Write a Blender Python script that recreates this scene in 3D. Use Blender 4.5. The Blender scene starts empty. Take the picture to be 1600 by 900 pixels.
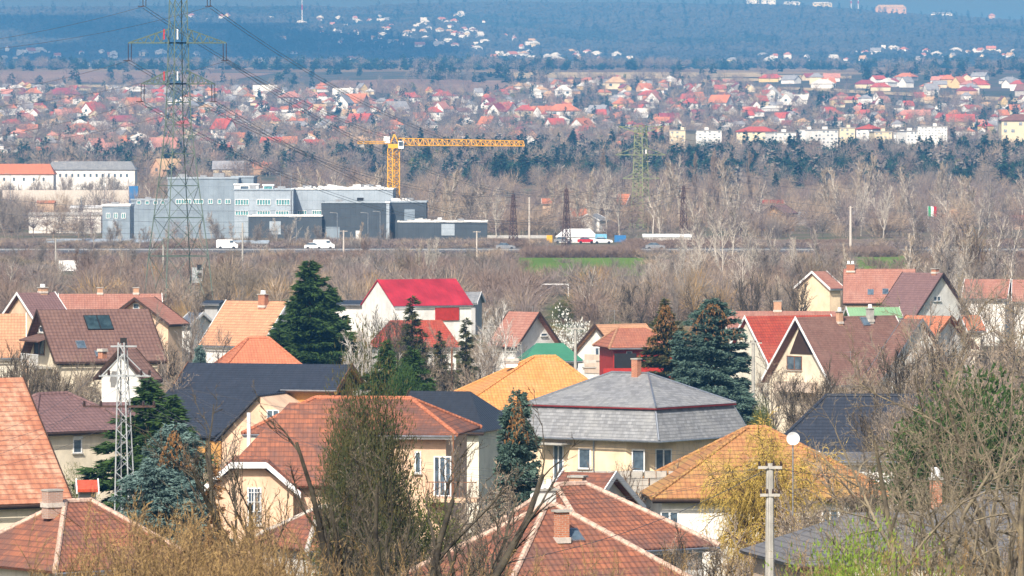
import bpy, math, random
import numpy as np
from mathutils import Vector, Matrix
R = math.radians
F = 8900.0; CZ = 60.0; PITCH = 200.0 / 8900.0
sc = bpy.context.scene
COL = sc.collection
rnd = random.Random(11)

def at(px, py, D):
    """world point that lies at distance D along the view, for a position read off the photo (1600 x 900)"""
    u = (px - 800) / F; v = (450 - py) / F
    dy = math.cos(PITCH) + v * math.sin(PITCH); dz = -math.sin(PITCH) + v * math.cos(PITCH)
    s = D / dy
    return Vector((u * s, D, CZ + dz * s))
def row_of(z, D): return 250 - (z - CZ) * F / D
def col_of(x, D): return 800 + x * F / D

# ---------------------------------------------------------------- terrain
_P = [(-400, -2), (0, -3), (60, -8), (120, -14), (180, -18.5), (220, -21), (300, -24.5), (400, -25), (520, -25), (700, -24), (900, -22),
      (1100, -20.2), (1200, -19.3), (1300, -18.8), (1700, -17), (1850, -15.5), (2000, -13), (2300, -5), (2500, 0), (3000, 11), (3500, 25), (4000, 42), (4500, 61),
      (5000, 76), (5500, 89), (6000, 98), (6500, 104), (6900, 108), (7300, 135), (7800, 166), (8500, 203), (9200, 240), (9700, 266), (9900, 272),
      (10200, 271), (10800, 255), (12000, 200), (14000, 120), (16000, 90)]
_T = np.arange(-500, 16001, 10.0)
_Z = np.interp(_T, [p[0] for p in _P], [p[1] for p in _P])
def _smooth(a, t, k):
    w = np.hanning(k + 2)[1:-1]; w /= w.sum()
    return np.convolve(np.pad(a, k // 2, mode='edge'), w, mode='valid')[:len(a)]
_Z1 = _smooth(_Z, _T, 7); _Z2 = _smooth(_Z, _T, 41)
_b = np.clip((_T - 1500) / 1500, 0, 1)
_Z = _Z1 * (1 - _b) + _Z2 * _b
_RX = [-1600, -600, 0, 300, 480, 545, 620, 800, 900, 1000, 1150, 1250, 1320, 1400, 1500, 1600, 2000, 3200]
_RY = [18, 10, 5, 4, 5, 9, 3, 2.5, 4, 2, 3.5, 5, 9, 15, 20, 26, 34, 40]
def _hash(i, j, s):
    h = np.sin(i * 127.1 + j * 311.7 + s * 74.7) * 43758.5453
    return h - np.floor(h)
def vnoise(x, y, s=0):
    xi = np.floor(x); yi = np.floor(y); fx = x - xi; fy = y - yi
    fx = fx * fx * (3 - 2 * fx); fy = fy * fy * (3 - 2 * fy)
    a = _hash(xi, yi, s); b = _hash(xi + 1, yi, s); c = _hash(xi, yi + 1, s); d = _hash(xi + 1, yi + 1, s)
    return (a * (1 - fx) + b * fx) * (1 - fy) + (c * (1 - fx) + d * fx) * fy
def zt(x, y):
    x = np.asarray(x, float); y = np.asarray(y, float)
    z = np.interp(y, _T, _Z)
    u = 800 + x / np.maximum(y, 200) * F
    k = np.clip((y - 6600) / 3300, 0, 1); k = k * k * (3 - 2 * k)
    z = z - (np.interp(u, _RX, _RY) + 1.2) * 1.11 * k
    h = np.clip((y - 6700) / 900, 0, 1)
    z = z + h * ((vnoise(x / 420, y / 700, 1) - .5) * 22 + (vnoise(x / 150, y / 260, 2) - .5) * 8) * (1 - 0.75 * np.clip((y - 9000) / 900, 0, 1))
    t = np.clip((y - 2100) / 600, 0, 1) * (1 - h)
    z = z + t * ((vnoise(x / 260, y / 400, 3) - .5) * 6 + (vnoise(x / 90, y / 150, 4) - .5) * 2)
    n = np.clip((y - 60) / 200, 0, 1) * np.clip((1100 - y) / 200, 0, 1)
    z = z + n * (vnoise(x / 30, y / 60, 5) - .5) * 0.7
    return z + CZ
def ground(x, y): return float(zt(x, y))

# ---------------------------------------------------------------- objects
def tag(o, label=None, cat=None, group=None, kind=None):
    if label: o['label'] = label
    if cat: o['category'] = cat
    if group: o['group'] = group
    if kind: o['kind'] = kind
    return o
def empty(name, loc, rz=0.0, label=None, cat=None, group=None):
    o = bpy.data.objects.new(name, None); COL.objects.link(o)
    o.location = loc; o.rotation_euler = (0, 0, rz); o.empty_display_size = .5
    return tag(o, label, cat, group)
def link(name, me, parent=None, loc=None):
    o = bpy.data.objects.new(name, me); COL.objects.link(o)
    if parent is not None: o.parent = parent
    if loc is not None: o.location = loc
    return o
def np_mesh(name, verts, tris=None, quads=None, mats=(), midx=None, smooth=False):
    """one mesh from arrays"""
    verts = np.asarray(verts, np.float32).reshape(-1, 3)
    lv = []; ls = []; n = 0
    if quads is not None and len(quads):
        q = np.asarray(quads, np.int32).reshape(-1, 4); lv.append(q.ravel()); ls.append(np.full(len(q), 4, np.int32))
    if tris is not None and len(tris):
        t = np.asarray(tris, np.int32).reshape(-1, 3); lv.append(t.ravel()); ls.append(np.full(len(t), 3, np.int32))
    lv = np.concatenate(lv); lt = np.concatenate(ls); st = np.concatenate([[0], np.cumsum(lt)[:-1]]).astype(np.int32)
    me = bpy.data.meshes.new(name)
    me.vertices.add(len(verts)); me.vertices.foreach_set('co', verts.ravel())
    me.loops.add(len(lv)); me.loops.foreach_set('vertex_index', lv)
    me.polygons.add(len(lt)); me.polygons.foreach_set('loop_start', st); me.polygons.foreach_set('loop_total', lt)
    for m in mats: me.materials.append(m)
    if midx is not None: me.polygons.foreach_set('material_index', np.asarray(midx, np.int32))
    me.update(calc_edges=True)
    me.polygons.foreach_set('use_smooth', np.full(len(lt), bool(smooth)))
    return me

class MB:
    """collects faces; build() links them as ONE mesh object with a UV map in metres (u along the eave, v up the slope)"""
    def __init__(s): s.v = []; s.f = []; s.m = []
    def poly(s, pts, m=0):
        n = len(s.v); s.v += [tuple(p) for p in pts]; s.f.append(tuple(range(n, n + len(pts)))); s.m.append(m)
    def hexa(s, a, b, m=0):
        """solid between two polygons of equal count (a top, b bottom)"""
        n = len(a)
        s.poly(a, m); s.poly(list(reversed(b)), m)
        for i in range(n):
            j = (i + 1) % n; s.poly([a[i], b[i], b[j], a[j]], m)
    def box(s, c, d, rz=0.0, m=0):
        cx, cy, cz = c; hx, hy, hz = d[0] / 2, d[1] / 2, d[2] / 2; co, si = math.cos(rz), math.sin(rz)
        P = lambda x, y, z: (cx + x * co - y * si, cy + x * si + y * co, cz + z)
        t = [P(-hx, -hy, hz), P(hx, -hy, hz), P(hx, hy, hz), P(-hx, hy, hz)]
        b = [P(-hx, -hy, -hz), P(hx, -hy, -hz), P(hx, hy, -hz), P(-hx, hy, -hz)]
        s.hexa(t, b, m)
    def slab(s, pts, th, m=0):
        """roof slab: polygon pushed down its own normal"""
        p = [Vector(q) for q in pts]; n = (p[1] - p[0]).cross(p[-1] - p[0]).normalized()
        if n.z < 0: p.reverse(); n = -n
        s.hexa([tuple(q) for q in p], [tuple(q - n * th) for q in p], m)
    def tube(s, a, b, r0, r1=None, n=6, m=0, cap=True):
        r1 = r0 if r1 is None else r1
        a = Vector(a); b = Vector(b); d = (b - a)
        if d.length < 1e-6: return
        d.normalize(); u = d.orthogonal().normalized(); w = d.cross(u)
        A = [a + (u * math.cos(6.28318 * i / n) + w * math.sin(6.28318 * i / n)) * r0 for i in range(n)]
        B = [b + (u * math.cos(6.28318 * i / n) + w * math.sin(6.28318 * i / n)) * r1 for i in range(n)]
        for i in range(n):
            j = (i + 1) % n; s.poly([A[i], A[j], B[j], B[i]], m)
        if cap: s.poly(list(reversed(A)), m); s.poly(B, m)
    def bar(s, a, b, w, m=0): s.tube(a, b, w * .7071, n=4, m=m)
    def build(s, name, mats, parent=None, loc=None, smooth=False):
        if not isinstance(mats, (list, tuple)): mats = [mats]
        me = bpy.data.meshes.new(name); me.from_pydata(s.v, [], s.f)
        for k in mats: me.materials.append(k)
        me.polygons.foreach_set('material_index', s.m)
        uv = me.uv_layers.new(name='UVMap')
        data = np.zeros((len(me.loops), 2), np.float32); li = 0
        for f in s.f:
            p = [Vector(s.v[i]) for i in f]
            n = Vector((0, 0, 0))
            for i in range(len(p)): n += (p[i] - p[0]).cross(p[(i + 1) % len(p)] - p[0])
            if n.length < 1e-12: n = Vector((0, 0, 1))
            n.normalize()
            if abs(n.z) > .995: U = Vector((1, 0, 0)); V = Vector((0, 1, 0))
            else: U = Vector((0, 0, 1)).cross(n).normalized(); V = n.cross(U)
            for q in p: data[li] = (q.dot(U), q.dot(V)); li += 1
        uv.data.foreach_set('uv', data.ravel())
        if smooth: me.polygons.foreach_set('use_smooth', [True] * len(s.f))
        me.update()
        return link(name, me, parent, loc)

# ---------------------------------------------------------------- materials
def srgb(r, g, b):
    f = lambda c: (c / 255 / 12.92) if c / 255 <= .04045 else ((c / 255 + .055) / 1.055) ** 2.4
    return (f(r), f(g), f(b), 1)
class N:
    def __init__(s, name):
        s.mat = bpy.data.materials.new(name); s.mat.use_nodes = True; s.t = s.mat.node_tree
        s.b = s.t.nodes['Principled BSDF']; s.L = s.t.links
    def n(s, kind, **k):
        x = s.t.nodes.new(kind)
        for a, v in k.items():
            if a.startswith('i_'): x.inputs[a[2:].replace('_', ' ')].default_value = v
            else: setattr(x, a, v)
        return x
    def l(s, a, b): s.L.new(a, b)
    def coord(s, kind='UV', scale=(1, 1, 1)):
        c = s.n('ShaderNodeTexCoord'); m = s.n('ShaderNodeMapping'); m.inputs['Scale'].default_value = scale
        s.l(c.outputs[kind], m.inputs['Vector']); return m.outputs['Vector']
    def noise(s, vec, scale, detail=4, rough=.6):
        x = s.n('ShaderNodeTexNoise'); x.inputs['Scale'].default_value = scale; x.inputs['Detail'].default_value = detail
        x.inputs['Roughness'].default_value = rough; s.l(vec, x.inputs['Vector']); return x.outputs['Fac']
    def ramp(s, fac, stops):
        r = s.n('ShaderNodeValToRGB'); e = r.color_ramp.elements
        while len(e) < len(stops): e.new(.5)
        for k, (p, c) in zip(e, stops): k.position = p; k.color = c if len(c) == 4 else (*c, 1)
        s.l(fac, r.inputs['Fac']); return r.outputs['Color']
    def mix(s, fac, a, b, blend='MIX'):
        x = s.n('ShaderNodeMix', data_type='RGBA', blend_type=blend)
        for sock, val in ((x.inputs[0], fac), (x.inputs[6], a), (x.inputs[7], b)):
            if hasattr(val, 'links') or hasattr(val, 'is_linked'): s.l(val, sock)
            else: sock.default_value = val
        return x.outputs[2]
    def math(s, op, a, b=0.0):
        x = s.n('ShaderNodeMath', operation=op)
        for sock, val in ((x.inputs[0], a), (x.inputs[1], b)):
            if hasattr(val, 'is_linked'): s.l(val, sock)
            else: sock.default_value = val
        return x.outputs[0]
    def bump(s, h, strength, dist):
        x = s.n('ShaderNodeBump'); x.inputs['Strength'].default_value = strength; x.inputs['Distance'].default_value = dist
        s.l(h, x.inputs['Height']); s.l(x.outputs['Normal'], s.b.inputs['Normal'])
    def out(s, col, rough=.85, spec=.3, metal=0.0):
        if hasattr(col, 'is_linked'): s.l(col, s.b.inputs['Base Color'])
        else: s.b.inputs['Base Color'].default_value = col
        s.b.inputs['Roughness'].default_value = rough; s.b.inputs['Specular IOR Level'].default_value = spec; s.b.inputs['Metallic'].default_value = metal
        return s.mat
def D2(c, k): return (c[0] * k, c[1] * k, c[2] * k, 1)
def C(r, g, b): return (r, g, b, 1)

def m_plain(name, c, rough=.6, metal=0.0, var=.25, scale=3.0, spec=.3, coord='Object'):
    s = N(name); v = s.coord(coord); f = s.noise(v, scale, 5)
    return s.out(s.ramp(f, [(.3, D2(c, 1 - var)), (.7, D2(c, 1 + var * .5))]), rough, spec, metal)
def m_plaster(name, c, dirt=.55):
    s = N(name); v = s.coord('Object'); a = s.noise(v, .6, 6, .65); b = s.noise(v, 9, 4)
    st = s.noise(s.coord('Object', (3, 3, .25)), 1.2, 4)
    k = s.ramp(a, [(.3, D2(c, 1 - dirt * .5)), (.55, c), (.8, D2(c, 1.05))])
    k = s.mix(s.ramp(st, [(.5, (0, 0, 0, 1)), (.75, (.45, .45, .45, 1))]), k, D2((c[0] * .8, c[1] * .78, c[2] * .74), 1 - dirt * .4))
    s.bump(b, .25, .01); return s.out(k, .9, .15)
def m_tile(name, c1, c2, dark, row=.33, w=.24, blotch=None, bscale=.5, bamt=.5, gap_shade=.03, rough=.8, curve=1.0):
    """rows of roof tiles: every tile its own tone, joints, a painted shade line under each course, and patches of lichen or weathering"""
    s = N(name); v = s.coord('UV')
    br = s.n('ShaderNodeTexBrick', offset=.5); s.l(v, br.inputs['Vector'])
    br.inputs['Color1'].default_value = c1; br.inputs['Color2'].default_value = c2; br.inputs['Mortar'].default_value = dark
    strk = s.noise(s.coord('UV', (2.2, .16, 1)), 1.0, 5, .7)
    br.inputs['Scale'].default_value = 1; br.inputs['Mortar Size'].default_value = gap_shade if curve == 0 else .006; br.inputs['Mortar Smooth'].default_value = .4
    br.inputs['Brick Width'].default_value = w; br.inputs['Row Height'].default_value = row; br.inputs['Bias'].default_value = 0
    k = br.outputs['Color']
    big = s.noise(v, bscale, 6, .7)
    if blotch is not None:
        k = s.mix(s.ramp(big, [(.46, (0, 0, 0, 1)), (.6, (bamt, bamt, bamt, 1))]), k, blotch)
    k = s.mix(s.ramp(strk, [(.5, (0, 0, 0, 1)), (.72, (.5, .5, .5, 1))]), k, D2((c2[0] * .8 + .03, c2[1] * .85 + .03, c2[2] + .03), .6))
    med = s.noise(v, 2.2, 5, .7)
    k = s.mix(s.ramp(med, [(.35, (.35, .35, .35, 1)), (.6, (0, 0, 0, 1))]), k, D2(c1, .55))
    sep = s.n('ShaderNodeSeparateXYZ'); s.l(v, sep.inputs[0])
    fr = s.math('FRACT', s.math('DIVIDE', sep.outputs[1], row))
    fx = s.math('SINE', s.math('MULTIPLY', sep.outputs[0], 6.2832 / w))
    if curve: k = s.mix(s.ramp(fr, [(max(.5, 1 - gap_shade / row * 2.2 - .06), (0, 0, 0, 1)), (1 - gap_shade / row * 1.1, (.62, .62, .62, 1))]), k, dark)  # shade below each tile's lower edge, painted in as a dark course line
    h = s.math('ADD', s.math('MULTIPLY', fr, -1.0), s.math('MULTIPLY', fx, .45 * curve))
    s.bump(h, .9, .03)
    return s.out(k, rough, .25)
def m_shingle(name, c, row=.25, w=.3, rough=.75, var=.3, blotch=None):
    return m_tile(name, D2(c, 1 + var * .5), D2(c, 1 - var), D2(c, .5), row, w, blotch, .35, .5, .02, rough, .1)
def m_ribs(name, c, pitch=.25, rough=.35, vertical=True, metal=0.0, var=.15):
    s = N(name); v = s.coord('UV'); sep = s.n('ShaderNodeSeparateXYZ'); s.l(v, sep.inputs[0])
    fx = s.math('FRACT', s.math('DIVIDE', sep.outputs[0 if vertical else 1], pitch))
    f = s.noise(v, .4, 5); k = s.ramp(f, [(.3, D2(c, 1 - var)), (.7, D2(c, 1 + var))])
    k = s.mix(s.ramp(fx, [(0, (.6, .6, .6, 1)), (.08, (0, 0, 0, 1))]), k, D2(c, .6))
    fy = s.math('FRACT', s.math('DIVIDE', sep.outputs[1 if vertical else 0], 3.1)); k = s.mix(s.ramp(fy, [(0, (.7, .7, .7, 1)), (.04, (0, 0, 0, 1))]), k, D2(c, .5)) if pitch > 1 else k
    s.bump(s.ramp(fx, [(0, (0, 0, 0, 1)), (.12, (1, 1, 1, 1)), (.88, (1, 1, 1, 1)), (1, (0, 0, 0, 1))]), .6, .03)
    return s.out(k, rough, .4, metal)
def m_foliage(name, a, b, c, scale=1.2, rough=.7):
    s = N(name); v = s.coord('Object'); f = s.noise(v, scale, 4, .7); g = s.noise(v, scale * 9, 2)
    k = s.ramp(f, [(.3, a), (.52, b), (.75, c)]); k = s.mix(s.ramp(g, [(.35, (.4, .4, .4, 1)), (.65, (0, 0, 0, 1))]), k, a)
    return s.out(k, rough, .2)
def m_bark(name, a, b, scale=2.0):
    s = N(name); v = s.coord('Object'); f = s.noise(v, scale, 4, .7)
    return s.out(s.ramp(f, [(.35, a), (.65, b)]), .9, .1)
def m_glass(name, c=(.05, .07, .09, 1)):
    s = N(name); f = s.noise(s.coord('Object'), 1.5, 3)
    return s.out(s.ramp(f, [(.35, c), (.7, D2(c, 2.5))]), .08, .7)

M = {}
M['white_wall'] = m_plaster('white_plaster', C(.78, .76, .72))
M['cream_wall'] = m_plaster('cream_plaster', C(.76, .67, .52))
M['pale_wall'] = m_plaster('pale_plaster', C(.74, .69, .58))
M['peach_wall'] = m_plaster('peach_plaster', C(.76, .53, .37))
M['yellow_wall'] = m_plaster('yellow_plaster', C(.86, .67, .46))
M['beige_wall'] = m_plaster('beige_plaster', C(.62, .50, .40))
M['grey_wall'] = m_plaster('grey_plaster', C(.42, .42, .42))
M['red_wall'] = m_plain('red_boards', C(.42, .03, .02), .6)
M['trim_white'] = m_plain('white_paint', C(.8, .8, .8), .4, var=.08)
M['trim_dark'] = m_plain('dark_stained_wood', C(.06, .035, .025), .6)
M['trim_brown'] = m_plain('brown_wood', C(.20, .09, .045), .6)
M['wood_new'] = m_plain('new_pine_wood', C(.52, .27, .08), .6, scale=8)
M['fascia_red'] = m_plain('red_fascia_paint', C(.20, .02, .02), .5)
M['glass'] = m_glass('window_glass')
M['glass_solar'] = m_glass('solar_glass', C(.02, .035, .04))
M['glass_flat'] = m_glass('far_window_glass', C(.16, .18, .20))
M['glass_teal'] = m_glass('teal_window_glass', C(.06, .16, .17))
M['concrete'] = m_plain('concrete', C(.42, .40, .36), .9, scale=2)
M['cement'] = m_plain('pale_cement', C(.58, .52, .46), .9, scale=6)
M['cement_pink'] = m_plain('pinkish_ridge_cement', C(.60, .42, .33), .9, scale=6, var=.5)
M['zinc'] = m_plain('zinc_sheet', C(.45, .47, .50), .35, .8, spec=.5)
M['steel_green'] = m_plain('green_lattice_steel', C(.10, .14, .11), .6)
M['steel_yellowgreen'] = m_plain('weathered_olive_steel', C(.22, .25, .12), .6)
M['steel_white'] = m_plain('white_lattice_steel', C(.36, .38, .39), .5)
M['steel_rust'] = m_plain('rust_brown_steel', C(.09, .05, .04), .8)
M['crane_yellow'] = m_plain('crane_yellow_paint', C(.75, .38, .03), .45, var=.12)
M['black'] = m_plain('black_plastic', C(.02, .02, .02), .5)
M['wire'] = m_plain('dark_wire', C(.10, .10, .11), .5)
M['wire_light'] = m_plain('light_wire', C(.45, .45, .45), .5)
M['ceramic'] = m_plain('brown_insulator', C(.05, .03, .025), .3)
M['brick'] = m_tile('chimney_brick', C(.46, .17, .08), C(.36, .12, .06), C(.42, .36, .30), .08, .25, None, gap_shade=.012, curve=0)
M['brick_pale'] = m_tile('pale_chimney_brick', C(.55, .30, .17), C(.48, .25, .14), C(.50, .42, .34), .08, .25, None, gap_shade=.012, curve=0)
M['brick_old'] = m_tile('weathered_chimney_brick', C(.40, .24, .18), C(.33, .20, .15), C(.42, .38, .34), .08, .25, None, gap_shade=.012, curve=0)
M['plinth'] = m_plain('plinth_render', C(.34, .32, .30), .9)
# roofs
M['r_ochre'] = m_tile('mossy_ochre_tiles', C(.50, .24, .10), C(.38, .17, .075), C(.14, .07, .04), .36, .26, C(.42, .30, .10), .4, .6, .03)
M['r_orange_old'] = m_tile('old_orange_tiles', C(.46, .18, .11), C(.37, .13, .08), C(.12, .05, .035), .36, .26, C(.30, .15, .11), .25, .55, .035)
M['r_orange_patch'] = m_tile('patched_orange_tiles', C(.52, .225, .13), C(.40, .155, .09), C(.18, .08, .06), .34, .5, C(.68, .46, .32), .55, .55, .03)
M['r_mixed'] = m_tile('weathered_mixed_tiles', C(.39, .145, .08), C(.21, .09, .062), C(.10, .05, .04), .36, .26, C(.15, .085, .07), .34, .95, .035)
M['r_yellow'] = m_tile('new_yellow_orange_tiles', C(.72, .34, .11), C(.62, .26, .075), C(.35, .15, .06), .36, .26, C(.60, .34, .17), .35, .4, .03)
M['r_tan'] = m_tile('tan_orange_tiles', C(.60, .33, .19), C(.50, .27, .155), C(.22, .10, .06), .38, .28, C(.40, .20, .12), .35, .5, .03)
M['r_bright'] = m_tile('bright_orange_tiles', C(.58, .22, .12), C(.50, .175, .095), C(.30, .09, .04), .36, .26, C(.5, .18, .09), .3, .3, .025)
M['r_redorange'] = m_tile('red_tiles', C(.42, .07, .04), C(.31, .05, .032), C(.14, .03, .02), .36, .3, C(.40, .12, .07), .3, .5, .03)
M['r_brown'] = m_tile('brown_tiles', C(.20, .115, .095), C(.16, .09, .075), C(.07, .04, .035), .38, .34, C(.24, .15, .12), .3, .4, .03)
M['r_brown2'] = m_tile('mauve_brown_tiles', C(.22, .13, .125), C(.18, .105, .10), C(.09, .05, .05), .38, .34, None, gap_shade=.03)
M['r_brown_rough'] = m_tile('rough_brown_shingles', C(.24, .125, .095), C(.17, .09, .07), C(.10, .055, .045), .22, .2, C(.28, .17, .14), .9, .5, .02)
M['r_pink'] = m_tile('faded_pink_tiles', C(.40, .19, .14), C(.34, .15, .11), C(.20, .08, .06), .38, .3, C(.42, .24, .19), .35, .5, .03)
M['r_black'] = m_tile('anthracite_tiles', C(.045, .052, .07), C(.036, .042, .056), C(.016, .018, .025), .36, .5, None, gap_shade=.035, rough=.45)
M['r_black2'] = m_tile('anthracite_flat_tiles', C(.040, .046, .058), C(.034, .038, .048), C(.022, .024, .03), .30, .5, None, gap_shade=.02, rough=.5)
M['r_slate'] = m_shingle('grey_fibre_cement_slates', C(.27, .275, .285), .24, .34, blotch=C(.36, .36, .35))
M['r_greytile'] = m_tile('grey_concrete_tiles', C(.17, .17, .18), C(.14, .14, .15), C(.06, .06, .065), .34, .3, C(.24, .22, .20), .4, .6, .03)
M['r_redmetal'] = m_ribs('raspberry_red_sheet', C(.36, .022, .036), .6, .5, var=.35)
M['r_green'] = m_ribs('green_sheet', C(.05, .20, .12), .3, .5, vertical=False)
M['r_palegreen'] = m_ribs('pale_green_sheet', C(.22, .38, .20), .3, .5)
M['r_orange_flat'] = m_plain('orange_red_sheet', C(.60, .10, .05), .6)
# ---------------------------------------------------------------- camera, light, air
cam = bpy.data.cameras.new('camera'); co = bpy.data.objects.new('camera', cam); COL.objects.link(co); sc.camera = co
co.location = (0, 0, CZ); co.rotation_euler = (math.pi / 2 - PITCH, 0, 0)
cam.sensor_width = 36; cam.lens = F * 36 / 1600; cam.clip_start = 1; cam.clip_end = 40000
cam.dof.use_dof = True; cam.dof.focus_distance = 420; cam.dof.aperture_fstop = 9
EL, AZ = R(41), R(197)          # sun behind the camera, to its left
to_sun = Vector((math.sin(AZ) * math.cos(EL), math.cos(AZ) * math.cos(EL), math.sin(EL)))
sl = bpy.data.lights.new('sun', 'SUN'); so = bpy.data.objects.new('sun', sl); COL.objects.link(so)
sl.energy = 5.0; sl.angle = R(.53); sl.color = (1, .955, .88); so.rotation_euler = to_sun.to_track_quat('Z', 'Y').to_euler(); so.location = (0, 0, 900)
w = bpy.data.worlds.new('World'); sc.world = w; w.use_nodes = True; nt = w.node_tree
sky = nt.nodes.new('ShaderNodeTexSky'); sky.sky_type = 'NISHITA'; sky.sun_disc = False; sky.sun_elevation = EL; sky.sun_rotation = AZ
sky.altitude = 100; sky.air_density = 1.0; sky.dust_density = 4.0; sky.ozone_density = 1.5
bg = nt.nodes['Background']; bg.inputs['Strength'].default_value = .115; nt.links.new(sky.outputs['Color'], bg.inputs['Color'])
sc.view_settings.view_transform = 'Standard'; sc.view_settings.look = 'None'; sc.view_settings.gamma = 1
sc.view_settings.exposure = 0.3; sc.view_settings.use_curve_mapping = False
cy = sc.cycles; cy.use_denoising = True; cy.denoiser = 'OPENIMAGEDENOISE'; cy.denoising_input_passes = 'RGB_ALBEDO_NORMAL'
cy.max_bounces = 5; cy.diffuse_bounces = 2; cy.glossy_bounces = 2; cy.transmission_bounces = 2; cy.volume_bounces = 0; cy.transparent_max_bounces = 6
cy.caustics_reflective = False; cy.caustics_refractive = False; cy.use_adaptive_sampling = True; cy.adaptive_threshold = .015
cy.sample_clamp_indirect = 3; cy.pixel_filter_type = 'BLACKMAN_HARRIS'; cy.filter_width = 1.5

hz = MB(); hz.box((0, 7300, (CZ + 330 - 42 + CZ) / 2 + 0), (15800, 15600, 0.1))
hz = MB(); zb, zt_ = CZ - 60, CZ + 310
hz.box((0, 7600, (zb + zt_) / 2), (16800, 17000, zt_ - zb))
hm = bpy.data.materials.new('blue_air_haze'); hm.use_nodes = True; ht = hm.node_tree; ht.nodes.clear()
pv = ht.nodes.new('ShaderNodeVolumePrincipled'); ho = ht.nodes.new('ShaderNodeOutputMaterial'); ht.links.new(pv.outputs[0], ho.inputs['Volume'])
pv.inputs['Color'].default_value = (.13, .47, 1.0, 1); pv.inputs['Density'].default_value = 1.22e-4; pv.inputs['Absorption Color'].default_value = (.35, .35, .35, 1); pv.inputs['Anisotropy'].default_value = 0
hob = hz.build('haze', hm); tag(hob, kind='stuff')

# ---------------------------------------------------------------- terrain sheet
ys = np.concatenate([np.arange(-380, 0, 40), np.arange(0, 1500, 10), np.arange(1500, 2600, 22), np.arange(2600, 6600, 40), np.arange(6600, 10400, 28), np.arange(10400, 16000, 300)])
tc = np.linspace(-1, 1, 221); ac = np.sign(tc) * np.abs(tc) ** 1.7 * .48
Y, A = np.meshgrid(ys, ac, indexing='ij'); X = A * (Y + 500)
V = np.stack([X, Y, zt(X, Y)], -1).reshape(-1, 3); nr, nc = X.shape
i = np.arange(nr - 1)[:, None] * nc + np.arange(nc - 1)[None, :]
Q = np.stack([i, i + 1, i + nc + 1, i + nc], -1).reshape(-1, 4)
s = N('ground_by_land_use'); tcn = s.n('ShaderNodeTexCoord'); sep = s.n('ShaderNodeSeparateXYZ'); s.l(tcn.outputs['Object'], sep.inputs[0])
vo = tcn.outputs['Object']
fine = s.noise(vo, .35, 6, .7); mid = s.noise(vo, .03, 6, .65); big = s.noise(s.coord('Object', (1, .35, 1)), .006, 6, .6)
near = s.mix(s.ramp(mid, [(.42, (0, 0, 0, 1)), (.6, (1, 1, 1, 1))]), s.ramp(fine, [(.3, (.09, .07, .04, 1)), (.7, (.20, .15, .09, 1))]), s.ramp(fine, [(.3, (.05, .08, .025, 1)), (.7, (.10, .14, .04, 1))]))
midc = s.mix(s.ramp(mid, [(.4, (0, 0, 0, 1)), (.62, (1, 1, 1, 1))]), C(.17, .13, .095), C(.10, .11, .06))
town = s.mix(s.ramp(mid, [(.4, (0, 0, 0, 1)), (.6, (1, 1, 1, 1))]), C(.12, .095, .085), C(.055, .07, .045))
field = s.mix(s.ramp(big, [(.42, (0, 0, 0, 1)), (.58, (1, 1, 1, 1))]), C(.13, .09, .065), C(.26, .19, .12))
hill = s.mix(s.ramp(big, [(.4, (0, 0, 0, 1)), (.62, (1, 1, 1, 1))]), C(.045, .045, .04), C(.085, .075, .066))
hill = s.mix(s.ramp(mid, [(.3, (.5, .5, .5, 1)), (.62, (0, 0, 0, 1))]), hill, C(.04, .045, .038))
yy = s.math('ADD', sep.outputs[1], s.math('MULTIPLY', s.math('SUBTRACT', mid, .5), 260))
def step(a, b):
    m = s.n('ShaderNodeMapRange'); m.inputs['From Min'].default_value = a; m.inputs['From Max'].default_value = b; s.l(yy, m.inputs['Value']); return m.outputs[0]
k = s.mix(step(820, 900), near, midc); k = s.mix(step(2100, 2300), k, town); k = s.mix(step(4950, 5050), k, field); k = s.mix(step(6480, 6560), k, hill)
s.bump(fine, .4, .1)
me = np_mesh('ground', V, quads=Q, mats=[s.out(k, .95, .1)], smooth=True)
tag(link('ground', me), kind='structure')

def D_row(row, px, lo=800.0, hi=6600.0):
    """distance at which the ground shows at a given height of the picture"""
    ds = np.arange(lo, hi, 5.0); r = 250 - (zt((px - 800) / F * ds, ds) - CZ) * F / ds
    k = np.where(r <= row)[0]
    return float(ds[k[0]]) if len(k) else hi
def patch(name, corners, mat, lift=.15, nu=40, nv=14, kind='structure', D=None, jag=0.0):
    """ground sheet draped on the terrain; corners = photo positions tl,tr,br,bl"""
    P = []
    for (px, py, *d) in corners:
        dd = d[0] if d else D_row(py, px); P.append(((px - 800) / F * dd, dd))
    (ax, ay), (bx, by), (cx, cy_), (dx, dy) = P
    v = []
    for jv in range(nv + 1):
        t = jv / nv
        for iu in range(nu + 1):
            u = iu / nu
            x = (ax * (1 - u) + bx * u) * (1 - t) + (dx * (1 - u) + cx * u) * t
            y = (ay * (1 - u) + by * u) * (1 - t) + (dy * (1 - u) + cy_ * u) * t
            if jag and (jv in (0, nv)): y += (float(vnoise(u * 9, jv, 9)) - .5) * jag
            v.append((x, y, ground(x, y) + lift))
    q = [(a * (nu + 1) + b, a * (nu + 1) + b + 1, (a + 1) * (nu + 1) + b + 1, (a + 1) * (nu + 1) + b) for a in range(nv) for b in range(nu)]
    me = np_mesh(name, v, quads=q, mats=[mat], smooth=True)
    return tag(link(name, me), kind=kind)
def m_soil(name, a, b, sc_=.05): 
    s = N(name); f = s.noise(s.coord('Object', (1, .3, 1)), sc_, 6, .65); g = s.noise(s.coord('Object'), .5, 4)
    k = s.ramp(f, [(.35, a), (.65, b)]); k = s.mix(s.ramp(g, [(.4, (.3, .3, .3, 1)), (.6, (0, 0, 0, 1))]), k, D2(a, .7)); return s.out(k, .95, .1)
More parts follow.
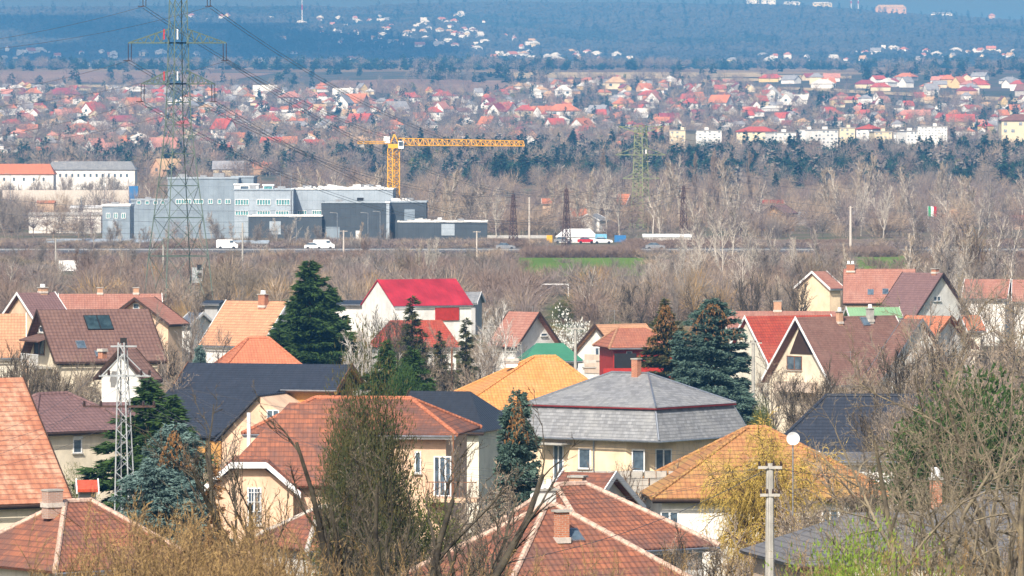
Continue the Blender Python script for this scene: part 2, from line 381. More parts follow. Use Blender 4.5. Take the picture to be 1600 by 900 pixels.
M['asphalt'] = m_soil('asphalt', C(.09, .09, .095), C(.13, .13, .135))
M['grass_green'] = m_soil('bright_spring_grass', C(.10, .17, .025), C(.15, .24, .04))
M['straw'] = m_soil('straw_field', C(.36, .28, .17), C(.50, .40, .25), .02)
M['fallow'] = m_soil('fallow_field', C(.20, .13, .10), C(.28, .19, .14), .02)
M['reeds'] = m_soil('brown_verge', C(.16, .10, .06), C(.25, .17, .10), .2)
patch('green_field', [(812, 404), (1015, 404), (1010, 432), (800, 436)], M['grass_green'], .14)
patch('green_field', [(1335, 398), (1426, 398), (1440, 424), (1320, 424)], M['grass_green'], .14)
patch('green_field', [(596, 426), (640, 424), (700, 440), (590, 440)], M['grass_green'], .14)
patch('gravel_track', [(250, 474), (700, 477), (700, 486), (250, 484)], M['fallow'], .13)
patch('road', [(-200, 390.5), (1800, 386.5), (1800, 394), (-200, 398)], M['asphalt'], .16, nu=90)
patch('stubble_field', [(-300, 113), (430, 115), (330, 129), (-300, 130)], M['fallow'], .3, jag=60)
patch('straw_field', [(60, 133.5), (440, 133), (445, 136.5), (70, 137)], M['straw'], .5, jag=30)
patch('bare_field', [(520, 127), (850, 128), (870, 146), (470, 143)], M['fallow'], .4, jag=90)
patch('pale_field', [(760, 115), (1190, 114), (1200, 121), (800, 124)], M['straw'], .4, jag=60)
patch('pale_field', [(1030, 124), (1180, 123), (1200, 127), (1040, 128)], M['straw'], .4, jag=30)
patch('straw_field', [(1190, 118.5), (1330, 119), (1330, 123.5), (1190, 123)], M['straw'], .4, jag=40)
patch('straw_field', [(1090, 134.5), (1300, 139.5), (1300, 144.5), (1090, 137.5)], M['straw'], .5, jag=20)
patch('straw_field', [(1300, 139.8), (1750, 167), (1750, 173), (1300, 145)], M['straw'], .5, jag=20)
patch('straw_field', [(1500, 166), (1640, 166), (1640, 172), (1500, 170)], M['straw'], .55, jag=10)

# a cloud outside the frame whose shade lies on the left half of the far hills
def shade_lump(mb, px, row_d, hx, hy):
    t = Vector(((px - 800) / F * row_d, row_d, 0)); t.z = ground(t.x, t.y)
    h = 1650; c = t + to_sun * (h / to_sun.z)
    n = len(mb.v); U = 14; W = 8; rs = random.Random(px)
    ring = []
    for j in range(W + 1):
        th = math.pi * j / W
        for i2 in range(U):
            ph = 2 * math.pi * i2 / U; k = 1 + .16 * math.sin(3 * ph + px) * math.sin(th) + rs.uniform(-.05, .05)
            mb.v.append((c.x + hx * k * math.sin(th) * math.cos(ph), c.y + hy * k * math.sin(th) * math.sin(ph), c.z + 90 * math.cos(th) * (1 if th < 1.6 else .5)))
    for j in range(W):
        for i2 in range(U):
            a = n + j * U + i2; b = n + j * U + (i2 + 1) % U; mb.f.append((a, a + U, b + U, b)); mb.m.append(0)
cl = MB()
for px, d, hx, hy in [(-150, 8600, 260, 500), (60, 8700, 240, 560), (220, 8350, 230, 620), (360, 7850, 210, 560), (490, 7450, 190, 430), (600, 7150, 130, 250), (280, 7300, 260, 350), (430, 7150, 200, 260), (660, 7000, 60, 130), (-320, 8300, 260, 500)]:
    shade_lump(cl, px, d, hx, hy)
clo = cl.build('cloud', m_plain('white_cloud', C(.8, .8, .8), 1, scale=.01), smooth=True); tag(clo, 'white cumulus cloud drifting above the hills, casting their shade', 'cloud', kind='structure')
# ---------------------------------------------------------------- vegetation
def rv(rs):
    while True:
        v = Vector((rs.uniform(-1, 1), rs.uniform(-1, 1), rs.uniform(-1, 1)))
        if .05 < v.length < 1: return v.normalized()
def tubes(segs, n):
    """(p0,p1,r0,r1) rows -> verts, quads of open n-sided tubes"""
    S = np.asarray(segs, np.float32).reshape(-1, 8); p0 = S[:, 0:3]; p1 = S[:, 3:6]; r0 = S[:, 6]; r1 = S[:, 7]
    d = p1 - p0; d /= np.maximum(np.linalg.norm(d, axis=1), 1e-6)[:, None]
    ref = np.where(np.abs(d[:, 2:3]) > .9, np.array([[1., 0, 0]]), np.array([[0, 0, 1.]]))
    u = np.cross(d, ref); u /= np.linalg.norm(u, axis=1)[:, None]; w = np.cross(d, u)
    V = []
    for p, r in ((p0, r0), (p1, r1)):
        for k in range(n):
            a = 6.28318 * k / n; V.append(p + (u * math.cos(a) + w * math.sin(a)) * r[:, None])
    V = np.stack(V, 1); m = len(S); base = np.arange(m)[:, None] * 2 * n
    q = np.stack([np.stack([base[:, 0] + k, base[:, 0] + (k + 1) % n, base[:, 0] + n + (k + 1) % n, base[:, 0] + n + k], 1) for k in range(n)], 1)
    return V.reshape(-1, 3), q.reshape(-1, 4)
def slivers(tw, seed=0):
    """twigs as slim tapering triangles"""
    S = np.asarray(tw, np.float32).reshape(-1, 8); p0 = S[:, 0:3]; p1 = S[:, 3:6]; r0 = S[:, 6]
    rg = np.random.default_rng(seed); d = p1 - p0; q = rg.normal(size=d.shape); s = np.cross(d, q); s /= np.maximum(np.linalg.norm(s, axis=1), 1e-6)[:, None]
    V = np.stack([p0 - s * r0[:, None], p0 + s * r0[:, None], p1], 1).reshape(-1, 3)
    return V, np.arange(len(V)).reshape(-1, 3)
def gen_bare(seed, H, r=.16, spread=.62, th=.25, lv=4, up=.10, nk=(9, 7, 6, 5), twig=.022, ang=(.5, .95), stems=1, weep=0.0, lean=(0, 0), wob=.16, lfac=.6, sf=1.0):
    """returns trunk (verts, quads), crown (verts, quads, tris)"""
    rs = random.Random(seed); tr = []; br = []; tw = []
    def go(p, d, L, rad, l):
        n = (7, 5, 4, 3, 2)[l]; seg = L / n; k = nk[l] if l < len(nk) else 0
        kids = []
        for i in range(n):
            q = rv(rs) * wob * (1 + .4 * l)
            d = (d + q + Vector((0, 0, up * (1 if l < 3 else .4) - weep * (0 if l < 2 else 1.1)))).normalized()
            e = p + d * seg; ra = rad * (1 - i / n * .75); rb = rad * (1 - (i + 1) / n * .75)
            if l == lv: rb *= .3
            row = (*p, *e, ra, rb)
            (tr if l == 0 else (br if l < lv else tw)).append(row)
            if l < lv:
                t0 = (th if l == 0 else .15) * n
                for _ in range(int(k / n + rs.random())):
                    if i + rs.random() > t0: kids.append((p.lerp(e, rs.random()), d.copy(), (i + .5) / n, rb))
            p = e
        for (c, dd, t, rb) in kids:
            a = rs.uniform(*ang); s_ = dd.cross(rv(rs)).normalized()
            nd = (dd * math.cos(a) + s_ * math.sin(a)).normalized()
            if l == 0: ln = L * spread * rs.uniform(.6, 1.0) * (1 - .55 * max(0, t - th) / (1 - th)) * sf
            else: ln = L * lfac * rs.uniform(.6, 1.1) * (1 - .35 * t)
            r2 = min(rb * .75, rad * (.55 if l == 0 else .5)); r2 = max(r2, twig)
            if l + 1 == lv: r2 = twig
            go(c, nd, ln, r2, l + 1)
    for k in range(stems):
        a = 6.28 * k / stems + rs.random(); o = Vector((math.cos(a), math.sin(a), 0)) * (.25 if stems > 1 else 0)
        d = Vector((math.cos(a) * (.42 if stems > 1 else 0) * rs.uniform(.4, 1.1) + lean[0], math.sin(a) * (.42 if stems > 1 else 0) * rs.uniform(.4, 1.1) + lean[1], 1)).normalized()
        go(o + Vector((0, 0, -.5)), d, H * rs.uniform(.75, 1.0) * (1 if stems == 1 else .95) + .3, r * (rs.uniform(.6, 1) if stems > 1 else 1), 0)
    V1, Q1 = tubes(tr, 7)
    V2, Q2 = tubes(br, 4); V3, T3 = slivers(tw, seed)
    return (V1, Q1), (np.concatenate([V2, V3]), Q2, T3 + len(V2))
def bare_meshes(name, seed, mt, mc, **k):
    (V1, Q1), (V2, Q2, T2) = gen_bare(seed, **k)
    a = np_mesh(name + '_trunk', V1, quads=Q1, mats=[mt], smooth=True)
    mi = np.concatenate([np.zeros(len(Q2)), np.ones(len(T2))]).astype(np.int32)
    b = np_mesh(name + '_crown', V2, tris=T2, quads=Q2, mats=[mt, mc], midx=mi)
    return a, b
def leaf_tris(P, Dm, L, Wd, seed):
    """needle sprays / leaves: triangles rooted at P along Dm"""
    rg = np.random.default_rng(seed); n = len(P); s = np.cross(Dm, rg.normal(size=(n, 3))); s /= np.maximum(np.linalg.norm(s, axis=1), 1e-6)[:, None]
    V = np.stack([P - s * Wd[:, None] / 2, P + s * Wd[:, None] / 2, P + Dm * L[:, None]], 1).reshape(-1, 3)
    return V
def gen_spruce(seed, H, Rb, n=24000, leaf=.30, lw=.10, droop=.25, power=.85, bare=.06, ragged=.25, tiers=26, tilt=0.0):
    rg = np.random.default_rng(seed)
    nb = int(tiers * 7); hz_ = bare + (1 - bare) * (np.arange(nb) + rg.random(nb)) / nb; hz_ = hz_ ** 1.05
    az = rg.random(nb) * 6.2832; lb = Rb * ((1 - hz_) ** power + .03) * (1 - ragged * rg.random(nb)) * (1 + .25 * np.sin(az * 2 + seed + hz_ * 9))
    wgt = lb ** 1.35 + .02; cnt = rg.choice(nb, n, p=wgt / wgt.sum())
    t = rg.random(n) ** .62; a = az[cnt]; L = lb[cnt]
    fan = (rg.random(n) - .5) * 1.0 * L * .62 * (1 - t * .55)
    rad = t * L; z = hz_[cnt] * H + rad * (.18 + .5 * (hz_[cnt] - .3)) - droop * rad * rad / np.maximum(L, .3) + rg.normal(size=n) * .07 - np.abs(rg.normal(size=n)) * .10 * L * .4
    dx, dy = np.cos(a), np.sin(a)
    P = np.stack([dx * rad - dy * fan, dy * rad + dx * fan, z], 1)
    Dm = np.stack([dx, dy, np.full(n, -.15)], 1) + np.stack([-dy, dx, np.zeros(n)], 1) * (np.sign(fan) * .7)[:, None] + rg.normal(size=(n, 3)) * .38
    Dm /= np.linalg.norm(Dm, axis=1)[:, None]
    V = leaf_tris(P, Dm, leaf * (.6 + .8 * rg.random(n)), lw * (.6 + .8 * rg.random(n)), seed)
    # limbs
    br = []
    for k in range(nb):
        p0 = np.array([0, 0, hz_[k] * H]); p1 = np.array([math.cos(az[k]) * lb[k] * .8, math.sin(az[k]) * lb[k] * .8, hz_[k] * H + lb[k] * .8 * (.18 + .5 * (hz_[k] - .3)) - droop * lb[k] * .64])
        br.append((*p0, *p1, .05, .015))
    V2, Q2 = tubes(br, 3)
    tr = [(0, 0, -1, 0, 0, H * .5, H * .018 + .03, H * .011 + .02), (0, 0, H * .5, 0, 0, H, H * .011 + .02, .015)]
    V1, Q1 = tubes(tr, 7)
    return (V1, Q1), (V, np.arange(len(V)).reshape(-1, 3), V2, Q2)
def spruce_meshes(name, seed, mt, mc, **k):
    (V1, Q1), (V, T, V2, Q2) = gen_spruce(seed, **k)
    a = np_mesh(name + '_trunk', V1, quads=Q1, mats=[mt])
    b = np_mesh(name + '_crown', np.concatenate([V, V2]), tris=T, quads=Q2 + len(V), mats=[mc, mt], midx=np.concatenate([np.ones(len(Q2)), np.zeros(len(T))]).astype(np.int32))
    return a, b
def gen_leafy(seed, W, Dp, H, n=9000, lump=14, leaf=.22, lw=.12, z0=.1, upr=.3, spiky=0.0):
    """uneven crown out of leaf clumps on an inner lobe skeleton"""
    rg = np.random.default_rng(seed); c = rg.normal(size=(lump, 3)); c /= np.linalg.norm(c, axis=1)[:, None]; c *= (rg.random(lump) ** .4)[:, None]
    c = c * np.array([W / 2 * .75, Dp / 2 * .75, H / 2 * .8]) + np.array([0, 0, H * (.5 + z0 / 2)]); rr = (.16 + .22 * rg.random(lump)) * (W + H) / 2
    k = rg.choice(lump, n, p=rr ** 2 / (rr ** 2).sum()); d = rg.normal(size=(n, 3)); d /= np.linalg.norm(d, axis=1)[:, None]
    d[:, 2] *= 1 + spiky
    P = c[k] + d * (rr[k] * (.45 + .6 * rg.random(n)))[:, None]; P[:, 2] = np.maximum(P[:, 2], .1 + .4 * rg.random(n))
    Dm = d + rg.normal(size=(n, 3)) * .6 + np.array([0, 0, upr]); Dm /= np.linalg.norm(Dm, axis=1)[:, None]
    V = leaf_tris(P, Dm, leaf * (.6 + .8 * rg.random(n)), lw * (.6 + .8 * rg.random(n)), seed)
    br = [(0, 0, -.5, 0, 0, H * .3, .12, .09)] + [(0, 0, H * .3 * rg.random(), *c[i], .06, .02) for i in range(lump)]
    V2, Q2 = tubes(br, 5)
    return (V2, Q2), (V, np.arange(len(V)).reshape(-1, 3))
def leafy_meshes(name, seed, mt, mc, **k):
    (V1, Q1), (V, T) = gen_leafy(seed, **k)
    return np_mesh(name + '_trunk', V1, quads=Q1, mats=[mt]), np_mesh(name + '_crown', V, tris=T, mats=[mc])
_TOP = {}
def crown_top(pair):
    k = pair[1].name
    if k not in _TOP:
        v = np.zeros(len(pair[1].vertices) * 3, np.float32); pair[1].vertices.foreach_get('co', v); _TOP[k] = float(np.percentile(v[2::3], 99.7))
    return _TOP[k]
def plant(kind, pair, loc, label, cat, group=None, scale=1.0, rz=None, sx=1.0):
    o = empty(kind, loc, rnd.random() * 6.28 if rz is None else rz, label, cat, group)
    o.scale = (scale * sx, scale * sx, scale)
    link('trunk', pair[0], o); link('crown', pair[1], o)
    return o
# bark and twig colours
M['bark_grey'] = m_bark('grey_bark', C(.15, .12, .10), C(.30, .26, .22))
M['bark_pale'] = m_bark('pale_bark', C(.34, .30, .25), C(.60, .55, .48))
M['bark_dark'] = m_bark('dark_bark', C(.04, .034, .028), C(.10, .085, .06))
M['bark_lichen'] = m_bark('lichen_bark', C(.12, .10, .085), C(.28, .23, .15), 1.6)
M['bark_birch'] = m_bark('birch_bark', C(.30, .28, .26), C(.78, .76, .72), 3)
M['bark_brown'] = m_bark('brown_bark', C(.10, .065, .04), C(.20, .13, .08))
M['tw_grey'] = m_bark('grey_twigs', C(.17, .13, .12), C(.30, .24, .21), .4)
M['tw_tan'] = m_bark('tan_twigs', C(.26, .19, .13), C(.42, .33, .24), .4)
M['tw_red'] = m_bark('reddish_twigs', C(.17, .12, .095), C(.28, .205, .16), .4)
M['tw_mauve'] = m_bark('mauve_twigs', C(.165, .14, .12), C(.28, .245, .21), .4)
M['tw_pale'] = m_bark('pale_twigs', C(.36, .31, .26), C(.52, .46, .40), .4)
M['tw_yellow'] = m_bark('yellow_willow_twigs', C(.38, .27, .06), C(.60, .43, .11), .6)
M['tw_ochre'] = m_bark('ochre_twigs', C(.24, .16, .08), C(.44, .29, .12), .5)
M['tw_olive'] = m_bark('olive_twigs', C(.15, .12, .085), C(.28, .225, .155), 1.2)
M['tw_dark'] = m_bark('dark_twigs', C(.09, .07, .055), C(.18, .14, .10), 1.0)
M['lf_dark'] = m_foliage('dark_green_needles', C(.025, .05, .012), C(.045, .09, .02), C(.085, .14, .03))
M['lf_blue'] = m_foliage('blue_green_needles', C(.08, .13, .115), C(.13, .20, .18), C(.19, .28, .25))
M['lf_bluedark'] = m_foliage('dark_blue_green_needles', C(.045, .08, .06), C(.085, .14, .11), C(.15, .215, .17))
M['lf_brown'] = m_foliage('rusty_needles', C(.12, .06, .025), C(.24, .12, .04), C(.34, .19, .08))
M['lf_brgreen'] = m_foliage('olive_brown_needles', C(.03, .045, .015), C(.08, .078, .028), C(.21, .13, .052))
M['lf_olive'] = m_foliage('olive_leaves', C(.06, .07, .02), C(.12, .14, .03), C(.24, .22, .05))
M['lf_lime'] = m_foliage('lime_green_leaves', C(.10, .16, .02), C(.18, .26, .035), C(.30, .36, .06))
M['lf_far'] = m_foliage('far_conifer_needles', C(.012, .035, .022), C(.02, .05, .03), C(.035, .07, .04), .1)
M['lf_blossom'] = m_foliage('white_blossom', C(.55, .55, .50), C(.7, .7, .66), C(.8, .8, .76))
# ---------------------------------------------------------------- houses
class House:
    """x1,x2 = picture columns of the two ridge ends, yr / ye = rows of ridge and front eave, D = distance, rz = turn of the ridge.
    hip = how far the eave runs past each ridge end (0 = gables)."""
    def __init__(s, name, label, x1, x2, yr, ye, D, rz, W, roof, wall, hip=(0, 0), oh=.5, og=.35, cat='house', trim='trim_white', gutter=True,
                 th=.16, verge=True, ridge=None, low=4.0, dz=0.0, back=None):
        s.D = D; s.ppm = F / D; s.rz = R(rz); s.W = W; s.oh = oh; s.og = og; s.trim = trim
        s.c, s.s_ = math.cos(s.rz), math.sin(s.rz)
        a = at((x1 + x2) / 2, yr, D); s.A = a; g = ground(a.x, a.y); s.g = g
        s.root = empty(name, (a.x, a.y, g), s.rz, label, cat)
        L = (x2 - x1) / s.ppm / s.c; s.L = L; zr = a.z - g; s.zr = zr
        rise = (ye - yr) / s.ppm; s.rise = rise; ze = zr - rise; s.ze = ze; s.hip = hip
        h0, h1 = hip; X0, X1 = -L / 2, L / 2; w = W / 2
        rf = MB()
        E = lambda x, y: (x, y, ze)
        rl, rr = (X0, 0, zr), (X1, 0, zr)
        rf.slab([E(X0 - h0, -w), E(X1 + h1, -w), rr, rl], th); rf.slab([E(X1 + h1, w), E(X0 - h0, w), rl, rr], th)
        if h0: rf.slab([E(X0 - h0, w), E(X0 - h0, -w), rl], th)
        if h1: rf.slab([E(X1 + h1, -w), E(X1 + h1, w), rr], th)
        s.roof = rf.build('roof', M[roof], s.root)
        # walls
        wb = MB(); e = w - oh; k = .22
        xa = X0 - h0 + (oh if h0 else og); xb = X1 + h1 - (oh if h1 else og)
        zw = ze + (rise * oh / w if not (h0 and h1) else rise * oh / w) - k
        prof0 = [(-e, -low), (e, -low), (e, zw)] + ([] if h0 else [(0, zr - k)]) + [(-e, zw)]
        prof1 = [(-e, -low), (e, -low), (e, zw)] + ([] if h1 else [(0, zr - k)]) + [(-e, zw)]
        wb.poly([(xa, y, z) for y, z in reversed(prof0)]); wb.poly([(xb, y, z) for y, z in prof1])
        wb.poly([(xa, -e, -low), (xb, -e, -low), (xb, -e, zw), (xa, -e, zw)]); wb.poly([(xb, e, -low), (xa, e, -low), (xa, e, zw), (xb, e, zw)])
        wb.poly([(xa, -e, zw), (xb, -e, zw), (xb, e, zw), (xa, e, zw)])
        s.wall = wb.build('wall', M[wall], s.root); s.xa, s.xb, s.e, s.zw = xa, xb, e, zw
        if verge:
            for x, h in ((X0, h0), (X1, h1)):
                if h: continue
                o = -.03 if x < 0 else .03
                vb = MB()
                for y in (-w, w):
                    a_ = Vector((x + o, y, ze - .04)); b_ = Vector((x + o, 0, zr - .02))
                    q = .11; vb.hexa([a_ + Vector((-.03, 0, q)), a_ + Vector((.03, 0, q)), b_ + Vector((.03, 0, q)), b_ + Vector((-.03, 0, q))],
                                     [a_ + Vector((-.03, 0, -.2)), a_ + Vector((.03, 0, -.2)), b_ + Vector((.03, 0, -.2)), b_ + Vector((-.03, 0, -.2))])
                vb.build('verge_board', M[trim], s.root)
        if gutter:
            gb = MB(); gb.tube((X0 - h0, -w - .06, ze - .12), (X1 + h1, -w - .06, ze - .12), .07, n=6); gb.build('gutter', M['zinc'] if trim != 'trim_dark' else M['trim_dark'], s.root)
            sf = MB(); sf.box(((X0 - h0 + X1 + h1) / 2, -w + .02, ze - .19), (L + h0 + h1 - .1, .05, .16)); sf.build('fascia', M[trim], s.root)
        if ridge:
            rb = MB(); lines = [(rl, rr)]
            if h0: lines += [(rl, E(X0 - h0, -w)), (rl, E(X0 - h0, w))]
            if h1: lines += [(rr, E(X1 + h1, -w)), (rr, E(X1 + h1, w))]
            for p, q in lines:
                p = Vector(p); q = Vector(q); n = max(2, int((q - p).length / .36))
                for i in range(n):
                    a_ = p.lerp(q, i / n); b_ = p.lerp(q, (i + 1.08) / n); u = Vector((0, 0, .015))
                    rb.tube(a_ + u, b_ + u, .115, .135, n=7)
            rb.build('ridge_tiles', M[ridge], s.root)
    def local(s, face, px):
        """position along a wall plane for a picture column"""
        for _ in range(3):
            if face == 'F': ly = -s.e; X = (px - 800) / F * (s.A.y + 0); lx = (X - s.A.x + ly * s.s_) / s.c; return lx
            if face == 'L' or face == 'R':
                lx = s.xa if face == 'L' else s.xb; X = (px - 800) / F * s.A.y
                return (lx * s.c - (X - s.A.x)) / s.s_
    def window(s, face, px, py, w, h, style=2, frame='trim_white', sill=True, curtain=None, pane='glass', bars=0, name='window', metre=False, shutter=False):
        u = px if metre else s.local(face, px); 
        z = py if metre else at(px, py, s.D).z - s.g
        wm = w if metre else w / s.ppm / (abs(s.c) if face == 'F' else abs(s.s_)); hm = h if metre else h / s.ppm
        if face == 'F': B = lambda a, b, o: (u + a, -s.e - o, z + b)
        elif face == 'L': B = lambda a, b, o: (s.xa - o, u - a, z + b)
        else: B = lambda a, b, o: (s.xb + o, u + a, z + b)
        f = MB(); t = .07
        def slab(a0, a1, b0, b1, o0, o1, mb):
            mb.hexa([B(a0, b0, o1), B(a1, b0, o1), B(a1, b1, o1), B(a0, b1, o1)], [B(a0, b0, o0), B(a1, b0, o0), B(a1, b1, o0), B(a0, b1, o0)])
        slab(-wm / 2, wm / 2, hm / 2 - t, hm / 2, 0, .06, f); slab(-wm / 2, wm / 2, -hm / 2, -hm / 2 + t, 0, .06, f)
        slab(-wm / 2, -wm / 2 + t, -hm / 2 + t, hm / 2 - t, 0, .06, f); slab(wm / 2 - t, wm / 2, -hm / 2 + t, hm / 2 - t, 0, .06, f)
        for i in range(1, style):
            x = -wm / 2 + wm * i / style; slab(x - .045, x + .045, -hm / 2 + t, hm / 2 - t, 0, .055, f)
        fr = f.build(name, M[frame], s.root)
        p = MB(); p.poly([B(-wm / 2 + t, -hm / 2 + t, .02), B(wm / 2 - t, -hm / 2 + t, .02), B(wm / 2 - t, hm / 2 - t, .02), B(-wm / 2 + t, hm / 2 - t, .02)]); p.build('pane', M[pane], fr)
        if sill: q = MB(); slab(-wm / 2 - .08, wm / 2 + .08, -hm / 2 - .07, -hm / 2 - .003, 0, .16, q); q.build('sill', M['concrete'], fr)
        if shutter: q = MB(); slab(-wm / 2 - .02, wm / 2 + .02, hm / 2 + .004, hm / 2 + .2, 0, .14, q); q.build('shutter_box', M[frame], fr)
        if bars:
            q = MB()
            for i in range(bars): x = -wm / 2 + wm * (i + .5) / bars; slab(x - .015, x + .015, -hm / 2, hm / 2, .09, .12, q)
            for i in range(4): y = -hm / 2 + hm * (i + .5) / 4; slab(-wm / 2, wm / 2, y - .015, y + .015, .121, .14, q)
            q.build('window_grille', M['trim_white'], fr)
        return fr
    def slope(s, px, py):
        z = at(px, py, s.D).z - s.g; t = (s.zr - z) / s.rise; ly = -s.W / 2 * t
        X = (px - 800) / F * s.A.y; return (X - s.A.x + ly * s.s_) / s.c, ly, z
    def skylight(s, px, py, w=.8, h=1.1, pane='glass', name='skylight', n=1, frame='zinc'):
        x, y, z = s.slope(px, py); d = Vector((0, -s.W / 2, -s.rise)).normalized(); nr = Vector((0, -s.rise, s.W / 2)).normalized(); c = Vector((x, y, z)); X = Vector((1, 0, 0))
        f = MB(); a = [c - X * w / 2 - d * h / 2, c + X * w / 2 - d * h / 2, c + X * w / 2 + d * h / 2, c - X * w / 2 + d * h / 2]
        f.hexa([p + nr * .10 for p in a], [p - nr * .05 for p in a]); fr = f.build(name, M[frame], s.root)
        for i in range(n):
            g = MB(); ww = w / n; c2 = c + X * (-w / 2 + ww * (i + .5)); hw, hh = ww / 2 - .06, h / 2 - .07
            g.poly([c2 - X * hw + d * hh + nr * .106, c2 + X * hw + d * hh + nr * .106, c2 + X * hw - d * hh + nr * .106, c2 - X * hw - d * hh + nr * .106]); g.build('pane', M[pane], fr)
    def chimney(s, px, ytop, w=.5, ly=0.0, mat='brick', cap='concrete', pots=0, hgt=None, dp=None, capm=.08, flash=True):
        top = at(px, ytop, s.D).z - s.g; X = (px - 800) / F * s.A.y; lx = (X - s.A.x + ly * s.s_) / s.c
        zb = s.zr - s.rise * abs(ly) / (s.W / 2) - .6; dp = dp or w * .9
        b = MB(); b.box((lx, ly, (top + zb) / 2), (w, dp, top - zb)); ch = b.build('chimney', M[mat], s.root)
        c = MB(); c.box((lx, ly, top + .04), (w + capm * 2, dp + capm * 2, .08)); c.build('cap', M[cap], ch)
        if flash: c = MB(); c.box((lx, ly, zb + .62), (w + .1, dp + .1 , .22)); c.build('flashing', M['cement'], ch)
        for i in range(pots):
            x = lx + (i - (pots - 1) / 2) * w / pots; c = MB(); c.tube((x, ly, top + .08), (x, ly, top + .42), w / pots * .36, w / pots * .33, n=10); c.build('pot', M['trim_white'], ch)
        return ch
    def part(s, name, mb, mat): return mb.build(name, M[mat], s.root)
    def aerial(s, px, ytop, ly=0, hgt=2.0):
        top = at(px, ytop, s.D).z - s.g; X = (px - 800) / F * s.A.y; lx = (X - s.A.x + ly * s.s_) / s.c
        b = MB(); b.tube((lx, ly, top - hgt), (lx, ly, top), .02, n=5); b.tube((lx - .6, ly, top - .1), (lx + .6, ly, top - .1), .012, n=4)
        for i in range(7): b.tube((lx - .55 + i * .18, ly - .3 + i * .02, top - .1), (lx - .55 + i * .18, ly + .3 - i * .02, top - .1), .01, n=4)
        b.build('aerial', M['zinc'], s.root)

# --- the near village, front to back -------------------------------------------------
h = House('house', 'big steep orange patched-tile roof cut off by the left edge, cream wall below', -190, 30, 592, 779, 300, 30, 12.4, 'r_orange_patch', 'cream_wall', oh=.55, trim='trim_dark')
h.window('F', 20, 835, 30, 30); 
h = House('cottage', 'low tiled hip roof at bottom left with wide plastered chimney and pale ridge tiles', 103, 141, 783, 878, 262, 38, 9.2, 'r_mixed', 'pale_wall', hip=(3.6, 3.2), ridge='cement_pink')
h.chimney(84, 765, .8, -.2, 'brick_old', dp=.55, capm=.03)
h = House('bungalow', 'brown hip-roofed bungalow with cream wall and small window beside the white lattice pole', 62, 104, 615, 669, 395, 40, 9.0, 'r_brown2', 'cream_wall', hip=(3.6, 3.6), oh=.6, trim='trim_dark', ridge='r_brown2')
h.window('F', 126, 693, 13, 22, 1, shutter=True)
h = House('house', 'small mauve-brown roofed annex showing between the lattice pole and the bungalow', 158, 215, 628, 660, 410, 8, 7, 'r_brown2', 'beige_wall', trim='trim_dark')

# dark roofed house with the pine wood gable
h = House('house', 'long blue-black tiled house with new pine gable and cream side wing, left of centre', 292, 551, 568, 604, 440, -17, 3.6 * 2, 'r_black', 'wood_new', oh=.7, og=.9, trim='trim_brown', th=.22)
w2 = h.W / 2; k = h.rise / w2
lo = (672 - 568) / h.ppm; yy0 = -lo / k
ext = MB(); ext.slab([(-h.L / 2 - 1.2, yy0, h.zr - lo + .012), (-h.L / 2 + 5.9, yy0 + .1, h.zr - lo + .012), (-h.L / 2 + 8.9, -w2 + .02, h.ze + .012), (-h.L / 2 - .1, -w2 + .02, h.ze + .012)], .2)
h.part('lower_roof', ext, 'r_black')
wb = MB(); wb.box((-h.L / 2 + 3.0, yy0 / 2 - w2 / 2 + .4, (h.zr - lo) / 2 - 2.2), (6.4, abs(yy0) - w2 - .4, h.zr - lo + 3.6)); h.part('lower_wall', wb, 'wood_new')
# cream gabled wing in front
xs = -h.L / 2
g1 = [(xs + 6.2, yy0 + .9, -4), (xs + 12.6, yy0 + .9, -4), (xs + 12.6, yy0 + .9, h.zr - lo + .6), (xs + 9.2, yy0 + .9, h.ze - .35), (xs + 6.2, yy0 + .9, h.zr - lo - .1)]
wg = MB(); wg.hexa(g1, [(x, -w2 + .75, z) for x, y, z in g1]); h.part('wing_wall', wg, 'peach_wall')
wr = MB(); wr.slab([(xs + 9.2, yy0 + .3, h.ze - .2), (xs + 9.2, -w2, h.ze - .2), (xs + 5.7, -w2, h.zr - lo - .35), (xs + 5.7, yy0 + .3, h.zr - lo - .35)], .14)
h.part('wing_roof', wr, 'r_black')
h.e = -(yy0 + .9); h.window('F', 435, 643, 19, 23, 2)
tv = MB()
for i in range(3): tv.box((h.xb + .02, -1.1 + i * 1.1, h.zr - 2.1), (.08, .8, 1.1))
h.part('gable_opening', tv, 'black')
tb = MB(); tb.bar((h.L / 2 - .1, -w2, h.ze - .3), (h.L / 2 - .1, 0, h.zr - .3), .22); tb.bar((h.L / 2 - .1, w2, h.ze - .3), (h.L / 2 - .1, 0, h.zr - .3), .22); tb.bar((h.L / 2 - .3, -2, h.zr - 2.0), (h.L / 2 - .3, 2, h.zr - 2.0), .16)
h.part('gable_beam', tb, 'wood_new')

h = House('house', 'flat-pitched anthracite roof between the yellow roof and the olive conifer, centre', 640, 735, 611, 668, 385, -14, 10.5, 'r_black2', 'pale_wall', hip=(0, 2.3), trim='trim_dark')

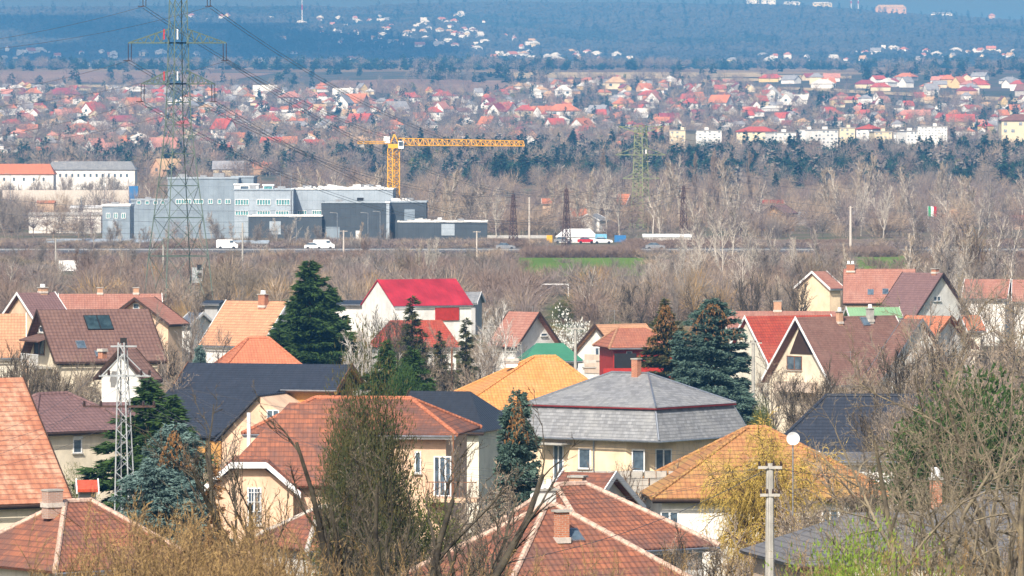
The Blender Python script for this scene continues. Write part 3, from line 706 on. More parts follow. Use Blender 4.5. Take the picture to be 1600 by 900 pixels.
# peach house with two wings
h = House('house', 'peach plastered house with wide hipped tile roof and balcony behind the big bare tree', 492, 642, 622, 672, 332, -8, 9.6, 'r_mixed', 'peach_wall', hip=(3.4, 3.4), ridge='r_bright', oh=.7)
h.window('F', 693, 737, 27, 62, 3, name='balcony_door', sill=False)
h.window('F', 655, 716, 10, 34, 1)
lx = h.local('F', 712); zb_ = at(700, 772, h.D).z - h.g
b = MB(); b.box((lx, -h.e - .75, zb_), (3.0, 1.5, .22)); bal = h.part('balcony', b, 'peach_wall')
b = MB(); zt2 = zb_ + 1.05
for i in range(16): b.bar((lx - 1.45 + i * .193, -h.e - 1.45, zb_ + .1), (lx - 1.45 + i * .193, -h.e - 1.45, zt2), .025)
b.bar((lx - 1.48, -h.e - 1.45, zt2), (lx + 1.48, -h.e - 1.45, zt2), .05); b.build('railing', M['trim_brown'], bal)
b = MB(); b.bar((lx + .1, -h.e - 1.35, zb_), (lx + .1, -h.e - 1.35, h.ze + .1), .12); b.build('post', M['trim_brown'], bal)
h = House('house', 'peach house front with clipped white-trimmed gable and barred window, behind the bare tree', 452, 520, 629, 752, 322, 0, 9, 'r_mixed', 'peach_wall', hip=(4.2, 2.5), gutter=False, oh=.75)
r0 = h.ppm; zk = h.ze
# front gable wing of this house, ridge towards the camera, its tip clipped
gx, gw, gy = -(486 - 396) * 322 / F, 2.9, -h.W / 2 - 1.6
zt3 = at(396, 716, h.D).z - h.g; ze3 = at(345, 748, h.D).z - h.g - .5
def gz(p): return [(x + gx, y, z) for x, y, z in p]
wr = MB(); wr.slab(gz([(-1.0, gy, zt3), (-1.0, -1, zt3 + .2), (-gw, -1, ze3), (-gw, gy, ze3)]), .14); wr.slab(gz([(1.0, -1, zt3 + .2), (1.0, gy, zt3), (gw, gy, ze3), (gw, -1, ze3)]), .14); wr.slab(gz([(-1.0, gy, zt3), (1.0, gy, zt3), (1.0, -1, zt3 + .2), (-1.0, -1, zt3 + .2)]), .14)
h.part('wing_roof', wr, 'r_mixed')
wb = MB()
for a, c in (((-gw, ze3), (-1.0, zt3)), ((-1.02, zt3), (1.02, zt3)), ((1.0, zt3), (gw, ze3))):
    wb.hexa(gz([(a[0], gy - .04, a[1] + .1), (c[0], gy - .04, c[1] + .1), (c[0], gy + .06, c[1] + .1), (a[0], gy + .06, a[1] + .1)]), gz([(a[0], gy - .04, a[1] - .24), (c[0], gy - .04, c[1] - .24), (c[0], gy + .06, c[1] - .24), (a[0], gy + .06, a[1] - .24)]))
h.part('verge_board', wb, 'trim_white')
gwl = [(-gw + .45, -4), (gw - .45, -4), (gw - .45, ze3 + .2), (.85, zt3 - .3), (-.85, zt3 - .3), (-gw + .45, ze3 + .2)]
wb = MB(); wb.hexa(gz([(x, gy + .5, z) for x, z in gwl]), gz([(x, -2, z) for x, z in gwl])); h.part('wing_wall', wb, 'peach_wall')
h.e = -(gy + .5); h.window('F', 404, 782, 22, 58, 2, bars=5)
st = MB(); st.tube((gx - .2, -1.4, h.zr - 4), (gx - .2, -1.4, at(390, 643, h.D).z - h.g), .11, n=10); h.part('flue_pipe', st, 'trim_white')
h = House('outbuilding', 'low tiled lean-to with pale ridge in front of the peach house, under the bare tree', 500, 540, 792, 850, 290, 30, 7, 'r_mixed', 'white_wall', hip=(2.6, 2.6), ridge='cement')

# grey slate mansard house (upper pyramid, red fascia, skirt roof)
D = 400; ppm = F / D; a = at(985, 583, D); g = ground(a.x, a.y)
root = empty('villa', (a.x, a.y, g), R(-36), 'grey slate two-tier hipped roof over cream walls, brick chimney on top, centre', 'house')
zr = a.z - g; zu = zr - 47 / ppm; zs = zu - .16; ze = zr - 97 / ppm
SX, SY = 5.6, 4.95; tx, ty = 6.35, 5.7
def ring(x, y, z): return [(-x, -y, z), (x, -y, z), (x, y, z), (-x, y, z)]
rf = MB(); U = ring(SX, SY, zu); rl, rr = (-1.6, 0, zr), (1.5, 0, zr)
rf.slab([U[0], U[1], rr, rl], .1); rf.slab([U[2], U[3], rl, rr], .1); rf.slab([U[1], U[2], rr], .1); rf.slab([U[3], U[0], rl], .1); up = rf.build('roof', M['r_slate'], root)
T = ring(SX - .15, SY - .15, zs); B_ = ring(tx, ty, ze)
sk = MB()
for i in range(4): j = (i + 1) % 4; sk.slab([B_[i], B_[j], T[j], T[i]], .12)
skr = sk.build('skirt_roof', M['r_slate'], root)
fb = MB()
U2 = ring(SX + .02, SY + .02, zu - .1)
for i in range(4):
    j = (i + 1) % 4; p, q = Vector(U2[i]), Vector(U2[j]); fb.bar(p, q, .09)
fb.build('fascia', M['fascia_red'], up)
hb = MB()
for i in range(4):
    hb.tube(Vector(U[i]) + Vector((0, 0, .03)), Vector(rl if i in (0, 3) else rr) + Vector((0, 0, .05)), .07, n=6)
    hb.tube(Vector(B_[i]) + Vector((0, 0, .03)), Vector(T[i]) + Vector((0, 0, .03)), .07, n=6)
hb.tube(Vector(rl) + Vector((0, 0, .04)), Vector(rr) + Vector((0, 0, .04)), .08, n=6)
hb.build('hip_capping', M['zinc'], up)
wx, wy = tx - .75, ty - .75
wl = MB()
P8 = [(-wx, -wy), (wx * .55, -wy), (wx, -wy * .5), (wx, wy), (-wx, wy)]
wl.hexa([(x, y, ze + .35) for x, y in P8], [(x, y, -3) for x, y in P8]); wl.build('wall', M['yellow_wall'], root)
gt = MB()
for i in range(4): j = (i + 1) % 4; gt.tube(Vector(B_[i]) * 1.008 + Vector((0, 0, -.12)), Vector(B_[j]) * 1.008 + Vector((0, 0, -.12)), .07, n=6)
gt.build('gutter', M['zinc'], root)
class Face:
    """a wall plane on a root, for windows placed by picture column"""
    def __init__(s, root, p0, p1, D):
        s.root = root; s.D = D; s.ppm = F / D; s.g = root.location.z; s.p0 = Vector((*p0, 0)); s.d = (Vector((*p1, 0)) - s.p0).normalized(); s.n = Vector((s.d.y, -s.d.x, 0)); s.m = Matrix.Translation((root.location.x, root.location.y, 0)) @ Matrix.Rotation(root.rotation_euler.z, 4, 'Z')
    def where(s, px):
        a = s.m @ s.p0; b = s.m @ (s.p0 + s.d); t = (px - 800) / F   # a.x+k*dx = t*(a.y+k*dy)
        return (t * a.y - a.x) / ((b.x - a.x) - t * (b.y - a.y))
    def window(s, px, py, w, h, style=2, pane='glass', shutter=False, name='window', frame='trim_white', sill=True):
        u = s.where(px); z = at(px, py, s.D).z - s.g; wm = abs(s.where(px + w / 2) - s.where(px - w / 2)); hm = h / s.ppm
        B = lambda a, b, o: tuple(s.p0 + s.d * (u + a) + s.n * o + Vector((0, 0, z + b)))
        f = MB(); t = .08
        def slab(a0, a1, b0, b1, o0, o1, mb): mb.hexa([B(a0, b0, o1), B(a1, b0, o1), B(a1, b1, o1), B(a0, b1, o1)], [B(a0, b0, o0), B(a1, b0, o0), B(a1, b1, o0), B(a0, b1, o0)])
        for q in ((-wm / 2, wm / 2, hm / 2 - t, hm / 2), (-wm / 2, wm / 2, -hm / 2, -hm / 2 + t), (-wm / 2, -wm / 2 + t, -hm / 2 + t, hm / 2 - t), (wm / 2 - t, wm / 2, -hm / 2 + t, hm / 2 - t)): slab(*q, 0, .06, f)
        for i in range(1, style): x = -wm / 2 + wm * i / style; slab(x - .05, x + .05, -hm / 2 + t, hm / 2 - t, 0, .055, f)
        fr = f.build(name, M[frame], s.root)
        p = MB(); p.poly([B(-wm / 2 + t, -hm / 2 + t, .02), B(wm / 2 - t, -hm / 2 + t, .02), B(wm / 2 - t, hm / 2 - t, .02), B(-wm / 2 + t, hm / 2 - t, .02)]); p.build('pane', M[pane], fr)
        if sill: q = MB(); slab(-wm / 2 - .08, wm / 2 + .08, -hm / 2 - .07, -hm / 2 - .003, 0, .16, q); q.build('sill', M['concrete'], fr)
fa = Face(root, (-wx, -wy), (wx * .55, -wy), D)
fa.window(873, 720, 16, 56, 2, name='door', sill=False); fa.window(914, 712, 19, 32, 1)
cp = MB(); u0 = fa.where(872); q = fa.p0 + fa.d * u0 + fa.n * .6; cp.box((q.x, q.y, at(870, 690, D).z - g), (2.3, 1.2, .12)); cp.build('door_canopy', M['concrete'], root)
dp = MB(); u0 = fa.where(929); q = fa.p0 + fa.d * u0 + fa.n * .1; dp.tube((q.x, q.y, -1), (q.x, q.y, ze), .06, n=6); dp.build('downpipe', M['zinc'], root)
fa.window(998, 712, 20, 34, 1)
fc = Face(root, (wx * .55, -wy), (wx, -wy * .5), D); fc.window(1037, 712, 26, 34, 2, pane='glass')
ch = MB(); ch.box((.75, -.35, zr + .05), (.5, .5, 1.9)); c1 = ch.build('chimney', M['brick'], root); ch = MB(); ch.box((.75, -.35, zr + 1.03), (.6, .6, .08)); ch.build('cap', M['concrete'], c1)
ms = MB(); ms.box((1.3, -1.1, zr - .85), (.9, .9, .18), R(20)); ms.build('roof_hatch', m_plain('moss', C(.16, .22, .03), .9), root)

# front centre roofs
h = House('cottage', 'weathered orange and black tiled hip roof at bottom centre with brick chimney and blue skylight', 853, 868, 790, 915, 222, 28, 9.6, 'r_mixed', 'white_wall', hip=(4.4, 4.2), ridge='cement_pink', trim='trim_brown')
h.chimney(877, 795, .46, -1.9, 'brick'); h.chimney(852, 768, .7, .8, 'white_wall', pots=2, dp=.5); h.skylight(897, 834, .55, .8, pane='glass', frame='zinc')
h = House('cottage', 'tiled roof behind the bottom-centre cottage with tall pale brick chimney', 880, 962, 738, 800, 262, -20, 8.4, 'r_mixed', 'white_wall', hip=(0, 0), trim='trim_white')
h.chimney(902, 741, .62, -2.5, 'brick_pale')
h = House('annex', 'long tiled lean-to roof running down to the right behind the bottom-centre chimney', 868, 915, 757, 850, 246, 36, 9.0, 'r_mixed', 'white_wall', hip=(1.2, 3.8), ridge='cement_pink')

h = House('dormer_house', 'tiny tiled gable peak with white verges just left of the pale brick chimney', 872, 874, 746, 775, 266, 80, 2.6, 'r_mixed', 'white_wall', og=.2)
h = House('house', 'long white house with orange tile roof behind the yellow willow and birch', 1168, 1196, 668, 768, 300, 5, 11, 'r_ochre', 'white_wall', hip=(5.7, 6.4), ridge='r_ochre', oh=.6, trim='trim_dark')
h.window('F', 1042, 804, 28, 30, 2); h.window('F', 1290, 800, 26, 28, 2)
h = House('house', 'wide anthracite hip roof behind the satellite dish, right of centre', 1292, 1445, 618, 702, 415, -6, 9.5, 'r_black', 'pale_wall', hip=(4.0, 3.0), ridge='r_black', trim='trim_dark')
h = House('house', 'low grey concrete-tile hip roof at bottom right behind the lime bush', 1330, 1470, 800, 868, 232, 12, 9, 'r_greytile', 'beige_wall', hip=(3.6, 2), trim='trim_dark')
h = House('house', 'grey concrete-tile hip roof cut off by the right edge near the bottom', 1540, 1560, 771, 860, 225, 30, 9.4, 'r_greytile', 'pale_wall', hip=(4, 4), ridge='r_greytile')
D = 236; a = at(1462, 800, D); root = empty('chimney_stack', (a.x, a.y, a.z - 3), 0, 'red brick chimney with white cowl standing alone among bare branches, lower right', 'chimney')
b = MB(); b.box((0, 0, 2.2), (.5, .45, 4.3)); b.build('shaft', M['brick'], root); b = MB(); b.box((0, 0, 4.39), (.62, .57, .08)); b.build('slab', M['concrete'], root)
b = MB(); b.tube((0, 0, 4.43), (0, 0, 4.85), .2, .2, n=12); b.build('cowl', M['trim_white'], root)
b = MB(); b.box((0, 0, .8), (3.5, 3, 1.6)); b.build('base', M['pale_wall'], root)
D = 300; 
# wall strip in the garden behind the white house
h = House('garage', 'low pale outbuilding between the dark roof and the tiled roof, behind bare branches', 1280, 1440, 706, 716, 350, 4, 5, 'r_greytile', 'white_wall')
h = House('house', 'bright yellow-orange tiled hip roof with white chimney, centre', 835, 868, 557, 634, 452, 10, 12.6, 'r_yellow', 'pale_wall', hip=(7.4, 4.4), ridge='r_yellow')
h.chimney(799, 566, .95, -.4, 'white_wall', dp=.6, pots=1); h.chimney(921, 575, .9, -.7, 'beige_wall', dp=.5)
# middle rows
h = House('house', 'steep brown-roofed house with cream gable, balcony canopy and double solar panel, left', 61, 229, 483, 562, 478, 24, 9.0, 'r_brown', 'cream_wall', og=.7, oh=.4, trim='trim_dark')
h.skylight(155, 504, 2.3, 1.7, pane='glass_solar', name='solar_panel', n=2, frame='black'); h.skylight(131, 537, .8, .9); h.skylight(158, 551, .5, .7)
h.window('L', 66, 514, 8, 10, 1)
cn = MB(); z1 = at(60, 524, h.D).z - h.g
cn.slab([(h.xa - 1.5, -2.2, z1 - .35), (h.xa, -2.2, z1 + .15), (h.xa, 2.4, z1 + .15), (h.xa - 1.5, 2.4, z1 - .35)], .12); h.part('balcony_canopy', cn, 'r_brown')
cn = MB(); cn.box((h.xa - .7, 0, z1 - 2.6), (1.4, 4.4, .15)); bal = h.part('balcony', cn, 'concrete')
cn = MB()
for i in range(13): cn.bar((h.xa - 1.38, -2.1 + i * .35, z1 - 2.5), (h.xa - 1.38, -2.1 + i * .35, z1 - 1.5), .04)
cn.bar((h.xa - 1.38, -2.15, z1 - 1.5), (h.xa - 1.38, 2.15, z1 - 1.5), .06); cn.build('railing', M['trim_white'], bal)
h.window('L', 62, 541, 20, 26, 2, frame='trim_brown', name='balcony_door')
h = House('house', 'narrow pale gable with rust-red roof directly behind the top of the white lattice pole', 187, 212, 546, 592, 432, 52, 5.2, 'r_brown', 'white_wall', trim='trim_dark'); h.chimney(163, 548, .5, 0, 'brick')
h = House('house', 'tan tiled roof at the left edge beside the steep brown-roofed house', -60, 40, 490, 556, 500, 5, 9, 'r_tan', 'pale_wall')
h = House('house', 'mauve roof with white verges in the far left corner of the village', 28, 84, 457, 505, 610, 34, 9, 'r_brown2', 'peach_wall', og=.5); h.chimney(66, 450, .8, 0, 'brick_pale', pots=1)
h = House('house', 'long faded pink tiled roof with two square chimneys, upper left of the village', 92, 252, 459, 500, 630, 6, 8.6, 'r_pink', 'peach_wall'); h.chimney(156, 450, .6, 0, 'brick_pale'); h.chimney(212, 450, .6, 0, 'brick_pale')
h = House('house', 'peach gable with dark brown verges poking out before the long pink roof', 212, 240, 465, 505, 592, 62, 8.4, 'r_pink', 'peach_wall', trim='trim_dark', og=.6); h.window('L', 214, 478, 10, 9, 1)
h = House('house', 'tan tiled house with brick chimney and white gable left of the big green conifer', 352, 452, 470, 538, 560, -32, 9.6, 'r_tan', 'white_wall', trim='trim_white', og=.5); h.chimney(412, 460, .75, -.6, 'brick', pots=1)
h.window('R', 424, 522, 12, 14, 2)
h = House('house', 'orange tiled hip roof just above the dark roof, left of the green conifer', 388, 420, 528, 572, 500, 10, 7.5, 'r_bright', 'pale_wall', hip=(2.6, 2.6), ridge='r_bright')
h = House('barn', 'white walled building with raspberry red sheet metal roof, centre top of village', 590, 712, 436, 476, 740, 28, 9.8, 'r_redmetal', 'white_wall', og=.15, oh=.25, verge=False)
b = MB(); b.box((2.0, -h.e - .05, h.ze - 1.1), (3.4, .3, 1.7)); h.part('loggia_front', b, 'red_wall')
b = MB(); b.box((-4.6, -h.e - .9, h.ze - 2.2), (4.2, 1.6, 3.2)); h.part('side_annex', b, 'white_wall')
h = House('house', 'red tiled roof just below the raspberry red metal roof', 610, 690, 500, 541, 660, 12, 8, 'r_redorange', 'white_wall', hip=(2, 1.5))
h = House('shed', 'long low white shed with flat grey roof between the green conifer and red-roofed barn', 505, 582, 469, 474, 760, 4, 6, 'r_black2', 'white_wall', verge=False)
h = House('shed', 'small pale grey roofed shed at the right end of the red-roofed barn', 724, 752, 456, 472, 770, -10, 6, 'r_slate', 'grey_wall')
h = House('shed', 'blue-grey box shed with dark flat roof left of the tan roofed house', 322, 352, 469, 473, 640, -12, 5, 'r_black2', 'grey_wall', verge=False)
h = House('shed', 'small grey metal shed roof beside bare shrubs, right of the long pink roof', 296, 318, 488, 506, 600, -30, 5, 'zinc', 'white_wall')
h = House('house', 'white gable with dark verges and pink roof right of the red-roofed barn', 795, 843, 487, 540, 615, -42, 7.4, 'r_pink', 'white_wall', trim='trim_dark', og=.7); h.window('R', 850, 523, 10, 5, 1, metre=False); h.aerial(832, 478, 0)
h = House('summer_house', 'dark green sheet roof in front of the white gable, centre', 838, 880, 536, 562, 560, 8, 6, 'r_green', 'grey_wall', hip=(1.6, 1.6))
h = House('house', 'white gabled house with deep balcony recess and tan tiled ridge, centre right', 929, 1010, 506, 558, 575, 40, 8.4, 'r_tan', 'white_wall', trim='trim_dark', og=.5); h.window('L', 936, 552, 12, 20, 2); h.aerial(960, 484, 0); 
b = MB(); b.box((h.xa - .02, .6, h.zr - 4.0), (.1, 3.0, 1.9)); h.part('recess_panel', b, 'beige_wall')
h = House('house', 'house with rusty tile hip roof and bright red timber loggia beside the white gable', 965, 1010, 512, 541, 545, 10, 8, 'r_orange_old', 'red_wall', hip=(1.6, 2.6), trim='fascia_red', ridge='r_tan')
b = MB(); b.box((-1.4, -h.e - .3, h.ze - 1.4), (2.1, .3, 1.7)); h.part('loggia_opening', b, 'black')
b = MB(); b.box((-1.2, -h.e - .6, h.ze - 2.4), (4.8, .2, .9)); h.part('loggia_rail', b, 'red_wall'); h.window('F', 982, 552, 9, 10, 1)
h = House('house', 'long faded pink ridge roof behind the red roof, with white-capped chimney', 1136, 1310, 486, 510, 660, -3, 8, 'r_pink', 'pale_wall'); h.chimney(1215, 471, .9, 0, 'brick_pale', pots=0)
h = House('house', 'bright red tiled roof sloping down behind the blue spruce, right of centre', 1162, 1300, 493, 590, 560, 30, 11.5, 'r_redorange', 'pale_wall', og=.4, trim='trim_white'); 
h = House('house', 'brown steep-roofed house with white-trimmed dark gable and skylight, right of centre', 1240, 1402, 494, 597, 525, 36, 10.4, 'r_brown_rough', 'cream_wall', og=.8, oh=.4, trim='trim_white')
h.chimney(1311, 487, .5, -.5, 'brick_pale', pots=1); h.chimney(1361, 483, .55, -.4, 'concrete', pots=1); h.skylight(1352, 503, .8, 1.0)
b = MB(); h.aerial(1325, 546, -3.5); zq = h.zr - 3.4; ww = h.e * 3.2 / h.rise
b.hexa([(h.xa - .06, -1.75, zq), (h.xa - .06, 1.75, zq), (h.xa - .06, 0, h.zr - .4)], [(h.xa + .02, -1.75, zq), (h.xa + .02, 1.75, zq), (h.xa + .02, 0, h.zr - .4)]); h.part('gable_boarding', b, 'trim_dark')
b = MB(); b.box((h.xa - .6, .2, h.zr - 6.4), (1.2, 5, .9)); bal = h.part('balcony', b, 'beige_wall'); h.window('L', 1240, 566, 22, 22, 2, name='balcony_door', frame='trim_brown')
h = House('house', 'white gable of a brown wing right of the steep brown house, behind branches', 1412, 1440, 498, 600, 512, -52, 10.6, 'r_brown_rough', 'white_wall', og=.5, trim='zinc'); h.window('R', 1418, 585, 14, 16, 2)
h = House('shed', 'pale green sheet roof behind the ridge of the steep brown house', 1322, 1405, 480, 495, 625, 4, 6, 'r_palegreen', 'yellow_wall')
h = House('house', 'large pale pink tiled roof with two skylights and capped chimney, upper right', 1318, 1430, 420, 472, 705, -4, 9.4, 'r_pink', 'yellow_wall', trim='trim_dark'); h.chimney(1329, 413, 1.0, -.4, 'brick', pots=2, dp=.7)
h.skylight(1358, 456, .75, 1.0); h.skylight(1381, 455, .75, 1.0)
h = House('house', 'mauve-brown roof with white gable facing right, upper right', 1412, 1472, 426, 492, 690, -44, 10.5, 'r_brown2', 'white_wall', trim='trim_dark', og=.5); h.chimney(1460, 420, .7, 0, 'brick'); h.window('R', 1462, 466, 12, 8, 2)
h = House('house', 'orange tiled roof with a white gable behind dense bare twigs, right', 1418, 1485, 493, 545, 560, -38, 9.6, 'r_bright', 'white_wall', og=.6, trim='trim_brown')
h = House('house', 'small bright orange tiled roof hidden by branches at right', 1500, 1530, 492, 515, 600, 8, 7, 'r_bright', 'pale_wall')
h = House('house', 'faded orange roof with small white gable at the upper right edge', 1508, 1578, 436, 465, 730, -10, 8, 'r_pink', 'white_wall'); 
h = House('house', 'orange-pink roof cut off by the right edge, upper right', 1582, 1660, 437, 470, 720, -6, 8, 'r_pink', 'white_wall')
h = House('house', 'yellow-walled house end behind bare trees left of the large pink roof', 1268, 1292, 424, 450, 740, 40, 7, 'r_pink', 'yellow_wall', trim='trim_white')
h = House('house', 'small far house with grey roof and orange boarded gable left of the roadside pole', 1206, 1228, 320, 333, 1450, 50, 8, 'r_brown2', 'wood_new', og=1.0, trim='trim_dark')
h = House('house', 'orange roofed house among bare trees between the marquee and the olive pylon', 890, 918, 326, 338, 1500, 10, 8, 'r_bright', 'white_wall')
h = House('house', 'white gabled house half hidden behind the marquee', 918, 934, 334, 344, 1440, 50, 8, 'r_slate', 'white_wall')
h = House('house', 'orange roofed house just left of the olive pylon', 966, 985, 303, 320, 1600, -20, 8, 'r_bright', 'peach_wall')
h = House('house', 'pale pyramid roofed house right of the flag', 1490, 1496, 326, 340, 1500, 10, 9, 'r_tan', 'white_wall', hip=(3, 3))
h = House('house', 'peach house at the right edge right of the pyramid roofed one', 1572, 1610, 336, 343, 1480, 10, 8, 'r_pink', 'peach_wall')
h = House('house', 'long red roof behind the poplars, right of the third rusty mast', 1190, 1225, 312, 318, 1650, 0, 9, 'r_redorange', 'white_wall')
h = House('house', 'orange roofed cottage near the first rusty mast', 846, 866, 310, 318, 1600, 0, 8, 'r_bright', 'peach_wall')
# satellite dish
D = 236; a = at(1239, 685, D); root = empty('satellite_dish', (a.x, a.y, a.z - 3.2), 0, 'round white satellite dish above the orange roof, right of centre', 'satellite dish')
b = MB(); n_ = 20; rr_ = .275
for i in range(n_):
    a0, a1 = 6.2832 * i / n_, 6.2832 * (i + 1) / n_
    p = lambda t, r_, y: (math.cos(t) * r_, y, 3.2 + math.sin(t) * r_)
    b.poly([p(a0, rr_, -.10), p(a1, rr_, -.10), p(a1, rr_ * .5, -.03), p(a0, rr_ * .5, -.03)]); b.poly([p(a0, rr_ * .5, -.03), p(a1, rr_ * .5, -.03), (0, 0, 3.2)]); b.poly([p(a1, rr_, -.085), p(a0, rr_, -.085), (0, .03, 3.2)])
b.build('dish', M['trim_white'], root); b = MB(); b.tube((0, .05, 0), (0, .05, 3.2), .03, n=6); b.build('mast', M['zinc'], root); b = MB(); b.tube((0, -.05, 2.86), (0, -.42, 3.1), .015, n=5); b.build('feed_arm', M['zinc'], root)
h = House('shed', 'small shed with bright orange sheet roof beside the foot of the big tiled roof', 120, 152, 750, 762, 288, 6, 2.6, 'r_orange_flat', 'grey_wall', gutter=False, og=.1)
# stone retaining wall behind the front roofs
a = at(985, 742, 300); b = MB()
for i in range(60):
    rs = random.Random(i); x = -3 + (i % 20) * .32; z = (i // 20) * .38; b.box((x + rs.uniform(-.05, .05), 0, z + .15), (.31, .5 + rs.random() * .15, .36), rs.uniform(-.1, .1))
o = b.build('stone_wall', M['concrete'], None, (a.x, a.y, a.z - .9)); tag(o, 'grey dry stone garden wall between the yellow villa and the front roofs', 'wall')
# ---------------------------------------------------------------- the office and workshop complex
M['panel_light'] = m_ribs('light_blue_grey_cladding', C(.33, .385, .44), 1.2, .5)
M['panel_mid'] = m_ribs('blue_grey_cladding', C(.22, .27, .32), 1.2, .5)
M['panel_dark'] = m_ribs('dark_slate_cladding', C(.05, .064, .078), 1.2, .5)
M['foil'] = m_plain('white_roof_foil', C(.75, .75, .74), .6, var=.2, scale=.6)
class Block:
    """wing of a large building: front wall between two picture columns at distance D, top at a picture row"""
    def __init__(s, root, px0, px1, ytop, D, depth, mat, name='wing', ybot=None, coping='trim_white', lip=.35):
        s.root = root; s.D = D; o = root.location; a = at(px0, ytop, D); b = at(px1, ytop, D); z1 = a.z; z0 = ground(a.x, D) - 1 if ybot is None else at(px0, ybot, D).z
        m = MB(); m.box(((a.x + b.x) / 2 - o.x, D + depth / 2 - o.y, (z0 + z1) / 2 - o.z), (b.x - a.x, depth, z1 - z0)); s.ob = m.build(name, M[mat], root)
        m = MB(); cx, w = (a.x + b.x) / 2 - o.x, b.x - a.x; zz = z1 - o.z + lip / 2 - .05
        for c, d in (((cx, D - o.y - .05, zz), (w + .2, .3, lip)), ((cx, D + depth - o.y + .05, zz), (w + .2, .3, lip)), ((a.x - o.x - .05, D + depth / 2 - o.y, zz + .003), (.3, depth - .3, lip)), ((b.x - o.x + .05, D + depth / 2 - o.y, zz + .003), (.3, depth - .3, lip))): m.box(c, d)
        m.build('parapet', M[coping], s.ob)
    def win(s, px, py, w, h, n=3, pane='glass_teal', frame='trim_white'):
        o = s.root.location; a = at(px, py, s.D); pp = F / s.D; W, H = w / pp, h / pp; y = s.D - o.y - .06
        m = MB(); c = (a.x - o.x, y, a.z - o.z)
        m.box((c[0], y, c[2] + H / 2), (W, .2, .12)); m.box((c[0], y, c[2] - H / 2), (W, .2, .12))
        for i in range(n + 1): m.box((c[0] - W / 2 + W * i / n, y - .01, c[2]), (.12, .22, H - .12))
        f = m.build('window', M[frame], s.ob); m = MB(); m.box((c[0], y + .04, c[2]), (W - .1, .06, H - .12)); m.build('pane', M[pane], f)
a = at(460, 375, 1310); root = empty('office_building', (a.x, a.y, ground(a.x, a.y)), 0, 'long blue-grey clad office and workshop complex with teal windows below the crane', 'building')
b1 = Block(root, 262, 372, 279, 1345, 26, 'panel_mid', coping='panel_light')
b1b = Block(root, 362, 396, 277, 1352, 20, 'panel_mid', coping='panel_light')
b2 = Block(root, 366, 458, 297, 1318, 30, 'panel_light', coping='panel_light')
b3 = Block(root, 366, 404, 289, 1330, 6, 'foil'); b3.win(382, 293.5, 13, 6, 1, 'glass', 'trim_white'); b3.win(416, 293.5, 13, 6, 1) if False else None
b4 = Block(root, 411, 427, 290, 1330, 6, 'foil'); b4.win(419, 293.5, 14, 6, 1)
b5 = Block(root, 456, 614, 296, 1326, 34, 'panel_light', coping='foil')
b6 = Block(root, 205, 262, 313, 1350, 18, 'panel_mid', coping='panel_light')
b7 = Block(root, 160, 203, 322, 1300, 14, 'panel_mid', coping='trim_white', lip=.5)
b8 = Block(root, 502, 604, 317, 1302, 20, 'panel_dark', coping='panel_light'); b9 = Block(root, 608, 666, 316, 1304, 20, 'panel_dark', coping='panel_light')
b9b = Block(root, 603.6, 608.4, 317, 1300, 10, 'panel_light', name='stair_tower')
b10 = Block(root, 622, 761, 347, 1292, 16, 'panel_dark', coping='foil'); b11 = Block(root, 388, 503, 338, 1300, 16, 'panel_dark', coping='foil')
for x, w_, n in ((279, 8, 2), (291, 15, 4), (310, 15, 4), (329, 7, 2), (343, 5, 1), (356, 8, 2)): b1.win(x, 315, w_, 7, n)
for x, w_ in ((217, 6), (230, 6), (243, 6), (254, 5)): b6.win(x, 316.5, w_, 5, 1)
for x in (378, 412, 442): b2.win(x, 316, 21, 8.5, 5)
for x in (378, 412, 441): b2.win(x, 333, 20, 6.5, 5)
b2.win(352, 337, 10, 10, 3) if False else None
for x in (472, 495): b5.win(x, 332, 14, 6, 4)
b5.win(563, 311.5, 11, 6, 1, 'black', 'panel_light')
for x in (169, 181, 193): b7.win(x, 337, 6, 8, 2)
for px0, px1, yt in ((470, 500, 295), (498, 540, 293), (545, 600, 293), (612, 640, 314), (636, 690, 345)):
    D = 1330 if yt < 300 else (1306 if yt < 320 else 1295); A = at(px0, yt, D); B = at(px1, yt, D); n = 9; m = MB(); rs = random.Random(px0)
    for i in range(n):
        x = A.x + (B.x - A.x) * (i + .5) / n - root.location.x; hh = rs.uniform(.3, 1.0); m.box((x, D + 3 - root.location.y, A.z - root.location.z + hh / 2 - .25), ((B.x - A.x) / n * 1.1, 2.5, hh), rs.uniform(-.1, .1))
    m.build('roof_material_stack', M['foil'], root)
for x0, y0, D_, w_, h_ in ((285, 279, 1350, 2.2, 1.1), (318, 279, 1352, 1.6, .8), (342, 279, 1350, 2.6, 1.3), (440, 297, 1330, 1.8, .9), (395, 297, 1328, 1.4, 1.2), (480, 296, 1340, 2.0, 1.0), (575, 296, 1338, 2.6, 1.2), (530, 317, 1310, 1.6, .8), (640, 316, 1312, 1.8, 1.0), (180, 322, 1306, 1.6, .9), (232, 313, 1356, 1.4, .8), (720, 347, 1300, 1.5, .8)):
    A = at(x0, y0, D_); m = MB(); m.box((A.x - root.location.x, D_ - root.location.y, A.z - root.location.z + h_ / 2), (w_, 1.6, h_)); m.build('roof_unit', M['zinc'], root)
for x0, y0, w_, h_, D_, mt in ((520, 366, 3.2, 3.4, 1302, 'panel_mid'), (640, 336, 2.4, 2.6, 1304, 'panel_mid'), (700, 359, 3.0, 2.6, 1292, 'panel_light'), (430, 356, 2.6, 3, 1300, 'panel_light'), (560, 368, 1.2, 2.2, 1302, 'trim_white'), (176, 352, 2.2, 2.6, 1300, 'panel_light')):
    A = at(x0, y0, D_); m = MB(); m.box((A.x - root.location.x, D_ - root.location.y - .06, A.z - root.location.z), (w_, .2, h_)); m.build('roller_door', M[mt], root)
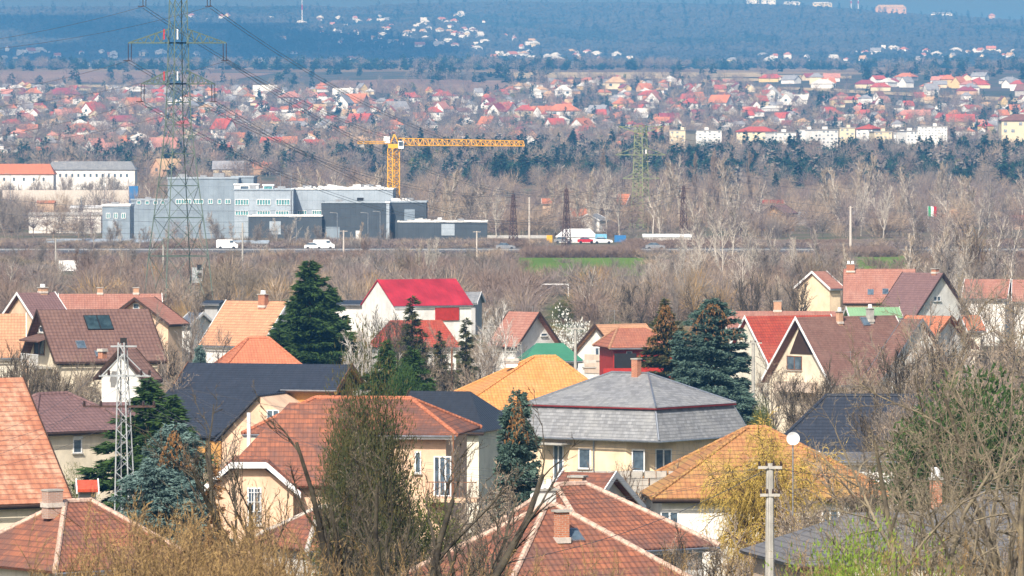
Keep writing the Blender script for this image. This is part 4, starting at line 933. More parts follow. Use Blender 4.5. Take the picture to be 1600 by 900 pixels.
for x0, y0, D_, hh in ((455, 297, 1318, 11), (610, 316, 1302, 8), (372, 279, 1345, 10)):
    A = at(x0, y0, D_); m = MB(); m.tube((A.x - root.location.x, D_ - root.location.y - .12, A.z - root.location.z), (A.x - root.location.x, D_ - root.location.y - .12, A.z - root.location.z - hh), .12, n=6); m.build('downpipe', M['zinc'], root)
# tower crane
D = 1360; pp = F / D
a = at(615, 316, D); zg = a.z - 3; zt4 = at(615, 232, D).z; root = empty('tower_crane', (a.x, a.y, zg), 0, 'orange-yellow tower crane rising behind the grey office complex', 'crane')
def lattice(mb, p0, p1, w0, w1, n, t, up=None, tri=False):
    """square lattice mast or beam from p0 to p1"""
    p0 = Vector(p0); p1 = Vector(p1); d = (p1 - p0).normalized(); u = (up or d.orthogonal()).normalized(); v = d.cross(u).normalized(); cs = []
    ks = ((0, 1), (1, -1), (-1, -1)) if tri else ((1, 1), (1, -1), (-1, -1), (-1, 1))
    for i in range(n + 1):
        c = p0.lerp(p1, i / n); h = (w0 + (w1 - w0) * i / n) / 2; cs.append([c + v * (a_ * h) + u * (b_ * h) for a_, b_ in ks])
    m = len(ks)
    for i in range(n):
        for k in range(m):
            j = (k + 1) % m; mb.bar(cs[i][k], cs[i + 1][k], t)
            mb.bar(cs[i + 1][k], cs[i + 1][j], t * .6); mb.bar(*((cs[i][k], cs[i + 1][j]) if i % 2 else (cs[i][j], cs[i + 1][k])), t * .6)
H_ = zt4 - zg
m = MB(); lattice(m, (0, 0, 0), (0, 0, H_), 2.0, 2.0, 12, .22, Vector((.8, .6, 0))); m.build('mast', M['crane_yellow'], root)
L2 = (818 - 615) / pp; z0 = H_ + 1.2
m = MB(); tipz = at(818, 224, D).z - zg
lattice(m, (1.2, 0, z0 + .4), (L2, 14, tipz), 1.7, 1.2, 26, .2, Vector((0, 0, 1)), True); m.build('jib', M['crane_yellow'], root)
m = MB(); lattice(m, (-1, 0, z0 + .2), ((560 - 615) / pp, -4, z0 + .2), .6, .5, 8, .12, Vector((0, 0, 1))); m.build('counter_jib', M['crane_yellow'], root)
m = MB(); m.box((0, 0, z0 - .6), (2.6, 2.4, 1.0)); m.bar((-.8, 0, z0), (.2, 0, z0 + 2.2), .3); m.bar((1.2, 0, z0), (.2, 0, z0 + 2.2), .3); m.build('slewing_unit', M['crane_yellow'], root)
m = MB(); m.box((1.8, -1.3, z0 - .3), (1.3, 1.3, 1.9)); cab = m.build('cab', M['trim_white'], root); m = MB(); m.box((1.8, -1.97, z0 - .1), (1.0, .05, 1.0)); m.build('pane', M['glass'], cab)
m = MB(); m.box((-1.6, 0, z0 + .9), (1.5, 1.6, 1.6)); m.build('winch_housing', M['trim_white'], root)
m = MB(); m.box(((566 - 615) / pp, -3.2, z0 - .3), (1.0, .9, 1.1)); m.build('counterweight', M['concrete'], root)
# left: long building with orange and grey roofs, long wall, sheds
def longhouse(label, px0, px1, yr, ye, yb, D, roof, wall, wins, cat='building', W=12, name='office_block'):
    h = House(name, label, px0, px1, yr, ye, D, 0, W, roof, wall, cat=cat, hip=(2, 2), gutter=False, oh=.4)
    for i in range(wins): h.window('F', px0 + (px1 - px0) * (i + .5) / wins, (ye + yb) / 2 - 1, 4, 6, 1, sill=False)
    return h
longhouse('long cream block with bright orange hip roof at the left edge, mid distance', -60, 78, 256, 272, 290, 1900, 'r_bright', 'white_wall', 9)
h = longhouse('long cream block with grey roof and arched windows joined to the orange roofed one', 82, 205, 252, 265, 285, 1925, 'r_slate', 'white_wall', 13); h.chimney(88, 253, 1.2, 0, 'trim_white')
a = at(100, 297, 1660); m = MB(); x0, x1 = at(4, 297, 1660).x, at(205, 297, 1660).x; g = ground(a.x, 1660)
m.box(((x0 + x1) / 2 - a.x, 0, (a.z + g) / 2 - g - .5), (x1 - x0, .4, a.z - g + 1))
o = m.build('long_wall', M['cement'], None, (a.x, a.y, g)); tag(o, 'long pale concrete wall running behind bare trees at left', 'wall')
def hall(label, px0, px1, yt, yb, D, wall, roofm='foil', depth=12, cat='warehouse', name='warehouse'):
    a = at((px0 + px1) / 2, yb, D); r_ = empty(name, (a.x, a.y, ground(a.x, a.y)), 0, label, cat)
    A, B = at(px0, yt, D), at(px1, yt, D); w_ = B.x - A.x; H = A.z - r_.location.z
    m = MB(); m.box((0, depth / 2, H / 2 - .6), (w_, depth, H + 1.2 - .4)); m.build('wall', M[wall], r_)
    m = MB(); m.slab([(-w_ / 2 - .3, -.3, H - .1), (w_ / 2 + .3, -.3, H - .1), (w_ / 2 + .3, depth / 2, H + .5), (-w_ / 2 - .3, depth / 2, H + .5)], .2); m.slab([(-w_ / 2 - .3, depth / 2, H + .5), (w_ / 2 + .3, depth / 2, H + .5), (w_ / 2 + .3, depth + .3, H - .1), (-w_ / 2 - .3, depth + .3, H - .1)], .2)
    m.build('roof', M[roofm], r_); return r_
hall('white walled warehouse seen through bare trees, left of the tall pylon', 45, 158, 335, 365, 1420, 'white_wall', 'concrete')
hall('low white warehouse just right of the long pale wall', 110, 160, 324, 345, 1500, 'white_wall')
hall('long low pale hall with blue-grey roof beside the road at left', 72, 250, 377, 390, 1260, 'white_wall', 'panel_light')
hall('white kiosk building beside the road right of the pylon legs', 362, 418, 379, 392, 1240, 'white_wall', 'panel_light', 5)
hall('small rusty orange shed in front of the long pale wall', 58, 84, 316, 328, 1560, 'peach_wall', 'r_bright', 6, 'shed', 'shed')
hall('long low grey workshop behind bare trees at right, below the poplars', 1235, 1430, 334, 350, 1560, 'grey_wall', 'panel_light')
hall('grey garden centre shed at the right edge, mid distance', 1555, 1680, 345, 360, 1500, 'grey_wall', 'panel_light')
hall('long white boundary hall left of the white tent', 700, 855, 371, 381, 1330, 'beige_wall', 'concrete', 4)
hall('long white low hall right of the second pylon foot', 1006, 1080, 369, 381, 1320, 'white_wall', 'foil', 5)
# white tent hall
D = 1300; a = at(902, 380, D); root = empty('marquee', (a.x, a.y, ground(a.x, a.y)), 0, 'white marquee tent beside the parked cars and road', 'tent')
A, B = at(868, 372, D), at(936, 372, D); wv = B.x - A.x; z1 = at(0, 370, D).z - root.location.z; z2 = at(0, 357.5, D).z - root.location.z
m = MB(); m.slab([(-wv / 2, -3, z1), (wv / 2, -3, z1), (wv / 2 - 2.2, 2, z2), (-wv / 2 + 2.2, 2, z2)], .08); m.slab([(wv / 2, -3, z1), (wv / 2, 7, z1), (wv / 2 - 2.2, 2, z2)], .08); m.slab([(-wv / 2, 7, z1), (-wv / 2, -3, z1), (-wv / 2 + 2.2, 2, z2)], .08); m.slab([(wv / 2, 7, z1), (-wv / 2, 7, z1), (-wv / 2 + 2.2, 2, z2), (wv / 2 - 2.2, 2, z2)], .08); m.build('canopy', M['foil'], root)
m = MB(); m.box((0, 2, z1 / 2 - .3), (wv - .3, 9.6, z1 + .5)); m.build('side_wall', M['foil'], root)
M['blue'] = m_plain('blue_paint', C(.04, .18, .42), .4); M['red'] = m_plain('red_car_paint', C(.50, .02, .03), .3); M['car_white'] = m_plain('white_car_paint', C(.8, .8, .8), .3, var=.05); M['car_grey'] = m_plain('grey_car_paint', C(.25, .26, .28), .3); M['yellow'] = m_plain('yellow_container_paint', C(.75, .42, .03), .5); M['green_p'] = m_plain('green_paint', C(.05, .35, .15), .5); M['lightblue'] = m_plain('light_blue_paint', C(.20, .48, .68), .4)
def container(label, px0, px1, yt, D, mat, name='container'):
    a = at((px0 + px1) / 2, yt, D); g = ground(a.x, a.y); w_ = (px1 - px0) * D / F; H = max(1.2, a.z - g); r_ = empty(name, (a.x, a.y, g), 0, label, 'container')
    m = MB(); m.box((0, 0, H / 2 + .05), (w_, 2.4, H)); m.build('body', M[mat], r_)
    m = MB()
    for i in range(int(w_ / .5)): m.box((-w_ / 2 + .3 + i * .5, -1.22, H / 2), (.12, .08, H - .3))
    m.build('door_ribs', M[mat], r_)
container('yellow container left of the white marquee', 854, 863, 368, 1290, 'yellow'); container('blue container right of the parked cars', 960, 978, 368, 1300, 'blue'); container('light blue container behind the white parked car', 930, 948, 366, 1296, 'lightblue')
container('bright blue box on the long pale wall, left of the pylon', 202, 216, 291, 1655, 'blue')
def car(label, px, D, mat, ln=4.3, flip=1, van=False, lift=0.0, rz=0.0):
    x = (px - 800) / F * D; g = ground(x, D) + lift; r_ = empty('van' if van else 'parked_car', (x, D, g), rz, label, 'van' if van else 'car')
    hw = .88; L = ln / 2
    if van: prof = [(-L, .35), (-L, 1.9), (-L + .2, 2.1), (L - 1.2, 2.1), (L - .55, 1.3), (L, 1.05), (L, .35)]
    else: prof = [(-L, .35), (-L, .95), (-L * .85, 1.05), (L * .5, 1.02), (L * .95, .85), (L, .6), (L, .35)]
    prof = [(p[0] * flip, p[1]) for p in prof]; m = MB(); a_ = [(q, -hw, z) for q, z in prof]; b_ = [(q, hw, z) for q, z in prof]; m.hexa(a_, b_); m.build('body', M[mat], r_)
    if not van:
        pr = [(-L * .8, 1.0), (-L * .55, 1.45), (L * .12, 1.48), (L * .48, 1.0)]; pr = [(p[0] * flip, p[1]) for p in pr]
        m = MB(); m.hexa([(q, -hw + .1, z) for q, z in pr], [(q, hw - .1, z) for q, z in pr]); cb = m.build('cabin', M['glass'], r_)
        m = MB(); m.box((-L * .21 * flip, 0, 1.49), (L * .62, 1.5, .06)); m.build('roof', M[mat], cb)
    else: m = MB(); m.box(((L - 1.35) * flip, 0, 1.65), (.8, hw * 2 + .03, .5)); m.build('cab_window', M['glass'], r_)
    for sx in (-.62, .62):
        for sy in (-1, 1): m = MB(); m.tube((L * sx, sy * (hw - .18), .33), (L * sx, sy * (hw + .02), .33), .33, n=12); m.build('wheel', M['black'], r_)
car('red parked car in front of the white marquee', 916, 1284, 'red', 4.0); car('white parked car right of the red car beside the marquee', 942, 1282, 'car_white', 4.4)
car('white estate car driving on the road left of centre', 490, 1212, 'car_white', 3.9, lift=.15); car('white van close behind the white estate car on the road', 506, 1214, 'car_white', 4.6, lift=.15, van=True)
car('pale van on the road right of the pylon legs', 355, 1216, 'car_white', 4.6, lift=.15, van=True); car('grey parked car far right of the marquee on the road', 1024, 1212, 'car_grey', 4.2, lift=.15); car('dark grey car at the left end of the parked row by the marquee', 880, 1286, 'car_grey', 4.2)
car('grey car on the road before the low dark workshop', 790, 1210, 'car_grey', 4.2, lift=.15)
# guard rail along the road
m = MB()
for i in range(52):
    x = -110 + i * 4.3; z = ground(x, 1192); m.bar((x, 1192, z), (x, 1192, z + .75), .12)
    x2 = x + 4.3; z2_ = ground(x2, 1192); m.hexa([(x, 1191.9, z + .8), (x2, 1191.9, z2_ + .8), (x2, 1191.96, z2_ + .8), (x, 1191.96, z + .8)], [(x, 1191.9, z + .5), (x2, 1191.9, z2_ + .5), (x2, 1191.96, z2_ + .5), (x, 1191.96, z + .5)])
tag(m.build('guard_rail', M['zinc']), 'galvanised guard rail along the near side of the road', 'guard rail')
# goal
D = 900; A, B = at(845, 444, D), at(888, 444, D); g = ground((A.x + B.x) / 2, D); root = empty('football_goal', ((A.x + B.x) / 2, D, g), 0, 'white football goal frame on the grass behind the village', 'football goal'); w_ = (B.x - A.x); z1 = A.z - g
m = MB(); m.bar((-w_ / 2, 0, 0), (-w_ / 2, 0, z1), .14); m.build('post', M['trim_white'], root); m = MB(); m.bar((w_ / 2, 0, 0), (w_ / 2, 0, z1), .14); m.build('post', M['trim_white'], root); m = MB(); m.bar((-w_ / 2 - .07, 0, z1), (w_ / 2 + .07, 0, z1), .14); m.build('crossbar', M['trim_white'], root)
# billboards, cabinet
def board(label, px0, px1, y0, y1, D, mat, name='billboard', cat='billboard', depth=.2):
    A, B = at(px0, y0, D), at(px1, y1, D); cx = (A.x + B.x) / 2; g = ground(cx, D); r_ = empty(name, (cx, D, g), 0, label, cat)
    zb_ = max(B.z - g, .15); m = MB(); m.box((0, 0, (A.z - g + zb_) / 2), (B.x - A.x, depth, A.z - g - zb_)); m.build('panel', M[mat], r_)
    for sx in (-.3, .3): m = MB(); m.bar((sx * (B.x - A.x), .1, -.3), (sx * (B.x - A.x), .1, zb_), .15); m.build('post', M['zinc'], r_)
    return r_
board('white blank billboard seen from behind, left of the pylon', 92, 122, 407, 426, 1050, 'trim_white')
r_ = board('pale green-white electrical cabinet between the pylon legs and the bare trees', 300, 317, 418, 442, 930, 'steel_white', 'electrical_cabinet', 'cabinet', .9)
for k_ in range(2): m = MB(); m.box((.35, -.48, 3.0 - k_ * 1.3 + 1.2), (.75, .05, .9)); m.build('vent', M['black'], r_)
board('square white sign board standing in the far field at upper left', 106, 118, 111.5, 120, 5300, 'trim_white')
# flag
D = 1440; A = at(1450, 322, D); g = ground(A.x, D); root = empty('flag', (A.x, D, g), 0, 'large green white and red banner on a pole at right, mid distance', 'flag'); zt5 = A.z - g
m = MB(); m.tube((0, 0, 0), (0, 0, zt5), .06, n=6); m.build('pole', M['trim_white'], root)
for i_, mm in enumerate(('green_p', 'trim_white', 'red')):
    m = MB(); x0 = .05 + i_ * .7
    for j_ in range(6):
        z0_ = zt5 - j_ * .42; o0 = .12 * math.sin(j_ * 1.1 + i_); m.hexa([(x0, o0, z0_), (x0 + .7, o0 + .1, z0_ - .2), (x0 + .7, o0 + .13, z0_ - .2), (x0, o0 + .03, z0_)], [(x0, o0, z0_ - .42), (x0 + .7, o0 + .1, z0_ - .62), (x0 + .7, o0 + .13, z0_ - .62), (x0, o0 + .03, z0_ - .42)])
    m.build('stripe', M[mm], root)

# ---------------------------------------------------------------- pylons, poles, wires
def big_pylon():
    D = 800; pp = F / D; cx = 279; a = at(cx, 470, D); g = ground(a.x, a.y); root = empty('transmission_pylon', (a.x, a.y, g), 0, 'tall green lattice transmission pylon crossing the whole upper left of the view', 'pylon')
    Z = lambda y: at(cx, y, D).z - g
    rot = R(28); co_, si_ = math.cos(rot), math.sin(rot); P = lambda x, y, z: Vector((x * co_ - y * si_, x * si_ + y * co_, z))
    # half width of the body at rows
    rows = [(475, 5.0), (400, 4.05), (340, 3.35), (290, 2.75), (240, 2.2), (195, 1.75), (160, 1.62), (130, 1.5), (98, 1.42), (65, 1.35), (30, 1.25), (0, 1.18), (-35, 1.1), (-70, .8), (-110, .1)]
    legs = MB(); br = MB(); cs = [[P(sx * h * .78, sy * h * .78, Z(y) if y < 470 else -.3) for sx, sy in ((1, 1), (1, -1), (-1, -1), (-1, 1))] for y, h in rows]
    def bay(c0, c1, n):
        for i in range(n):
            t0, t1 = i / n, (i + 1) / n
            q0 = [c0[k].lerp(c1[k], t0) for k in range(4)]; q1 = [c0[k].lerp(c1[k], t1) for k in range(4)]
            for k in range(4):
                j = (k + 1) % 4; br.bar(q0[k], q1[j], .065); br.bar(q0[j], q1[k], .065)
    for i in range(len(cs) - 1):
        for k in range(4): legs.bar(cs[i][k], cs[i + 1][k], .14)
        hgt = cs[i + 1][0].z - cs[i][0].z; wdt = (cs[i][0] - cs[i][1]).length; n = max(1, round(hgt / max(wdt, 1.6)))
        bay(cs[i], cs[i + 1], n)
        if i < 6:
            for k in range(4): br.bar(cs[i + 1][k], cs[i + 1][(k + 1) % 4], .11)
    legs.build('leg_frame', M['steel_green'], root); br.build('bracing', M['steel_green'], root)
    tips = []
    for (yb, yt, xl, xr) in ((67, 45, 201, 354), (131, 110, 221, 336), (-18, -40, 224, 329)):
        m = MB(); hb = 1.2
        for px, sg in ((xl, -1), (xr, 1)):
            tip = Vector(((px - cx) / pp, 0.0, Z(yb)))
            for s2 in (-1, 1):
                root_b = Vector((sg * hb, s2 * hb * .9, Z(yb))); root_t = Vector((sg * hb, s2 * hb * .8, Z(yt)))
                m.bar(root_b, tip, .17); m.bar(root_t, tip, .15)
                n = 5
                for i in range(n):
                    a_ = root_b.lerp(tip, i / n); b_ = root_t.lerp(tip, (i + .6) / n); c_ = root_b.lerp(tip, (i + 1) / n); m.bar(a_, b_, .08); m.bar(b_, c_, .08)
            m.bar(Vector((sg * hb, -hb, Z(yb))), Vector((-sg * hb, -hb, Z(yb))), .15); m.bar(Vector((sg * hb, hb, Z(yb))), Vector((-sg * hb, hb, Z(yb))), .15)
            ins = MB(); off = -sg * .45
            for o_ in (0, off): ins.tube((tip.x + o_, 0, tip.z), (tip.x + o_ * .9, 0, tip.z - 2.45), .06, n=6)
            ins.bar((tip.x - .5 - .2, 0, tip.z - 2.5), (tip.x + .5 - .2, 0, tip.z - 2.5), .12)
            tips.append((tip + Vector((0, 0, -2.55)), sg))
            ins_ = ins
            tips[-1] = (Vector((a.x, a.y, g)) + tips[-1][0], sg); ins_.build('insulator', M['ceramic'], root)
        m.build('crossarm', M['steel_green'], root)
    for (y0, y1) in ((46, 62), (112, 126)):
        for px, mt in ((258, 'red'), (279, 'trim_white')):
            m = MB(); m.box(((px - cx) / pp, -1.75, (Z(y0) + Z(y1)) / 2), (.18, .1, Z(y0) - Z(y1))); m.build('marker_plate', M[mt], root)
    return tips
tips1 = big_pylon()
def mid_pylon():
    D = 1500; pp = F / D; cx = 1001; a = at(cx, 400, D); g = ground(a.x, a.y); root = empty('transmission_pylon', (a.x, a.y, g), 0, 'olive lattice pylon with three crossarms standing behind the road, right of centre', 'pylon')
    Z = lambda y: at(cx, y, D).z - g; m = MB(); lattice(m, (0, 0, -.5), (0, 0, Z(305)), 4.2, 3.3, 7, .26, Vector((.55, .84, 0))); lattice(m, (0, 0, Z(305)), (0, 0, Z(196)), 3.1, 2.2, 14, .22, Vector((.55, .84, 0))); m.build('tower', M['steel_yellowgreen'], root)
    out = []
    for (yb, yt, xl, xr) in ((207, 198, 967, 1036), (242, 230, 961, 1040), (279, 268, 973, 1030)):
        m = MB()
        for px, sg in ((xl, -1), (xr, 1)):
            tip = Vector(((px - cx) / pp, 0, Z(yb) + (1.6 if yb == 207 else 0)))
            for s2 in (-1, 1): m.bar((sg * 1.1, s2 * 1.1, Z(yb)), tip, .2); m.bar((sg * 1.1, s2 * 1.0, Z(yt)), tip, .16)
            i_ = MB(); 
            for o_ in (0, -sg * .5): i_.tube(tip + Vector((o_, 0, 0)), tip + Vector((o_, 0, -2.3)), .08, n=5)
            i_.build('insulator', M['ceramic'], root); out.append((Vector((a.x, a.y, g)) + tip + Vector((0, 0, -2.4)), sg))
        m.bar((-1.1, 0, Z(yb)), (1.1, 0, Z(yb)), .2); m.build('crossarm', M['steel_yellowgreen'], root)
    for px in (1003.5, 1009): m = MB(); m.box(((px - cx) / pp, -1.7, Z(237)), (.3, .1, 1.1)); m.build('marker_plate', M['trim_white'], root)
    return out
tips2 = mid_pylon()
def cable(label, p, q, sag, r=.035, mat='wire', n=24, name='power_cable', pair=0.0):
    m = MB(); 
    for dx in ((-pair, pair) if pair else (0,)):
        pts = [p.lerp(q, i / n) - Vector((0, 0, sag * 4 * (i / n) * (1 - i / n))) + Vector((0, 0, dx)) for i in range(n + 1)]
        for i in range(n): m.tube(pts[i], pts[i + 1], r, n=4, cap=False)
    tag(m.build(name, M[mat]), label, 'cable', 'power line cables')
nm = ['upper middle crossarm, left tip', 'upper middle crossarm, right tip', 'lower crossarm, left tip', 'lower crossarm, right tip', 'top crossarm, left tip', 'top crossarm, right tip']
order = [2, 3, 4, 5, 0, 1]
for k_, (t, sg) in enumerate(tips1):
    j_ = order[k_]; cable('twin cable from tall pylon ' + nm[k_] + ', to the olive pylon', t, tips2[j_][0], 13, .038, pair=.22)
    cable('cable leaving tall pylon ' + nm[k_] + ', to the left', t, t + Vector((-75, -80, -5)) , 5, .03)
for k_, (t, sg) in enumerate(tips2):
    cable('cable from olive pylon crossarm %s %s, running right into the haze' % (['top', 'middle', 'bottom'][k_ // 2], 'left' if sg < 0 else 'right'), t, t + Vector((230, 420, -2)), 9, .05)
def rust_mast(px, yt, yb, D, label):
    a = at(px, yb, D); g = ground(a.x, a.y); root = empty('lattice_mast', (a.x, a.y, g), 0, label, 'mast', 'rusty lattice masts'); zt6 = at(px, yt, D).z - g
    m = MB(); lattice(m, (0, 0, 0), (0, 0, zt6 * .93), 1.5, .45, 14, .17, Vector((.6, .8, 0))); m.bar((0, 0, zt6 * .9), (0, 0, zt6), .12); m.build('tower', M['steel_rust'], root)
    for z in (.88, .72, .45): m = MB(); m.bar((-1.6, 0, zt6 * z), (1.6 if z != .45 else .2, 0, zt6 * z), .14); m.build('crossarm', M['steel_rust'], root)
    return Vector((a.x, a.y, g + zt6))
t1 = rust_mast(802, 298, 392, 1270, 'rusty brown lattice mast left of the white marquee'); t2 = rust_mast(885, 288, 397, 1240, 'rusty brown lattice mast in front of the white marquee'); t3 = rust_mast(1068, 284, 372, 1340, 'rusty brown lattice mast right of the olive pylon')
for z, s_ in ((.88, 0), (.72, 1), (.99, 2)):
    cable('thin cable %s from the first rusty mast to the second' % ('low', 'middle', 'top')[s_], t1 - Vector((0, 0, 2 + s_ * 1.5 - 1.5)), t2 - Vector((0, 0, 2 + s_ * 1.5 - 1.5)), 1.5, .04)
    cable('thin cable %s from the second rusty mast to the third' % ('low', 'middle', 'top')[s_], t2 - Vector((0, 0, 2 + s_ * 1.5 - 1.5)), t3 - Vector((0, 0, 2 + s_ * 1.5 - 1.5)), 3, .04)
    cable('thin cable %s from the third rusty mast towards the right edge' % ('low', 'middle', 'top')[s_], t3 - Vector((0, 0, 2 + s_ * 1.5 - 1.5)), at(1700, 318 + s_ * 14, 1380), 4, .04)
    cable('thin cable %s from the left edge to the first rusty mast' % ('low', 'middle', 'top')[s_], at(-100, 300 + s_ * 24, 1180), t1 - Vector((0, 0, 2 + s_ * 1.5 - 1.5)), 4, .04)
# near white lattice pole
D = 305; a = at(194, 800, D); g = ground(a.x, a.y); root = empty('lattice_pole', (a.x, a.y, g), 0, 'white painted tapering lattice power pole among conifers, left foreground', 'power pole'); Z = lambda y: at(194, y, D).z - g; pp = F / D
m = MB(); p0, p1 = Vector((.12, 0, -.3)), Vector((-.08, 0, Z(535))); u = Vector((.35, .94, 0)).normalized(); v = Vector((0, 0, 1)).cross(u); n = 26
def ring4(t):
    c = p0.lerp(p1, t); h = (1.15 + (.34 - 1.15) * t) / 2; return [c + v * (x * h) + u * (y * h) for x, y in ((1, 1), (1, -1), (-1, -1), (-1, 1))]
for i in range(n):
    A, B = ring4(i / n), ring4((i + 1) / n)
    for k in range(4):
        j = (k + 1) % 4; m.bar(A[k], B[k], .07); m.bar(*((A[k], B[j]) if (i + k) % 2 else (A[j], B[k])), .036)
m.build('lattice_shaft', M['steel_white'], root)
near_ins = []
for y, xl, xr, mt in ((587, 155, 236, 'steel_white'), (635, 130, 243, 'steel_rust')):
    m = MB(); m.bar(((xl - 194) / pp, -.1, Z(y)), ((xr - 194) / pp, -.1, Z(y)), .11); arm = m.build('crossarm', M[mt], root)
    for px in (xl + 2, (xl + 194) / 2 - 4, (xr + 194) / 2 + 6, xr - 2):
        for o_ in (0, .1): m = MB(); m.tube(((px - 194) / pp, -.1, Z(y) + .04), ((px - 194) / pp, -.1, Z(y) + .30), .09, .06, n=8); 
        m.build('insulator', M['ceramic'], arm)
        near_ins.append(Vector((a.x + (px - 194) / pp, a.y - .1, g + Z(y) + .25)))
m = MB(); m.bar((-.7, -.1, Z(541)), (.7, -.1, Z(541)), .09); m.build('top_bracket', M['steel_white'], root)
m = MB(); m.box((-.02, 0, Z(532)), (.34, .3, .28)); m.build('switch_box', M['black'], root)
m = MB()
for sx in (-1, 1): m.bar((sx * 1.2, -.1, Z(587)), (0, 0, Z(552)), .05)
m.build('brace', M['steel_white'], root)
for k_, p in enumerate(near_ins):
    cable('thin cable %d rows from the white lattice pole towards the right' % (k_ + 1) if False else 'light cable from %s insulator, %s arm of the lattice pole, going right' % (('first', 'second', 'third', 'last')[k_ % 4], ('upper', 'lower')[k_ // 4]), p, at(1203 + (k_ % 4) * 6, 728 + (k_ // 4) * 6, 200) if k_ % 4 > 1 else at(1700, 690 + k_ * 5, 330), 2.2 + k_ * .12, .008, 'wire', 30)
    if k_ % 2 == 0: cable('thin cable from %s insulator, %s arm of the lattice pole, going left' % (('first', 'second', 'third', 'last')[k_ % 4], ('upper', 'lower')[k_ // 4]), p, at(-120, 690 + k_ * 8, 250), 1.0, .008, 'wire', 16)
# concrete and wooden poles
def pole(px, yt, yb, D, label, r=.14, mat='concrete', arms=((.97, .9),), lamp=False, name='utility_pole', cat='utility pole'):
    a = at(px, yt, D); g = ground(a.x, a.y); H = a.z - g; root = empty(name, (a.x, a.y, g), 0, label, cat)
    m = MB(); m.tube((0, 0, -.5), (0, 0, H), r * 1.25, r * .8, n=8); m.build('shaft', M[mat], root)
    for z, w_ in (arms if not lamp else ()):
        m = MB(); m.bar((-w_, -.12, H * z), (w_, -.12, H * z), .1); ar = m.build('crossarm', M[mat], root)
        for x in (-w_ * .9, -w_ * .3, w_ * .3, w_ * .9): m = MB(); m.tube((x, -.12, H * z + .04), (x, -.12, H * z + .22), .05, .03, n=7); m.build('insulator', M['ceramic'], ar)
    if lamp: m = MB(); m.bar((0, 0, H), (-1.1, 0, H + .15), .09); m.build('arm', M['zinc'], root); m = MB(); m.box((-1.3, 0, H + .14), (.7, .28, .14)); m.build('lamp_head', M['zinc'], root)
    return root
pole(1203, 724, 900, 200, 'grey concrete power pole standing in front of the white house, lower right', .17, arms=((.985, .42), (.88, .35)))
pole(1177, 532, 640, 470, 'concrete power pole beside the blue spruce, centre right', .15, arms=((.98, .7),)); pole(899, 512, 572, 520, 'concrete pole with crossarm in front of the white balcony gable', .15, arms=((.99, .8),))
pole(764, 508, 560, 640, 'grey wooden pole with crossarm behind the yellow roof', .13, arms=((.98, .6), (.86, .5))); pole(706, 544, 600, 520, 'thin wooden pole beside the dark conifers, centre', .10, 'trim_brown', arms=())
pole(1329, 322, 400, 1180, 'tall pale concrete pole at the near edge of the road, right', .26, 'cement', arms=((.97, .5),)); pole(379, 348, 450, 1000, 'tall pale pole right of the pylon legs', .16, 'concrete', arms=()); pole(255, 382, 440, 1000, 'short pale pole with dish between the pylon legs', .16, 'concrete', arms=())
pole(87, 372, 430, 1080, 'pale concrete pole left of the pylon', .16, 'concrete', arms=((.97, .9),)); pole(537, 360, 400, 1180, 'concrete pole with crossarm before the dark workshop', .15, 'cement', arms=((.97, .8),)); pole(745, 361, 425, 1150, 'concrete pole with crossarm at the right end of the dark workshop', .16, 'cement', arms=((.97, .8),))
pole(827, 308, 390, 1290, 'pale concrete pole between the two rusty masts', .2, 'cement', arms=()); pole(1211, 700, 0, 600, 'x', .1) if False else None
for k_, (px, yt, D) in enumerate(((527, 333, 1262), (575, 333, 1262), (594, 331, 1268), (463, 340, 1262), (16, 272, 1650), (163, 270, 1640), (178, 272, 1640), (438, 270, 1700), (455, 272, 1700), (127, 307, 1450), (169, 313, 1440), (300, 355, 1262), (337, 360, 1262))):
    pole(px, yt, 0, D, 'slim grey street lamp, %s' % ('first left of the dark workshop front', 'second along the dark workshop front', 'third along the dark workshop front', 'before the teal windowed front', 'at the left edge by the orange roofed block', 'left of a pair by the long pale wall', 'right of a pair by the long pale wall', 'behind the office roof, left of a pair', 'behind the office roof, right of a pair', 'above the white warehouse', 'right of the white warehouse', 'between the pylon legs by the road', 'right of the pylon legs by the road')[k_], .09, 'zinc', lamp=True, name='street_lamp', cat='street lamp')
cable('grey cable drooping from the lower right pole to the far right', at(1203, 730, 200), at(1700, 690, 260), 1.0, .014, 'wire', 18); cable('grey cable from the lower right pole down to the bottom centre', at(1203, 730, 200), at(600, 900, 160), .8, .012, 'wire', 18)
for k_ in range(3): cable('%s of three thin cables crossing the evergreen at the right edge' % ('top', 'middle', 'bottom')[k_], at(1470, 742 + k_ * 5, 240), at(1700, 752 + k_ * 6, 215), .3, .012, 'wire_light', 10)
